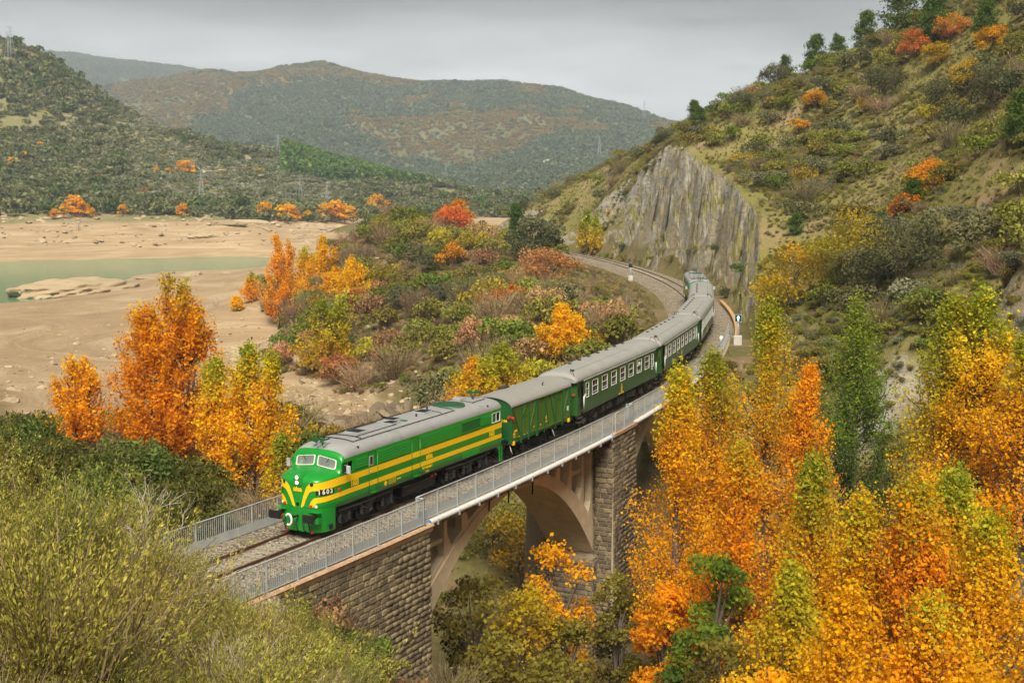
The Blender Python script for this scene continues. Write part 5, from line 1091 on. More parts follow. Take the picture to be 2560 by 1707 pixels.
# ------------------------------------------------ shrubs: lobed leaf mounds on a few stems, unit size (about 1 m half-width)
def shrub_mesh(seed, base, tip, nleaf=520, leaf=.17, h=1.0, lobes=7, fine=.6, twigs=0, mat=None, spread=1.0):
    g = np.random.default_rng(seed); lob = [(np.array([g.normal(0, .38)*spread, g.normal(0, .38)*spread, h*g.uniform(.35, .75)]), g.uniform(.3, .52)) for _ in range(lobes)]
    idx = g.integers(0, lobes, nleaf); c0 = np.array([q[0] for q in lob])[idx]; r_ = np.array([q[1] for q in lob])[idx][:, None]; D = unit(nleaf, g); D[:, 2] = np.where(D[:, 2] < -.35, -D[:, 2], D[:, 2])
    P = c0+D*r_*np.array([1, 1, h*.85])*g.uniform(.72, 1.12, (nleaf, 1)); P[:, 2] = np.maximum(P[:, 2], .02); k = np.clip(g.normal(.45, .25, (nleaf, 1))+np.array([g.normal(0, .15) for _ in lob])[idx][:, None], 0, 1)
    c_ = np.clip((np.array(base)*(1-k)+np.array(tip)*k)*g.normal(1, .12, (nleaf, 1)), .002, .9); V, F = leaf_quads(P, leaf, g, D, .8, fine); c4 = rep4(c_)
    if twigs:
        T_, TF, TC = [], [], []
        for i in range(twigs):
            a = g.uniform(0, 6.283); r0 = g.uniform(.0, .2); l_ = g.uniform(.6, 1.15)*h; dx = math.cos(a)*g.uniform(.2, .8); dy = math.sin(a)*g.uniform(.2, .8); p0 = np.array([math.cos(a)*r0, math.sin(a)*r0, 0]); p1 = p0+np.array([dx*.6, dy*.6, l_*.7]); p2 = p0+np.array([dx, dy, l_]); w_ = np.array([-math.sin(a), math.cos(a), 0])*.016
            n0 = len(T_); T_ += [p0-w_, p0+w_, p1+w_*.7, p1-w_*.7, p1-w_*.7, p1+w_*.7, p2+w_*.2, p2-w_*.2]; TF += [[n0, n0+1, n0+2, n0+3], [n0+4, n0+5, n0+6, n0+7]]; TC += [np.array((.20, .14, .09))*g.uniform(.7, 1.5)]*8
        n0 = len(V); V = np.concatenate([V, np.array(T_)]); F = np.concatenate([F, np.array(TF)+n0]); c4 = np.concatenate([c4, np.array(TC)])
    return np_mesh('shrub', V, F, mat or M_shrub, False, c4)
def twig_shrub(seed, n=240, col=(.20, .13, .085), h=1.2, leafn=120, leafc=(.25, .16, .06), leaf=.10, w0=.012, mat=None):   # leafless bush of fine upright twigs
    g = np.random.default_rng(seed); T_, TF, TC = [], [], []
    for i in range(n):
        a = g.uniform(0, 6.283); r0 = g.uniform(0, .35); sp = g.uniform(.1, .9); l_ = h*g.uniform(.5, 1.05); P = [np.array([math.cos(a)*r0, math.sin(a)*r0, 0])]
        a2 = a+g.normal(0, .5)
        for k in range(1, 4): q = k/3; P.append(P[0]+np.array([math.cos(a2)*sp*q**1.3+g.normal(0, .05), math.sin(a2)*sp*q**1.3+g.normal(0, .05), l_*q]))
        cc = np.array(col)*g.uniform(.6, 1.5)
        for k in range(3):
            t_ = np.cross(P[k+1]-P[k], g.normal(size=3)); t_ /= np.linalg.norm(t_)+1e-9; w_ = w0*(1-k*.28); n0 = len(T_); T_ += [P[k]-t_*w_, P[k]+t_*w_, P[k+1]+t_*w_*.7, P[k+1]-t_*w_*.7]; TF.append([n0, n0+1, n0+2, n0+3]); TC += [cc]*4
    V, F, c4 = np.array(T_), np.array(TF), np.array(TC)
    if leafn:
        P = np.array(T_)[g.integers(len(T_)//2, len(T_), leafn)]+g.normal(0, .05, (leafn, 3)); P[:, 2] = np.maximum(P[:, 2], .05); V2, F2 = leaf_quads(P, leaf, g); c2 = rep4(col_var(leafc, leafn, g)); F = np.concatenate([F, F2+len(V)]); V = np.concatenate([V, V2]); c4 = np.concatenate([c4, c2])
    return np_mesh('shrub', V, F, mat or M_shrub, False, c4)
def broom_shrub(seed, stems=180, per=62, h=1.0, c0=(.13, .15, .025), c1=(.42, .40, .07), leaf=.036, dry=.16, lean=.55):     # near scrub: wands set with small narrow leaves
    g = np.random.default_rng(seed); T_, TF, TC, LP, LD, LC = [], [], [], [], [], []
    for i in range(stems):
        a = g.uniform(0, 6.283); r0 = abs(g.normal(0, .28)); sp = g.uniform(.05, lean)+r0*.5; l_ = h*g.uniform(.55, 1.12); p0 = np.array([math.cos(a)*r0, math.sin(a)*r0, 0]); a2 = a+g.normal(0, .6); P = [p0]
        for k in range(1, 5): q = k/4; P.append(p0+np.array([math.cos(a2)*sp*q**1.4+g.normal(0, .025), math.sin(a2)*sp*q**1.4+g.normal(0, .025), l_*q]))
        isdry = g.random() < dry; cc = np.array((.30, .235, .14) if isdry else (.16, .125, .06))*g.uniform(.7, 1.3)
        for k in range(4):
            t_ = np.cross(P[k+1]-P[k], g.normal(size=3)); t_ /= np.linalg.norm(t_)+1e-9; w_ = .008*(1-k*.2); n0 = len(T_); T_ += [P[k]-t_*w_, P[k]+t_*w_, P[k+1]+t_*w_*.8, P[k+1]-t_*w_*.8]; TF.append([n0, n0+1, n0+2, n0+3]); TC += [cc]*4
        if isdry: continue
        q = g.uniform(.28, 1.03, per)*4; p_ = np.stack([np.interp(q, range(5), [v[i_] for v in P]) for i_ in range(3)], 1)+g.normal(0, .028, (per, 3)); LP.append(p_); dd = (P[4]-P[2]); dd /= np.linalg.norm(dd); LD.append(np.tile(dd, (per, 1)))
        k = np.clip(q/4*.7+g.normal(.05, .2, per)+g.normal(0, .12), 0, 1)[:, None]; LC.append((np.array(c0)*(1-k)+np.array(c1)*k)*g.normal(1, .12, (per, 1)))
    LP, LD, LC = np.concatenate(LP), np.concatenate(LD), np.clip(np.concatenate(LC), .004, .9); n = len(LP); A = LD+unit(n, g)*.75; A /= np.linalg.norm(A, axis=1, keepdims=True); B = np.cross(A, unit(n, g)); B /= np.linalg.norm(B, axis=1, keepdims=True)+1e-9; s = (leaf*g.uniform(.6, 1.4, n))[:, None]
    V2 = np.stack([LP, LP+A*s*.5+B*s*.17, LP+A*s, LP+A*s*.5-B*s*.17], 1).reshape(-1, 3); F2 = np.arange(4*n).reshape(n, 4)
    V, F, c4 = np.array(T_), np.array(TF), np.array(TC); return np_mesh('shrub', np.concatenate([V, V2]), np.concatenate([F, F2+len(V)]), M_shrub, False, np.concatenate([c4, rep4(LC)]))
def dead_shrub(seed, h=1.0, col=(.44, .37, .28)):    # bare pale branches, forking
    g = np.random.default_rng(seed); mb = MB()
    def grow(p, d, l_, r_, lev):
        e_ = p+d*l_; mid = p+d*l_*.5+g.normal(0, l_*.06, 3); mb.tube([tuple(p), tuple(mid), tuple(e_)], [r_, r_*.82, r_*.62], 4, False)
        if lev == 0: return
        for k in range(g.integers(2, 4)):
            d2 = d+g.normal(0, .42, 3); d2[2] = abs(d2[2])*.8+.1; d2 /= np.linalg.norm(d2); grow(e_ if k else mid, d2, l_*g.uniform(.55, .8), r_*.58, lev-1)
    for i in range(5):
        a = g.uniform(0, 6.283); d = np.array([math.cos(a)*.45, math.sin(a)*.45, 1.0]); d /= np.linalg.norm(d); grow(np.array([math.cos(a)*.08, math.sin(a)*.08, -.05]), d, h*g.uniform(.3, .45), .018*h, 4)
    return mb.mesh('shrub', M_bark2)
def tuft_mesh(seed, n=46, h=.5, c0=(.30, .24, .11), c1=(.40, .33, .16), w=.010, lean=.5):
    g = np.random.default_rng(seed); V, F, Cc = [], [], []
    for i in range(n):
        a = g.uniform(0, 6.283); r0 = g.uniform(0, .14); l_ = h*g.uniform(.5, 1.1); sp = g.uniform(.1, lean)*l_; p0 = np.array([math.cos(a)*r0, math.sin(a)*r0, -.02]); p1 = p0+np.array([math.cos(a)*sp*.3, math.sin(a)*sp*.3, l_*.6]); p2 = p0+np.array([math.cos(a)*sp, math.sin(a)*sp, l_*.92]); t_ = np.array([-math.sin(a), math.cos(a), 0])*w; n0 = len(V)
        V += [p0-t_, p0+t_, p1+t_*.8, p1-t_*.8, p2, p2+t_*.1]; F += [[n0, n0+1, n0+2, n0+3], [n0+3, n0+2, n0+5, n0+4]]; k = g.random(); Cc += [(np.array(c0)*(1-k)+np.array(c1)*k)*g.uniform(.7, 1.2)]*6
    return np_mesh('tuft', V, F, M_shrub, False, np.array(Cc))
# ------------------------------------------------ placing
def zat(x, y): return float(ground(np.array([x]), np.array([y]))[0])
def put_tree(meshes, name, pos, rz, label, cat='tree', group=None, sc=(1, 1, 1)):
    r_ = empty(name, pos, rz); r_.scale = sc; tag(r_, label, cat, group); link('trunk', meshes[0], r_); link('crown', meshes[1], r_); return r_
def tree_at(kind, px, py_top, D, Rr, stops, label, name, group=None, seed=0, zfn=zat, hmin=2.0, **kw):
    q = PD(px, py_top, D); x, y = q[0], q[1]; zb = zfn(x, y); H = max(hmin, q[2]-zb, 1.45*Rr if kind == 'broad' else 0); fn = {'poplar': poplar_meshes, 'broad': broad_meshes}[kind]
    return put_tree(fn(seed, H, Rr, stops, **kw), name, (x, y, zb-.1), random.uniform(0, 6.28) if 'patch' not in kw else 0.0, label, 'tree', group)
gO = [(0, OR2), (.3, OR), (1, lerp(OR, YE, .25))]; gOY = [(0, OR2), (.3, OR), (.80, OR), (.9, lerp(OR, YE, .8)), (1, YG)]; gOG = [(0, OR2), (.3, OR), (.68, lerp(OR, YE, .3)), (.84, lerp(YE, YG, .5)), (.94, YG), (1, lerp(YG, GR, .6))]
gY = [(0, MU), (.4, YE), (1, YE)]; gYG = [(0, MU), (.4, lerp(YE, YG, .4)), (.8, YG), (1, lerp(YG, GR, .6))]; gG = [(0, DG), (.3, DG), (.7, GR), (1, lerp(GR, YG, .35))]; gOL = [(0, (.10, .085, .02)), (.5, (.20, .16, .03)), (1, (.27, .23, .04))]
PG = 'tall poplars in the gorge beside the bridge'
poplars = [  # px, py_top, D, radius, colours, label, leaves, extra
    (1700, 928, 74, 3.0, gOY, 'orange poplar rising in front of the second arch, nearest the pier', 12000, {}),
    (1782, 884, 79, 3.2, gOG, 'orange poplar with yellow-green tip just below the lit signal', 12000, {}),
    (1926, 768, 84, 3.7, gOG, 'tall poplar, green-gold at the top and orange lower down, left of the dark green poplar', 13000, {}),
    (2022, 915, 80, 2.2, gO, 'slim orange poplar squeezed against the dark green poplar', 7000, {}),
    (2150, 745, 88, 3.3, gG, 'slender dark green poplar standing among the orange ones', 12000, dict(widest=.45)),
    (2384, 756, 74, 3.3, gYG, 'tall yellow-green poplar, left of the pair at the right edge', 12000, dict(patch=(OR, 4.4, .7))),
    (2462, 738, 73, 3.2, gOG, 'tall yellow and orange poplar, right of the pair at the right edge', 12000, {}),
    (2572, 850, 70, 2.6, gOG, 'orange poplar cut by the right edge of the picture', 8000, {}),
    (2037, 1150, 63, 3.4, gOG, 'orange poplar with green tip in the middle of the grove', 11000, {}),
    (1856, 1112, 65, 2.9, gOY, 'bright orange poplar in the middle of the grove, beside the dark green bushy tree', 9000, {}),
    (2292, 1212, 56, 3.4, gOY, 'broad orange poplar in front at lower right with pale tip', 13000, {}),
    (2396, 1188, 58, 3.3, gOG, 'orange and green poplar in front at lower right, second from the edge', 13000, dict(patch=(GR, 2.2, .6))),
    (2162, 1240, 57, 2.8, gOY, 'yellow-orange poplar in front, left of the broad lower-right pair', 10000, {}),
    (2480, 1300, 55, 2.7, gOY, 'orange poplar in front at the lower right corner', 10000, {}),
    (1985, 1415, 53, 2.6, [(0, OR2), (.4, YE), (1, YG)], 'yellow-green young poplar at the bottom of the grove', 9000, {}),
    (2120, 1490, 49, 2.9, gO, 'low orange poplar along the bottom edge, right of the yellow-green one', 10000, {}),
    (2330, 1500, 48, 3.0, gOY, 'orange poplar filling the bottom edge at lower right', 10000, {})]
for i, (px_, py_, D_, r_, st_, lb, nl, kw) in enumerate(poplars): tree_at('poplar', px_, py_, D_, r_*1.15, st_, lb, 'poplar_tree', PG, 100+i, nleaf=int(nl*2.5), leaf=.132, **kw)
tree_at('broad', 1782, 1300, 61, 2.6, gG, 'dark green bushy tree hemmed in by orange poplars', 'bushy_tree', None, 130, nleaf=6500, leaf=.2)
tree_at('broad', 1672, 1420, 70, 2.2, gO, 'low orange tree hanging beside the pier', 'low_tree', None, 131, nleaf=5500, leaf=.2, bare=.1)
tree_at('broad', 1690, 1610, 62, 2.4, [(0, BRN), (.5, OR2), (1, OR)], 'small rusty orange tree at the foot of the pier', 'low_tree', None, 132, nleaf=4500, leaf=.18, bare=.15)
tree_at('broad', 1800, 1540, 54, 2.6, gOL, 'olive green tree at the bottom edge right of the pier', 'low_tree', None, 133, nleaf=6000, leaf=.18)
for i, a in enumerate(((2465, 1560, 46), (2215, 1590, 45), (1935, 1600, 48))): tree_at('broad', a[0], a[1], a[2], 2.4, gO if i != 2 else gOY, ('orange undergrowth tree in the lower right corner', 'orange undergrowth tree at the bottom edge between two poplars', 'orange undergrowth tree at the bottom edge below the young poplar')[i], 'low_tree', None, 134+i, nleaf=5500, leaf=.17)
# left-hand trees by the dry reservoir
GOLD = [(0, (.85, .30, .008)), (.3, (.92, .41, .012)), (.8, (.92, .43, .012)), (.9, YE), (1, YG)]
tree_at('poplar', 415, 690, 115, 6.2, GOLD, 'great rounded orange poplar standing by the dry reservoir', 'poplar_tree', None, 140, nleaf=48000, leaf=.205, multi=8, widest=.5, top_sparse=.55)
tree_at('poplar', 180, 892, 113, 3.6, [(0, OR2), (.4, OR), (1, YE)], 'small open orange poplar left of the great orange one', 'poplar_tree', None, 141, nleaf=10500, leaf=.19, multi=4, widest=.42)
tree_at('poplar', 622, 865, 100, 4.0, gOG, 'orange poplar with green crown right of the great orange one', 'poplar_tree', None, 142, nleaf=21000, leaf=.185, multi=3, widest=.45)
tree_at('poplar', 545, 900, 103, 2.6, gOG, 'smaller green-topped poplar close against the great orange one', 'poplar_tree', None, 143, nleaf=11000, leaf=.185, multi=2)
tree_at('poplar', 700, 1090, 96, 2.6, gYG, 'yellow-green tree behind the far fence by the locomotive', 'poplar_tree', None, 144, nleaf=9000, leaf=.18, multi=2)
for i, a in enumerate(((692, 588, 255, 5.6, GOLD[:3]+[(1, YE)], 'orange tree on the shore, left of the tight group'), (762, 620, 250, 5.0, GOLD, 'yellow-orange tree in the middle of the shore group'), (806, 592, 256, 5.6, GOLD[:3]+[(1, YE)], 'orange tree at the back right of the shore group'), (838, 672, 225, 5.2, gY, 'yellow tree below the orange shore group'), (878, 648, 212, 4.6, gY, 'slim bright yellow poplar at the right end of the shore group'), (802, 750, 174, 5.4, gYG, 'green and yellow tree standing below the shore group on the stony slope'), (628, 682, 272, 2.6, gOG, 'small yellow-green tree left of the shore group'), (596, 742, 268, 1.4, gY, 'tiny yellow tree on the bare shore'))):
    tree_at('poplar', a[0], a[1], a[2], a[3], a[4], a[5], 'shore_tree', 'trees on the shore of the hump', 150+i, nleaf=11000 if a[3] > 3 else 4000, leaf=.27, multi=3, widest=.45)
tree_at('broad', 845, 885, 168, 3.0, [(0, BRN), (1, SA)], 'salmon-leaved small tree under the green and yellow one', 'low_tree', None, 160, nleaf=2200, leaf=.3, bare=.2)
tree_at('broad', 905, 800, 200, 2.6, [(0, RD), (1, RD)], 'small red-leaved bush beside the yellow shore poplar', 'low_tree', None, 161, nleaf=1600, leaf=.3)
# trees behind the train and on the hump
tree_at('poplar', 1255, 862, 120, 6.4, gYG, 'wide yellow tree behind the goods van', 'poplar_tree', None, 162, nleaf=18000, leaf=.2, multi=4, widest=.5)
tree_at('poplar', 1180, 900, 118, 3.6, gY, 'yellow tree with orange tips behind the rear of the green locomotive', 'poplar_tree', None, 163, nleaf=9000, leaf=.2, multi=2)
tree_at('poplar', 1405, 768, 131, 4.8, gY, 'golden tree behind the first coach', 'poplar_tree', None, 164, nleaf=17000, leaf=.2, multi=3, widest=.45)
tree_at('poplar', 1468, 530, 305, 3.0, gYG, 'thin yellow-green poplar at the left foot of the cliff', 'poplar_tree', None, 165, nleaf=3500, leaf=.4)
tree_at('poplar', 1490, 545, 300, 2.4, gYG, 'second thin yellow-green poplar at the foot of the cliff', 'poplar_tree', None, 166, nleaf=2500, leaf=.4)
oak = [(0, (.06, .068, .028)), (.6, (.115, .12, .05)), (1, (.18, .18, .085))]
tree_at('broad', 1335, 580, 226, 5.2, oak, 'big dark holm oak inside the bend of the track', 'holm_oak', None, 167, nleaf=5000, leaf=.42, flat=.9, low=.12)
q = PD(1290, 508, 272); put_tree(pine_meshes(168, max(5, q[2]-zat(q[0], q[1])), 3.0, leaf=.45), 'pine_tree', (q[0], q[1], zat(q[0], q[1])), 0, 'dark green pointed pine behind the big holm oak')
tree_at('broad', 1364, 680, 192, 5.2, [(0, BRN), (.5, SA), (1, (.55, .26, .11))], 'large salmon pink bush-like tree on the hump below the holm oak', 'low_tree', None, 169, nleaf=6500, leaf=.3, bare=.25)
tree_at('broad', 1135, 572, 246, 4.6, [(0, RD), (.6, (.62, .16, .06)), (1, (.7, .24, .04))], 'red and orange bush-like tree on top of the hump', 'low_tree', None, 170, nleaf=3500, leaf=.34)
tree_at('broad', 1145, 492, 295, 4.2, [(0, MU), (1, (.6, .26, .02))], 'orange-brown tree on the skyline of the hump', 'low_tree', None, 171, nleaf=2600, leaf=.4)
tree_at('broad', 1095, 742, 192, 1.9, [(0, (.09, .105, .06)), (1, (.17, .19, .12))], 'round grey-green bush alone on the hump slope', 'low_tree', None, 172, nleaf=1500, leaf=.26)
# trees seen through and beside the first arch
for i, a in enumerate(((1228, 1236, 100, 4.2, gOL, 'olive-yellow tree beyond the arch, against the left side of its opening'), (1300, 1290, 96, 3.0, [(0, (.14, .10, .02)), (.6, (.34, .20, .02)), (1, (.40, .28, .03))], 'brownish yellow tree beyond the arch, in the middle of its opening'), (1398, 1318, 73, 2.3, gY, 'golden tree in front of the dark vault of the arch'), (1545, 1395, 75, 1.8, [(0, (.14, .12, .02)), (1, (.34, .30, .05))], 'yellow-green tree against the stone pier'), (1180, 1430, 70, 2.4, gOL, 'olive tree below the left foot of the arch'), (1300, 1470, 68, 2.8, [(0, (.12, .08, .02)), (.6, (.30, .18, .02)), (1, MU)], 'ochre tree low down in the arch opening'), (1420, 1530, 68, 2.0, gOL, 'olive tree at the foot of the pier'), (1235, 1590, 62, 2.2, gOL, 'small green tree at the bottom edge below the arch'), (1390, 1620, 62, 2.0, gOL, 'low green tree at the bottom edge left of the pier'))):
    tree_at('broad', a[0], a[1], a[2], a[3], a[4], a[5], 'gorge_tree', 'trees under the bridge', 180+i, nleaf=5200, leaf=.19, bare=.22, flat=1.25, low=.2)
# trees on the right-hand hill
for i, a in enumerate(((1978, 612, 141, 4.4, [(0, MU), (.6, (.50, .33, .02)), (1, (.62, .36, .02))], 'mustard yellow tree on the hillside, left of two'), (2125, 592, 139, 5.4, [(0, (.20, .19, .03)), (.6, (.38, .32, .03)), (1, (.50, .36, .03))], 'larger green-gold tree on the hillside, right of two'), (2255, 705, 126, 4.6, oak, 'grey-green holm oak right of the golden hillside trees'), (2180, 690, 132, 3.0, oak, 'small holm oak between the golden tree and the larger oak'), (2330, 470, 152, 2.9, [(0, MU), (1, (.62, .22, .02))], 'orange-brown tree alone on the upper right hillside'), (2265, 510, 150, 2.2, [(0, BRN), (1, (.6, .25, .02))], 'small orange bush-like tree beside the lone green pine'), (2420, 225, 205, 3.4, [(0, MU), (1, (.55, .33, .02))], 'thin golden tree high on the right hillside'), (2290, 100, 240, 3.2, [(0, SA), (1, (.55, .18, .03))], 'rust-red tree near the skyline at right'), (2380, 95, 235, 3.0, [(0, SA), (1, (.62, .27, .03))], 'orange tree near the skyline at right, beside the rust-red one'), (2480, 125, 215, 2.8, [(0, MU), (1, (.66, .32, .02))], 'spindly orange tree near the right end of the skyline'), (2035, 310, 250, 2.4, [(0, MU), (1, (.66, .33, .02))], 'small bright orange tree halfway up the hill above the cliff'), (2335, 150, 228, 2.8, [(0, (.3, .2, .02)), (1, (.5, .36, .02))], 'yellow tree below the rust-red one near the skyline'), (2360, 240, 205, 3.6, oak, 'broad grey-green oak high on the right hillside'), (2210, 250, 228, 4.4, oak, 'wide olive-grey oak in the middle of the upper hillside'), (2480, 220, 185, 4.0, oak, 'olive-grey oak at the right edge of the upper hillside'), (1935, 290, 285, 3.6, oak, 'dark oak on the skyline above the cliff'), (1660, 340, 290, 3.0, oak, 'dark oak at the very top of the cliff'), (1850, 330, 262, 3.0, oak, 'grey-green oak behind the cliff top'))):
    tree_at('broad', a[0], a[1], a[2], a[3], a[4], a[5], 'hillside_tree', 'trees on the right-hand hillside', 200+i, nleaf=5500, leaf=.22, bare=.2, low=.2, flat=1.0)
pines = [pine_meshes(220+i, 7.0, 2.9, (.06, .12, .02), (.15, .22, .04), leaf=.34) for i in range(4)]
PL = ('pine on the skyline just above the cliff', 'second pine along the skyline from the cliff', 'third pine along the skyline, tall and dark', 'pine at the middle of the right skyline', 'big dark pine high on the right skyline', 'bright green pine left of the rust-red tree', 'bright green pine right of the rust-red tree', 'round green pine just above the cliff edge', 'small green pine beside the orange tree on the hillside', 'light green pine at the right edge of the hillside', 'pine behind the big dark one on the skyline', 'bright green young pine in the middle of the hillside', 'light green young pine low on the hillside', 'pale green pine by the top edge at right')
for i, (px_, py_, D_, h) in enumerate(((1735, 325, 290, 6), (1960, 232, 290, 6.5), (2035, 205, 285, 8), (2090, 185, 278, 6), (2240, 50, 262, 12), (2330, 60, 240, 9), (2460, 95, 222, 7), (1745, 330, 268, 5), (2278, 530, 150, 4.2), (2545, 310, 135, 5.5), (2160, 130, 275, 8), (2100, 480, 196, 3.2), (1988, 575, 175, 3.0), (2500, 30, 235, 9))):
    q = PD(px_, py_+int(h*3097/D_), D_); r_ = put_tree(pines[i % 4], 'pine_tree', (q[0], q[1], zat(q[0], q[1])), i*1.7, PL[i], 'tree', 'pines on the right-hand hill', (h/7.0,)*3)
# ================================================================== shrubs one by one, the rest as ground cover
def in_view(x, y, margin=.03):
    a = np.arctan2(y-CAM[1], x-CAM[0])-YAW; return np.abs(a) < .395+margin
def slope_nz(x, y, fn=None, e=1.0):
    fn = fn or ground; z = fn(x, y); zx = fn(x+e, y); zy = fn(x, y+e); return z, 1/np.sqrt(1+((zx-z)/e)**2+((zy-z)/e)**2)
def thin(x, y, r_, n):                  # keep points no closer than the sum of their radii times .6
    kept = []; cell = {}
    for i in range(len(x)):
        c_ = (int(x[i]//6), int(y[i]//6)); ok = True
        for a in (-1, 0, 1):
            for b_ in (-1, 0, 1):
                for j in cell.get((c_[0]+a, c_[1]+b_), ()):
                    if (x[i]-x[j])**2+(y[i]-y[j])**2 < (.55*(r_[i]+r_[j]))**2: ok = False
        if ok: kept.append(i); cell.setdefault(c_, []).append(i)
        if len(kept) >= n: break
    return np.array(kept, int)
def off_rocks(x, y, z):                  # keep the outcrop behind the locomotive bare
    d = np.c_[x, y, z]-CAM; k = d@fw; px_ = 1280+FPX*(d@rt)/k; py_ = 853.5-FPX*(d@up)/k; return ~((px_ > 770) & (px_ < 1060) & (py_ > 985) & (py_ < 1130))
def scatter(name, label, protos, P, sc, tilt=0.0, seed=0):
    """one ground-cover object: prototypes set on its points by geometry nodes"""
    col = bpy.data.collections.new(name+'_kinds')
    for me in protos: col.objects.link(bpy.data.objects.new(name+'_kind', me))
    me = bpy.data.meshes.new(name); me.vertices.add(len(P)); me.vertices.foreach_set('co', np.asarray(P, np.float32).ravel()); me.update()
    a = me.attributes.new('sc', 'FLOAT', 'POINT'); a.data.foreach_set('value', np.asarray(sc, np.float32))
    o = link(name, me); tag(o, label, kind='stuff')
    ng = bpy.data.node_groups.new(name, 'GeometryNodeTree'); ng.interface.new_socket('Geometry', in_out='INPUT', socket_type='NodeSocketGeometry'); ng.interface.new_socket('Geometry', in_out='OUTPUT', socket_type='NodeSocketGeometry')
    N = ng.nodes.new; lk = ng.links.new; gi, go = N('NodeGroupInput'), N('NodeGroupOutput'); ip = N('GeometryNodeInstanceOnPoints'); ci = N('GeometryNodeCollectionInfo'); ci.inputs['Collection'].default_value = col; ci.inputs['Separate Children'].default_value = True; ci.inputs['Reset Children'].default_value = True
    mp_ = N('GeometryNodeMeshToPoints'); na = N('GeometryNodeInputNamedAttribute'); na.data_type = 'FLOAT'; na.inputs['Name'].default_value = 'sc'
    rv = N('FunctionNodeRandomValue'); rv.data_type = 'FLOAT_VECTOR'; rv.inputs[0].default_value = (-tilt, -tilt, 0); rv.inputs[1].default_value = (tilt, tilt, 6.283); rv.inputs['Seed'].default_value = seed
    lk(gi.outputs[0], mp_.inputs[0]); lk(mp_.outputs[0], ip.inputs['Points']); lk(ci.outputs[0], ip.inputs['Instance']); ip.inputs['Pick Instance'].default_value = True; lk(rv.outputs[0], ip.inputs['Rotation']); lk(na.outputs[0], ip.inputs['Scale']); lk(ip.outputs[0], go.inputs[0])
    md = o.modifiers.new('scatter', 'NODES'); md.node_group = ng; return o
GN_ = np.random.default_rng(99)
K = {   # shrub kinds: prototype meshes
    'oak': [shrub_mesh(300+i, (.09, .10, .04), (.215, .215, .095), 1500, .10, 1.15) for i in range(3)],
    'olive': [shrub_mesh(310+i, (.15, .145, .028), (.34, .31, .065), 1300, .10, .85, twigs=20) for i in range(3)],
    'green': [shrub_mesh(320+i, (.09, .13, .02), (.24, .28, .045), 1300, .095, .95) for i in range(2)],
    'mustard': [shrub_mesh(330+i, (.27, .22, .025), (.50, .40, .04), 1200, .10, .95, twigs=24) for i in range(2)],
    'twig': [twig_shrub(340+i, 320, (.29, .215, .13), 1.15, 520, (.30, .235, .07), .075) for i in range(3)],
    'rust': [shrub_mesh(350+i, (.32, .19, .09), (.54, .32, .14), 1100, .095, 1.0, twigs=30) for i in range(2)],
    'orange': [shrub_mesh(355+i, (.48, .22, .02), (.76, .37, .02), 1200, .095, 1.05, twigs=24) for i in range(2)],
    'grey': [shrub_mesh(360+i, (.15, .155, .085), (.27, .265, .155), 1300, .095, .8) for i in range(2)],
    'juniper': [shrub_mesh(370+i, (.06, .08, .018), (.20, .215, .05), 4200, .075, 1.0, 11, .4, 0, None, 1.05) for i in range(3)],
    'broom': [broom_shrub(380+i) for i in range(4)], 'broom2': [broom_shrub(390+i, 200, 46, 1.0, (.17, .14, .03), (.40, .31, .08), .035, .4) for i in range(3)],
    'dead': [dead_shrub(400+i) for i in range(3)], 'drytwig': [twig_shrub(410+i, 420, (.42, .33, .21), 1.0, 60, (.32, .25, .1), .05, .006) for i in range(2)]}
TUFT = [tuft_mesh(420+i) for i in range(3)]; TUFTG = [tuft_mesh(430+i, 46, .45, (.16, .16, .04), (.30, .26, .08)) for i in range(3)]
NAMES = {'oak': 'oak_shrub', 'olive': 'olive_shrub', 'green': 'green_shrub', 'mustard': 'yellow_shrub', 'twig': 'bare_shrub', 'rust': 'rust_shrub', 'orange': 'orange_shrub', 'grey': 'grey_shrub', 'broom': 'broom_shrub', 'broom2': 'straw_broom', 'dead': 'dead_shrub', 'drytwig': 'dry_shrub'}
def pix(q): d = np.asarray(q, float)-CAM; z_ = d@fw; return 1280+FPX*(d@rt)/z_, 853.5-FPX*(d@up)/z_
def zone(q, zx, zy, r_, cuts):           # words for where a thing shows: across, up, and how big
    px_, py_ = pix(q); a = next(t for lim, t in zx if px_ < lim); b_ = next(t for lim, t in zy if py_ < lim); return ('big', 'medium', 'small')[0 if r_ > cuts[0] else (1 if r_ > cuts[1] else 2)], (a+' '+b_).strip()
def individuals(kinds, probs, x, y, z, r_, labels, group, zsc=(.8, 1.15), zx=((1e9, ''),), zy=((1e9, ''),), cuts=(2.0, 1.3), cat='shrub'):
    ks = list(kinds); pick = GN_.choice(len(ks), len(x), p=np.array(probs)/sum(probs))
    for i in range(len(x)):
        k = ks[pick[i]]; name = NAMES[k]; o = link(name, K[k][GN_.integers(len(K[k]))], None, (x[i], y[i], z[i]-.05*r_[i]), GN_.uniform(0, 6.283)); o.scale = (r_[i], r_[i], r_[i]*GN_.uniform(*zsc)); sz_, wh_ = zone((x[i], y[i], z[i]), zx, zy, r_[i], cuts); tag(o, (sz_+' '+labels[k]+', '+wh_), cat, group+', '+k)
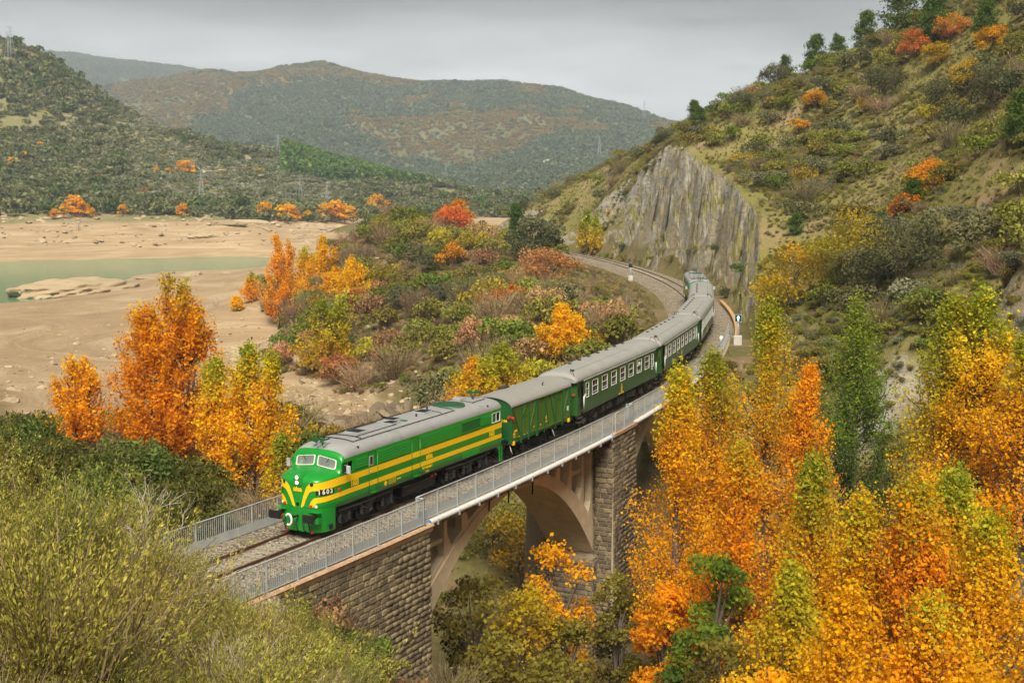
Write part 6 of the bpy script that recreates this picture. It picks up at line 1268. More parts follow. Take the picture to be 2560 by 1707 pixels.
# ---- right-hand hillside
def sample_sl(n, s0, s1, l0, l1):
    s = GN_.uniform(s0, s1, n); l_ = -np.exp(GN_.uniform(math.log(-l1), math.log(-l0), n)); X = np.interp(s, TS, TX)-np.sin(np.interp(s, TS, TH))*l_; Y = np.interp(s, TS, TY)+np.cos(np.interp(s, TS, TH))*l_; return X, Y
def sample_polar(n, r0, r1, a0, a1):
    r_ = np.sqrt(GN_.uniform(r0*r0, r1*r1, n)); a = GN_.uniform(a0, a1, n); return CAM[0]+r_*np.cos(a), CAM[1]+r_*np.sin(a)
x, y = sample_polar(10000, 72, 380, YAW-.42, YAW+.03); s_, l_ = to_sl(x, y); z, nz = slope_nz(x, y); face_ = (s_ > 100) & (s_ < 250) & (l_ > -14); ok = (l_ < -7.5) & (s_ > 48) & (z > -4) & (((nz > .3) & ~face_) | (GN_.random(len(x)) < .02)); x, y, z = x[ok], y[ok], z[ok]
bald = fbm(x, y, 34, 3, 77) < .12; x, y, z = x[bald], y[bald], z[bald]
r_ = np.clip(GN_.gamma(3.2, .42, len(x))+.35, .6, 3.2); big = np.argsort(-r_); x, y, z, r_ = x[big], y[big], z[big], r_[big]; k_ = thin(x, y, r_, 300)
LBL = {'oak': 'dark oak scrub', 'olive': 'olive green shrub', 'green': 'fresh green shrub', 'mustard': 'mustard yellow shrub', 'twig': 'brown leafless shrub', 'orange': 'small orange shrub', 'grey': 'pale grey-green shrub'}
individuals(LBL, (.22, .40, .12, .06, .06, .012, .13), x[k_], y[k_], z[k_], r_[k_], LBL, 'scrub on the right-hand hillside', zx=((1750, 'above the cliff'), (1950, 'right of the cliff'), (2200, 'mid-hillside'), (2400, 'right of mid-hillside'), (1e9, 'at the right edge')), zy=((150, 'by the skyline'), (300, 'high up'), (450, 'halfway up'), (600, 'below halfway'), (1e9, 'low down')))
x, y = sample_polar(30000, 60, 380, YAW-.42, YAW+.03); s_, l_ = to_sl(x, y); z, nz = slope_nz(x, y); ok = (l_ < -6.5) & (s_ > 30) & (z > -6) & (nz > .25) & ~((s_ > 100) & (s_ < 250) & (l_ > -12.5) & (nz < .75)) & (fbm(x, y, 30, 3, 78) < .3); x, y, z = x[ok], y[ok], z[ok]; n = len(x)
scatter('hillside_scrub', 'low olive and grey-green scrub covering the right-hand hillside', K['olive']+K['grey']+K['olive']+K['twig'][:1], np.c_[x, y, z-.05], GN_.uniform(.3, .95, n)*np.clip(fbm(x, y, 14, 2, 79)+1, .5, 1.5), .15, 1)
x, y = sample_polar(34000, 60, 370, YAW-.42, YAW+.03); s_, l_ = to_sl(x, y); z, nz = slope_nz(x, y); ok = (l_ < -6.5) & (s_ > 30) & (z > -6) & (nz > .3) & ~((s_ > 100) & (s_ < 250) & (l_ > -12)); x, y, z = x[ok], y[ok], z[ok]
scatter('hillside_grass', 'dry straw-coloured grass tufts between the scrub on the right-hand hillside', TUFT+TUFTG, np.c_[x, y, z], GN_.uniform(.6, 1.5, len(x)), .2, 2)
# ---- hump inside the bend
x, y = sample_polar(7000, 105, 345, YAW-.16, YAW+.20); s_, l_ = to_sl(x, y); z, nz = slope_nz(x, y); ok = (l_ > 7) & (s_ > 40) & (z > -10.2) & (l_ < 140) & off_rocks(x, y, z); x, y, z = x[ok], y[ok], z[ok]
bench = (to_sl(x, y)[1] < 17) & (to_sl(x, y)[0] > 95) & (to_sl(x, y)[0] < 230); x, y, z = x[~bench], y[~bench], z[~bench]
r_ = np.clip(GN_.gamma(4, .42, len(x))+.5, .8, 3.6); big = np.argsort(-r_); x, y, z, r_ = x[big], y[big], z[big], r_[big]; k_ = thin(x, y, r_, 300)
LBL = {'twig': 'brown half-bare bush', 'olive': 'olive green bush', 'green': 'fresh green bush', 'rust': 'salmon-brown bush', 'mustard': 'yellow bush', 'oak': 'dark evergreen bush', 'orange': 'orange bush'}
individuals(LBL, (.31, .30, .10, .10, .13, .04, .02), x[k_], y[k_], z[k_], r_[k_], LBL, 'bushes on the hump', zsc=(.85, 1.3), zx=((900, 'by the shore trees'), (1050, 'on the left of the hump'), (1200, 'in the middle of the hump'), (1350, 'on the right of the hump'), (1e9, 'inside the bend')), zy=((560, 'on the crest'), (650, 'near the top'), (750, 'halfway down'), (850, 'low down'), (1e9, 'behind the train')), cuts=(2.6, 1.9), cat='bush')
x, y = sample_polar(12000, 100, 345, YAW-.16, YAW+.20); s_, l_ = to_sl(x, y); z, nz = slope_nz(x, y); ok = (l_ > 5.5) & (s_ > 40) & (z > -10.5) & (l_ < 150) & off_rocks(x, y, z); x, y, z, l_ = x[ok], y[ok], z[ok], l_[ok]; n = len(x)
scatter('hump_undergrowth', 'brown and green undergrowth covering the hump inside the bend', K['twig']+K['olive']+K['rust'][:1]+K['twig']+K['green'][:1], np.c_[x, y, z-.05], GN_.uniform(.4, 1.05, n)*np.clip(l_/14, .35, 1), .15, 3)
scatter('hump_grass', 'dry grass and weeds on the hump and beside the bend', TUFT+TUFTG, np.c_[x+1.1, y+.7, ground(x+1.1, y+.7)], GN_.uniform(.8, 1.7, n), .2, 4)
# ---- banks of the gorge and the verge beyond the track on the left: dark evergreen bushes
jun = [(80, 1080, 82, 3.2), (20, 1110, 74, 3.0), (150, 1130, 78, 2.8), (235, 1160, 76, 3.2), (320, 1150, 80, 3.4), (395, 1180, 80, 3.4), (290, 1215, 68, 2.6), (460, 1225, 76, 2.8), (400, 1250, 68, 2.4), (520, 1280, 74, 2.2), (350, 1285, 64, 2.2), (480, 1310, 66, 2.0), (60, 1180, 64, 2.8), (160, 1210, 62, 2.6), (240, 1260, 60, 2.2), (-60, 1120, 70, 3.0), (575, 1290, 78, 1.8), (0, 1200, 56, 2.4), (110, 1240, 54, 2.2), (560, 1255, 84, 2.2), (330, 1110, 92, 2.6), (110, 1045, 96, 2.4), (10, 1035, 95, 2.8)]
for i, (px_, py_, D_, rr) in enumerate(jun):
    q = PD(px_, py_, D_); z = zat(q[0], q[1]); o = link('juniper_bush', K['juniper'][i % 3], None, (q[0], q[1], z-.1), i*1.3); wh_ = zone(q, ((130, 'at the left edge'), (260, 'below the small open poplar'), (400, 'below the great poplar'), (500, 'near the fence end'), (1e9, 'behind the fence')), ((1120, 'in the back row'), (1220, 'in the middle row'), (1e9, 'in the front row')), rr, (2.9, 2.3)); h = max(.7, min(1.6, (q[2]+rr*.25-z)/rr)); o.scale = (rr, rr, rr*h); tag(o, wh_[0]+' dark green bush beyond the track, '+wh_[1], 'bush', 'dark bushes left of the track')
LBG = {'twig': 'brown bare gorge bush', 'olive': 'olive gorge bush', 'green': 'green gorge bush', 'mustard': 'ochre gorge bush'}
x, y = sample_polar(2600, 52, 135, YAW-.40, YAW+.34); s_, l_ = to_sl(x, y); z = ground(x, y); ok = (np.abs(l_) > 4.6) & (s_ > 2) & (s_ < 66) & (z > -16.4) & ((s_ < 24) | (s_ > 40) | (np.abs(l_) > 12)); x, y, z = x[ok], y[ok], z[ok]; r_ = np.clip(GN_.gamma(4, .35, len(x))+.4, .7, 2.6); k_ = thin(x, y, r_, 150)
individuals(LBG, (.35, .3, .2, .15), x[k_], y[k_], z[k_], r_[k_], LBG, 'bushes on the banks of the gorge', zx=((900, 'left of the bridge'), (1300, 'below the first arch'), (1600, 'near the pier'), (2000, 'among the poplars'), (1e9, 'at the right among the poplars')), zy=((900, 'above the bridge line'), (1200, 'beside the bridge'), (1450, 'half down the gorge'), (1e9, 'deep in the gorge')), cuts=(1.9, 1.4), cat='bush')
x, y = sample_polar(9000, 40, 140, YAW-.42, YAW+.42); s_, l_ = to_sl(x, y); z = ground(x, y); ok = (np.abs(l_) > 4.4) & (s_ > -30) & (s_ < 70) & (z < 1) & (z > -16.6); x, y, z = x[ok], y[ok], z[ok]
LIT = [tuft_mesh(440+i, 40, .35, (.30, .13, .05), (.42, .22, .08), .03, 1.2) for i in range(2)]
scatter('gorge_undergrowth', 'dry weeds and fallen leaves on the floor and banks of the gorge', TUFT+TUFTG+LIT+[K['olive'][0]], np.c_[x, y, z-.02], GN_.uniform(.5, 1.3, len(x)), .25, 5)
for i, s1 in enumerate(np.linspace(128, 245, 26)):
    l1 = -5.6-GN_.uniform(0, 1.6); q = trk(s1, l1); k = ('green', 'olive', 'oak', 'twig')[i % 4]; rr = GN_.uniform(1.0, 1.9); o = link('cliff_foot_bush', K[k][0], None, (q[0], q[1], zat(q[0], q[1])-.1), i*.9); o.scale = (rr, rr, rr*1.1); wh_ = zone(q, ((1480, 'far left'), (1540, 'left'), (1600, 'middle left'), (1650, 'middle'), (1700, 'right'), (1e9, 'behind the tail locomotive')), ((1e9, ''),), rr, (1.6, 1.3)); tag(o, wh_[0]+' '+{'green': 'green', 'olive': 'olive', 'oak': 'dark', 'twig': 'brown'}[k]+' bush at the foot of the cliff, '+wh_[1], 'bush', 'bushes at the foot of the cliff')
# bushes growing against the abutment wall
for (px_, py_, D_, rr, k, lb) in ((790, 1510, 53.5, 1.7, 'rust', 'salmon-brown bush climbing against the stone abutment'), (740, 1530, 52, 1.4, 'green', 'dark green bush at the left foot of the stone abutment'), (860, 1590, 52.5, 1.3, 'juniper', 'round dark green bush below the stone abutment'), (960, 1600, 57, .9, 'green', 'small green bush against the lower stones of the abutment'), (845, 1540, 55, 1.2, 'twig', 'brown twiggy bush in front of the abutment stones'), (905, 1660, 51, 1.0, 'olive', 'olive bush on the bare bank under the abutment')):
    q = PD(px_, py_, D_); z = zat(q[0], q[1]); o = link('wall_bush', K[k][0], None, (q[0], q[1], z-.1), 1.0); o.scale = (rr, rr, max(rr*.8, q[2]+rr*.4-z)); tag(o, lb, 'bush')
# ---- foreground scrub on the near slope
def near_ok(x, y):
    s_, l_ = to_sl(x, y); z = ground(x, y); return ((l_ < -4.8) | (s_ < -24)) & (s_ < 4) & (z > -3.5), z
x, y = sample_polar(5200, 13, 56, YAW-.06, YAW+.46); ok, z = near_ok(x, y); x, y, z = x[ok], y[ok], z[ok]; r_ = GN_.uniform(.6, 1.7, len(x)); k_ = thin(x, y, r_, 330)
LBF = {'broom': 'yellow-green broom bush', 'broom2': 'straw-tinged broom bush', 'drytwig': 'dry brown bush', 'dead': 'dead bush of bare branches'}
individuals(LBF, (.66, .20, .05, .03), x[k_][:295], y[k_][:295], z[k_][:295], r_[k_][:295], LBF, 'scrub on the near slope', zsc=(.65, 1.25), zx=((200, 'at the left edge'), (450, 'left of the fence end'), (700, 'below the fence end'), (950, 'below the abutment'), (1e9, 'at the bottom middle')), zy=((1250, 'along the top of the slope'), (1400, 'on the upper slope'), (1550, 'on the lower slope'), (1707, 'by the bottom edge'), (1e9, 'just under the picture')), cuts=(1.2, .9), cat='bush')
for i, (px_, py_, D_, h) in enumerate(((390, 1400, 22, 2.3), (300, 1330, 26, 2.6), (640, 1500, 19, 1.6), (1120, 1660, 30, 1.4), (250, 1600, 14, 1.3), (480, 1640, 16, 1.2), (700, 1640, 15, 1.3)  , (860, 1700, 24, 1.3))):
    q = PD(px_, py_, D_); o = link('dead_bush', K['dead'][i % 3], None, (q[0], q[1], zat(q[0], q[1])-.05), i*2.1); o.scale = (h*.8, h*.8, h); tag(o, ('tall dead bush with white forked branches at left', 'dead white-twigged bush behind the tall dead one', 'grey tangle of dead twigs in the middle of the near slope', 'small dead bush at the bottom edge under the abutment', 'dead twigs near the lower left corner', 'pale dead twigs at the bottom edge', 'sprawling dead twigs at the bottom edge right of the pale ones', 'dead grey bush at the bottom edge below the abutment')[i], 'bush')
x, y = sample_polar(15000, 6, 58, YAW-.08, YAW+.46); ok, z = near_ok(x, y); x, y, z = x[ok], y[ok], z[ok]
scatter('near_grass', 'dry straw grass between the bushes of the near slope', TUFT+TUFTG+TUFT, np.c_[x, y, z], GN_.uniform(.5, 1.25, len(x)), .3, 6)
x, y = sample_polar(3600, 6, 56, YAW-.06, YAW+.46); ok, z = near_ok(x, y); x, y, z = x[ok], y[ok], z[ok]
scatter('near_undergrowth', 'low heathy undergrowth filling the gaps on the near slope', [broom_shrub(450+i, 70, 34, .8) for i in range(3)], np.c_[x, y, z-.02], GN_.uniform(.4, .9, len(x)), .2, 7)
# ---- far shore and left-hand hill
BL = lambda s, a, b_, h=1.0: shrub_mesh(s, a, b_, 200, .26, h, 6, .8)
FK = {'dark': [BL(470+i, (.11, .13, .055), (.27, .275, .125), 1.1) for i in range(3)], 'blue': [BL(475+i, (.085, .12, .065), (.18, .22, .12), 1.0) for i in range(3)], 'olive': [BL(480+i, (.22, .23, .14), (.36, .36, .23), .9) for i in range(2)], 'autumn': [BL(490+i, (.24, .17, .05), (.38, .27, .08)) for i in range(2)], 'green': [BL(495+i, (.07, .11, .025), (.15, .19, .05), 1.2) for i in range(2)]}
def far_pts(n, r0, r1, a0, a1, lo=-5): 
    x, y = sample_polar(n, r0, r1, a0, a1); z = far_ground(x, y); ok = z > lo; return x[ok], y[ok], z[ok]
x, y, z = far_pts(420, 640, 960, YAW+.08, YAW+.40, 0); k_ = np.arange(min(300, len(x)))
for i in k_:
    k = ('dark', 'olive', 'dark', 'autumn', 'green')[GN_.choice(5, p=(.4, .25, .2, .08, .07))]; rr = GN_.uniform(2.2, 4.6); o = link('far_shrub', FK[k][GN_.integers(len(FK[k]))], None, (x[i], y[i], z[i]-.3), GN_.uniform(0, 6.28)); o.scale = (rr, rr, rr*GN_.uniform(.8, 1.2)); sz_, wh_ = zone((x[i], y[i], z[i]), ((120, 'at the left edge'), (300, 'on the left part'), (500, 'in the middle'), (700, 'right of the middle'), (1e9, 'at the right end')), ((330, 'high up'), (420, 'on the upper slope'), (500, 'on the lower slope'), (1e9, 'just above the bank')), rr, (3.9, 2.9)); tag(o, sz_+' '+{'dark': 'dark bush across the water', 'olive': 'pale olive tree across the water', 'autumn': 'brownish orange bush across the water', 'green': 'light green bush across the water'}[k]+', '+wh_, 'bush', 'bushes across the water, '+k)
x, y, z = far_pts(20000, 630, 1350, YAW-.02, YAW+.44, -3.5); m1 = fbm(x, y, 130, 3, 83); a_ = np.arctan2(y-CAM[1], x-CAM[0])-YAW; D_ = np.hypot(x-CAM[0], y-CAM[1]); gap = (fbm(x, y, 45, 3, 85) > .40) | (GN_.random(len(x)) < .3)
grove = (a_ > .13) & (a_ < .30) & (D_ > 720) & (m1 > -.25); sel = ~grove & ~gap
scatter('far_scrub', 'dark evergreen scrub covering the hill across the water', FK['dark']+FK['dark']+FK['dark']+FK['green'], np.c_[x, y, z-.3][sel], GN_.gamma(5, .62, sel.sum()).clip(1.2, 6), .1, 8)
scatter('olive_grove', 'pale grey-green olive grove on the hill across the water', FK['olive']+FK['dark'][:1], np.c_[x, y, z-.3][grove], GN_.uniform(1.8, 3.4, grove.sum()), .1, 9)
def lowpine(s): 
    g = np.random.default_rng(s); n = 110; t = g.uniform(.15, 1, n); a = g.uniform(0, 6.283, n); rr = .32*(1-t)**.7+.05; P = np.c_[np.cos(a)*rr, np.sin(a)*rr, t]; V, F = leaf_quads(P, .2, g, P-np.array([0, 0, .4]), .6, .6); c_ = np.array((.11, .19, .045))*g.normal(1, .2, (n, 1)).clip(.5, 1.6); V2 = [(-.02, 0, 0), (.02, 0, 0), (.02, 0, .5), (-.02, 0, .5)]; return np_mesh('pine', np.concatenate([V, V2]), np.concatenate([F, [[4*n, 4*n+1, 4*n+2, 4*n+3]]]), M_shrub, False, np.concatenate([rep4(c_), [(.15, .12, .09)]*4]))
LP_ = [lowpine(500+i) for i in range(3)]; P = []
for i in range(2600):
    t = GN_.random(); px_ = 712+t*400; q = PD(px_, 460, 985+GN_.uniform(-55, 85)+t*60); z = float(far_ground(np.array([q[0]]), np.array([q[1]]))[0]); P.append((q[0], q[1], z-.3))
scatter('pine_plantation', 'bright green pine plantation at the end of the hill across the water', LP_, P, GN_.uniform(8, 12, len(P)), .03, 10)
ft = [broad_meshes(510+i, 9, 4.0, gY if i % 2 else gOY, 420, .8) for i in range(3)]
FT = [(135, 555, 622, .6), (160, 550, 624, .8), (187, 540, 628, 1.25), (210, 548, 626, .9), (232, 556, 624, .6), (308, 552, 628, .7), (455, 548, 628, .8), (470, 520, 660, .7), (452, 368, 860, 1.1), (470, 362, 862, 1.2), (390, 380, 850, .7), (418, 385, 850, .6), (660, 545, 640, 1.1), (700, 550, 642, 1.0), (722, 548, 644, 1.1), (735, 550, 646, .9), (770, 552, 650, .7), (815, 540, 655, 1.2), (838, 532, 660, 1.4), (862, 545, 662, 1.1), (875, 530, 690, 1.0), (945, 505, 770, 1.4), (930, 510, 765, 1.0), (965, 515, 775, .9), (30, 430, 830, .8), (60, 400, 860, .7), (100, 350, 900, .6)]
for i, (px_, py_, D_, sc_) in enumerate(FT):
    q = PD(px_, py_, D_); z = float(far_ground(np.array([q[0]]), np.array([q[1]]))[0]); put_tree(ft[i % 3], 'autumn_tree', (q[0], q[1], z-.2), i*1.1, ('leftmost yellow tree of the group on the far shore', 'second yellow tree of the group on the far shore', 'tallest yellow tree of the group on the far shore', 'fourth tree of the yellow group on the far shore', 'rightmost tree of the yellow group on the far shore', 'small orange-red tree alone right of the far shore group', 'single yellow tree on the far bank behind the snag', 'small orange tree above the single yellow one', 'yellow tree at the end of the hill track', 'bright yellow tree beside the hill track', 'small yellow tree left of the hill track', 'tiny yellow tree left of the hill track', 'leftmost orange tree where the far bank meets the valley', 'second orange tree where the far bank meets the valley', 'third orange tree where the far bank meets the valley', 'fourth orange tree where the far bank meets the valley', 'small orange tree between the two far clumps', 'left tree of the right-hand far clump', 'tall tree of the right-hand far clump', 'right tree of the right-hand far clump', 'tree just behind the right-hand far clump', 'tall yellow tree in the valley mouth', 'yellow tree left of the tall one in the valley mouth', 'yellow tree right of the tall one in the valley mouth', 'orange tree low at the far left of the hill', 'orange tree above it at the far left of the hill', 'orange speck of a tree high at the far left')[i], 'tree', 'autumn trees across the water', (sc_,)*3)
# ---- mountain
x, y = sample_polar(60000, 1330, 3500, YAW-.22, YAW+.42); z = mtn(x, y); m1 = fbm(x*.7+y*.7, (y-x)*1.6, 520, 4, 87)+.25*fbm(x, y, 60, 2, 88)+np.clip((z-150)/600, -.1, .18); aut = m1 > .14; bare = GN_.random(len(x)) < .06
sel = ~aut & ~bare; scatter('mountain_scrub', 'dense dark green scrub over the mountain', FK['blue'], np.c_[x, y, z-.6][sel], GN_.uniform(4.0, 8.5, sel.sum()), .1, 11)
sel = aut & ~bare; scatter('mountain_autumn_scrub', 'patches of orange-brown autumn scrub over the mountain', FK['autumn']+FK['autumn']+FK['blue'][:1], np.c_[x, y, z-.6][sel], GN_.uniform(3.0, 6.0, sel.sum()), .1, 12)
x, y = sample_polar(7000, 4300, 6000, YAW+.1, YAW+.42); z = RDG(x, y)+fbm(x, y, 500, 4, 71)*20
scatter('ridge_scrub', 'dark scrub on the far blue ridge', FK['blue'], np.c_[x, y, z-1], GN_.uniform(9, 16, len(x)), .1, 13)
# ---- stones, snags, outcrop
M_rock = stone_mat('pale_rock', (.32, .25, .165), (.43, .35, .24), (.50, .41, .28))
def rock_mesh(seed, fx=1.0, fz=.6):
    g = np.random.default_rng(seed); bm = bmesh.new(); bmesh.ops.create_icosphere(bm, subdivisions=2, radius=1.0); a = g.normal(size=(8, 3))
    for v in bm.verts:
        p_ = np.array(v.co)
        for q in a:
            q = q/np.linalg.norm(q); d = p_@q
            if d > .72: p_ = p_-q*(d-.72)*.9
        v.co = Vector(p_*np.array([fx, 1, fz])*(1+.08*g.normal()))
    me = bpy.data.meshes.new('rock'); bm.to_mesh(me); bm.free(); me.materials.append(M_rock); return me
RK = [rock_mesh(520+i, 1.5, .55) for i in range(5)]
def mound_mesh(seed):                    # weathered boulder: layered, lumpy
    g = np.random.default_rng(seed); bm = bmesh.new(); bmesh.ops.create_icosphere(bm, subdivisions=5, radius=1.0); co = np.array([v.co for v in bm.verts]); o = g.uniform(0, 50, 3)
    d = fbm(co[:, 0]*10+o[0], co[:, 1]*10+co[:, 2]*7+o[1], 9, 5, seed, .6)*.45+fbm(co[:, 0]*10-co[:, 2]*12, co[:, 1]*10+o[2], 2.4, 3, seed+5)*.10
    for v, q, k in zip(bm.verts, co, d): v.co = Vector(q*np.array([1.2, 1, .75])*(1+k)+np.array([0, 0, .04*math.sin(q[2]*22)]))
    me = bpy.data.meshes.new('boulder'); bm.to_mesh(me); bm.free(); me.materials.append(M_rock); me.polygons.foreach_set('use_smooth', [True]*len(me.polygons)); return me
MD = [mound_mesh(530+i) for i in range(3)]
x, y = [], []
for (px_, py_, D_, sp, n) in ((640, 850, 232, 16, 700), (700, 930, 190, 12, 500), (830, 1060, 134, 9, 350), (10, 940, 172, 14, 260), (900, 1060, 130, 8, 300), (760, 1000, 158, 8, 200)):
    q = PD(px_, py_, D_); x += list(q[0]+GN_.normal(0, sp, n)); y += list(q[1]+GN_.normal(0, sp, n))
x, y = np.array(x), np.array(y); l_ = to_sl(x, y)[1]; ok = l_ > 8; x, y = x[ok], y[ok]
scatter('stony_slope', 'loose pale stones on the slopes of the dry reservoir', RK, np.c_[x, y, ground(x, y)], GN_.gamma(1.5, .13, len(x))+.1, .4, 14)
x, y = sample_polar(700, 585, 640, YAW+.05, YAW+.42); scatter('shore_stones', 'pale stones on the bare far shore', RK, np.c_[x, y, far_ground(x, y)], GN_.gamma(1.6, .35, len(x))+.2, .3, 15)
M_out = stone_mat('outcrop_rock', (.15, .12, .085), (.24, .195, .135), (.32, .26, .18))
RO = [r_.copy() for r_ in RK]
for r_ in RO: r_.materials.clear(); r_.materials.append(M_out)
oc = empty('rock_outcrop', PD(900, 1050, 132)); tag(oc, 'layered grey rock outcrop at the foot of the hump behind the locomotive', 'rock outcrop')
for i in range(90):
    px_ = 790+GN_.uniform(0, 250); q = PD(px_, 1085-(px_-780)*.18+GN_.uniform(-42, 28), 132+GN_.uniform(-7, 7)-(px_-790)*.03); z = zat(q[0], q[1]); o = link('slab', RO[i % 5], oc); o.parent = oc; o.location = tuple(np.array([q[0], q[1], z+GN_.uniform(-.2, 1.1)])-np.array(oc.location)); o.rotation_euler = (GN_.uniform(.15, .5), GN_.uniform(-.25, .1), GN_.uniform(-.4, .4)+.6); o.scale = (GN_.uniform(.8, 2.2), GN_.uniform(.6, 1.5), GN_.uniform(.35, .9))
for i, (px_, py_, D_, a, b_, c_, lb) in enumerate(((180, 722, 386, 20, 13, 7.5, 'large pale boulder mound on the mud flat at the edge of the water'), (215, 700, 388, 3.2, 2.6, 6.5, 'small boulder perched on the pale mound by the water'), (140, 722, 384, 9, 5, 2.2, 'low pale rock ledge left of the boulder mound'), (480, 690, 440, 16, 5, 1.8, 'flat pale rock shelf near the water, behind the great orange poplar'), (565, 692, 438, 5, 2.4, 1.2, 'small slanting rock on the mud flat'), (370, 690, 430, 7, 3, 1.2, 'low rock on the mud flat beside the flat shelf'), (560, 600, 612, 14, 5, 3, 'pale slab on the far shore'), (620, 590, 620, 12, 5, 3.4, 'pale tilted slab at the right end of the far shore'), (520, 615, 596, 9, 4, 2.2, 'low pale slab by the water on the far shore'))):
    q = PD(px_, py_, D_); z = float(ground(np.array([q[0]]), np.array([q[1]]))[0]) if D_ < 500 else float(far_ground(np.array([q[0]]), np.array([q[1]]))[0]); o = link('boulder', MD[i % 3], None, (q[0], q[1], z+c_*.05), .4*i-.6); o.scale = (a*.7, b_*.7, c_*.75); tag(o, lb, 'boulder')
for i, (px_, py_, D_, h, lb) in enumerate(((58, 760, 338, 3.6, 'thin dead snag standing by the water at left'), (222, 690, 392, 4.5, 'dead stick on top of the boulder mound'), (538, 770, 290, 5.5, 'dead leafless snag on the bare shore'), (195, 600, 605, 9, 'dead branching snag on the far shore'), (1580, 790, 168, 5.2, 'bare young tree on the verge inside the bend'), (735, 640, 280, 11, 'bare pale tree behind the orange shore group'), (770, 640, 285, 12, 'second bare pale tree behind the orange shore group'))):
    q = PD(px_, py_, D_); z = zat(q[0], q[1]) if D_ < 500 else float(far_ground(np.array([q[0]]), np.array([q[1]]))[0]); o = link('snag', K['dead'][i % 3], None, (q[0], q[1], z-.1), i*1.0); o.scale = (h*.5, h*.5, h*.62); tag(o, lb, 'dead tree')
# ---- pylons, ruin, roads across the valley
def pylon_mesh(H):
    mb = MB(); w0 = H*.09
    for sx in (-1, 1):
        for sy in (-1, 1): mb.tube([(sx*w0, sy*w0, 0), (sx*w0*.25, sy*w0*.25, H*.75), (0, 0, H)], .10, 4, False)
    for k in range(9):
        a, b_ = k/9*H*.75, (k+1)/9*H*.75; wa, wb = w0*(1-.75*k/9), w0*(1-.75*(k+1)/9)
        for sx in (-1, 1): mb.tube([(sx*wa, -wa, a), (sx*wb, wb, b_)], .05, 3, False); mb.tube([(-wa, sx*wa, a), (wb, sx*wb, b_)], .05, 3, False)
    for z in (.72, .83, .94): mb.tube([(0, -H*.13, H*z), (0, H*.13, H*z)], .09, 4, False); mb.tube([(0, -H*.13, H*z), (0, 0, H*(z+.05)), (0, H*.13, H*z)], .05, 3, False)
    return mb.mesh('pylon', M_galv)
PY = pylon_mesh(26.0)
for i, (px_, py_, D_, sc_, fn) in enumerate(((504, 495, 720, .75, far_ground), (696, 400, 985, .65, far_ground), (751, 487, 800, .6, far_ground), (818, 505, 820, .6, far_ground), (884, 464, 960, .5, far_ground), (30, 175, 1080, 1.0, far_ground), (22, 180, 1070, .9, far_ground), (470, 338, 1250, 1.0, far_ground), (1498, 402, 1850, 1.4, mtn), (1610, 320, 2500, 1.6, mtn), (1740, 350, 2300, 1.6, mtn), (1115, 450, 1600, .9, mtn))):
    q = PD(px_, py_, D_); z = float(fn(np.array([q[0]]), np.array([q[1]]))[0]); o = link('pylon', PY, None, (q[0], q[1], z-.5), .6+.2*i); o.scale = (sc_,)*3; tag(o, ('thin pylon standing among the bushes above the far shore', 'thin pylon at the left end of the pine plantation', 'thin pylon below the pine plantation', 'thin pylon below the pines, right of its neighbour', 'thin pylon in front of the pines on the right', 'pylon on the slope at the top left edge', 'second pylon at the top left edge, half behind the first', 'faint pylon against the mountain left of the valley', 'faint pylon above the far road', 'faint pylon on the right shoulder of the mountain', 'faint pylon against the mountain beside the cliff top', 'faint pylon near the ruined house')[i], 'pylon', 'pylons across the valley')
q = PD(1177, 470, 1480); z = float(mtn(np.array([q[0]]), np.array([q[1]]))[0]); M_ruin = simple('ruin_stone', (.50, .40, .28), .95, 0, .15, .6)
hr = empty('ruined_house', (q[0], q[1], z-.5), .5); tag(hr, 'small roofless stone ruin at the foot of the far mountain', 'ruin')
hm = MB()
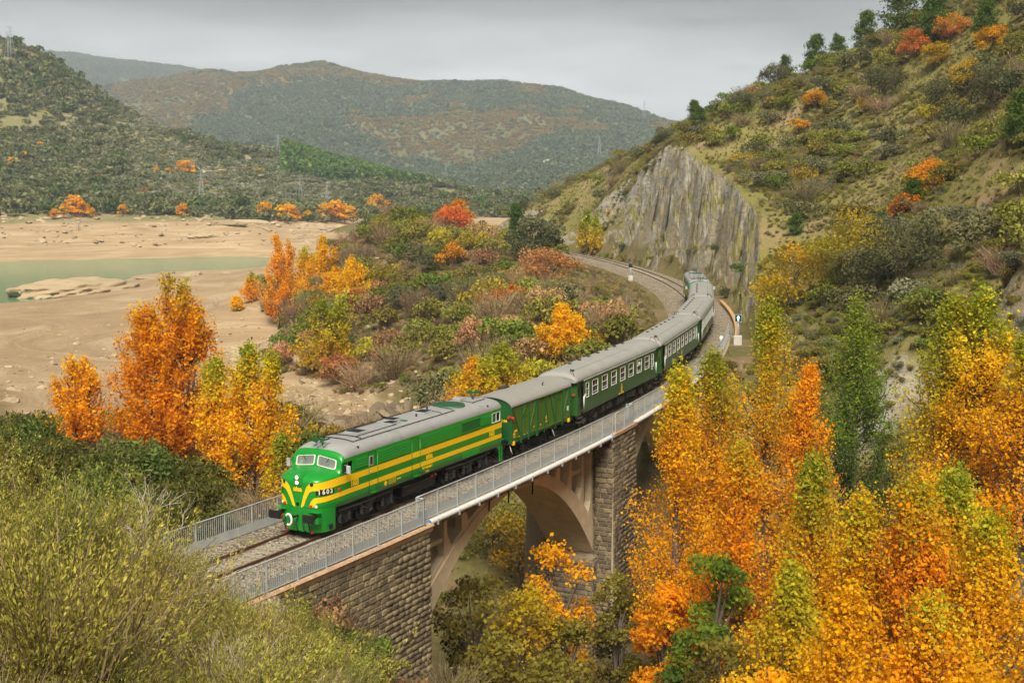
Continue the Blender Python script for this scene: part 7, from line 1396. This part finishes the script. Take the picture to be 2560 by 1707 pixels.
for a in ((-4, 4, -4, -3.4), (-4, 4, 3.4, 4), (-4, -3.4, -3.4, 3.4), (3.4, 4, -3.4, 3.4)): hm.box(a[0], a[1], a[2], a[3], 0, 7.2)
hm.build('wall', M_ruin, hr); MB().box(-4.06, -3.9, -.8, .8, 3.2, 4.6).build('window', M_dark, hr); MB().box(-4, -3.4, 4, 11, 0, 2.4).build('low_wall', M_ruin, hr)
def road(name, label, P, w_, fn, mat):
    P = np.array([PD(*a) for a in P]); t = np.linspace(0, len(P)-1, 90); X = np.interp(t, range(len(P)), P[:, 0]); Y = np.interp(t, range(len(P)), P[:, 1]); dx, dy = np.gradient(X), np.gradient(Y); l_ = np.hypot(dx, dy); Z = fn(X, Y); Z = np.convolve(np.pad(Z, 4, 'edge'), np.ones(9)/9, 'valid')+3.2
    r0 = np.c_[X-dy/l_*w_, Y+dx/l_*w_, Z]; r1 = np.c_[X+dy/l_*w_, Y-dx/l_*w_, Z]; n = len(X); mb = MB(); mb.loft([[r0[i], r1[i], r1[i]-[0, 0, 9], r0[i]-[0, 0, 9]] for i in range(n)], True, True); tag(mb.build(name, mat), label, kind='structure')
M_road = simple('dirt_road', (.52, .44, .33), .95, 0, .1, .05)
road('far_road', 'pale road cut across the foot of the mountain', ((1205, 408, 1790), (1280, 409, 1780), (1360, 408, 1790), (1440, 406, 1830), (1520, 402, 1900)), 4, mtn, M_road)
road('hill_track', 'pale track on the hill across the water', ((478, 384, 885), (510, 384, 880), (535, 381, 885), (560, 378, 900)), 2.0, far_ground, M_road)
# ---- haze
m_ = bpy.data.materials.new('haze'); m_.use_nodes = True; n_ = m_.node_tree; n_.nodes.clear(); o_ = nd(n_, 'ShaderNodeOutputMaterial'); v_ = nd(n_, 'ShaderNodeVolumePrincipled'); v_.inputs['Color'].default_value = (.76, .87, 1.0, 1); v_.inputs['Density'].default_value = 1.75e-4; v_.inputs['Anisotropy'].default_value = 0.0; n_.links.new(v_.outputs[0], o_.inputs['Volume'])
hz = MB().box(-7000, 7000, -7000, 7000, -43, 680).build('haze', m_); tag(hz, 'thin pale haze filling the valley', kind='stuff')
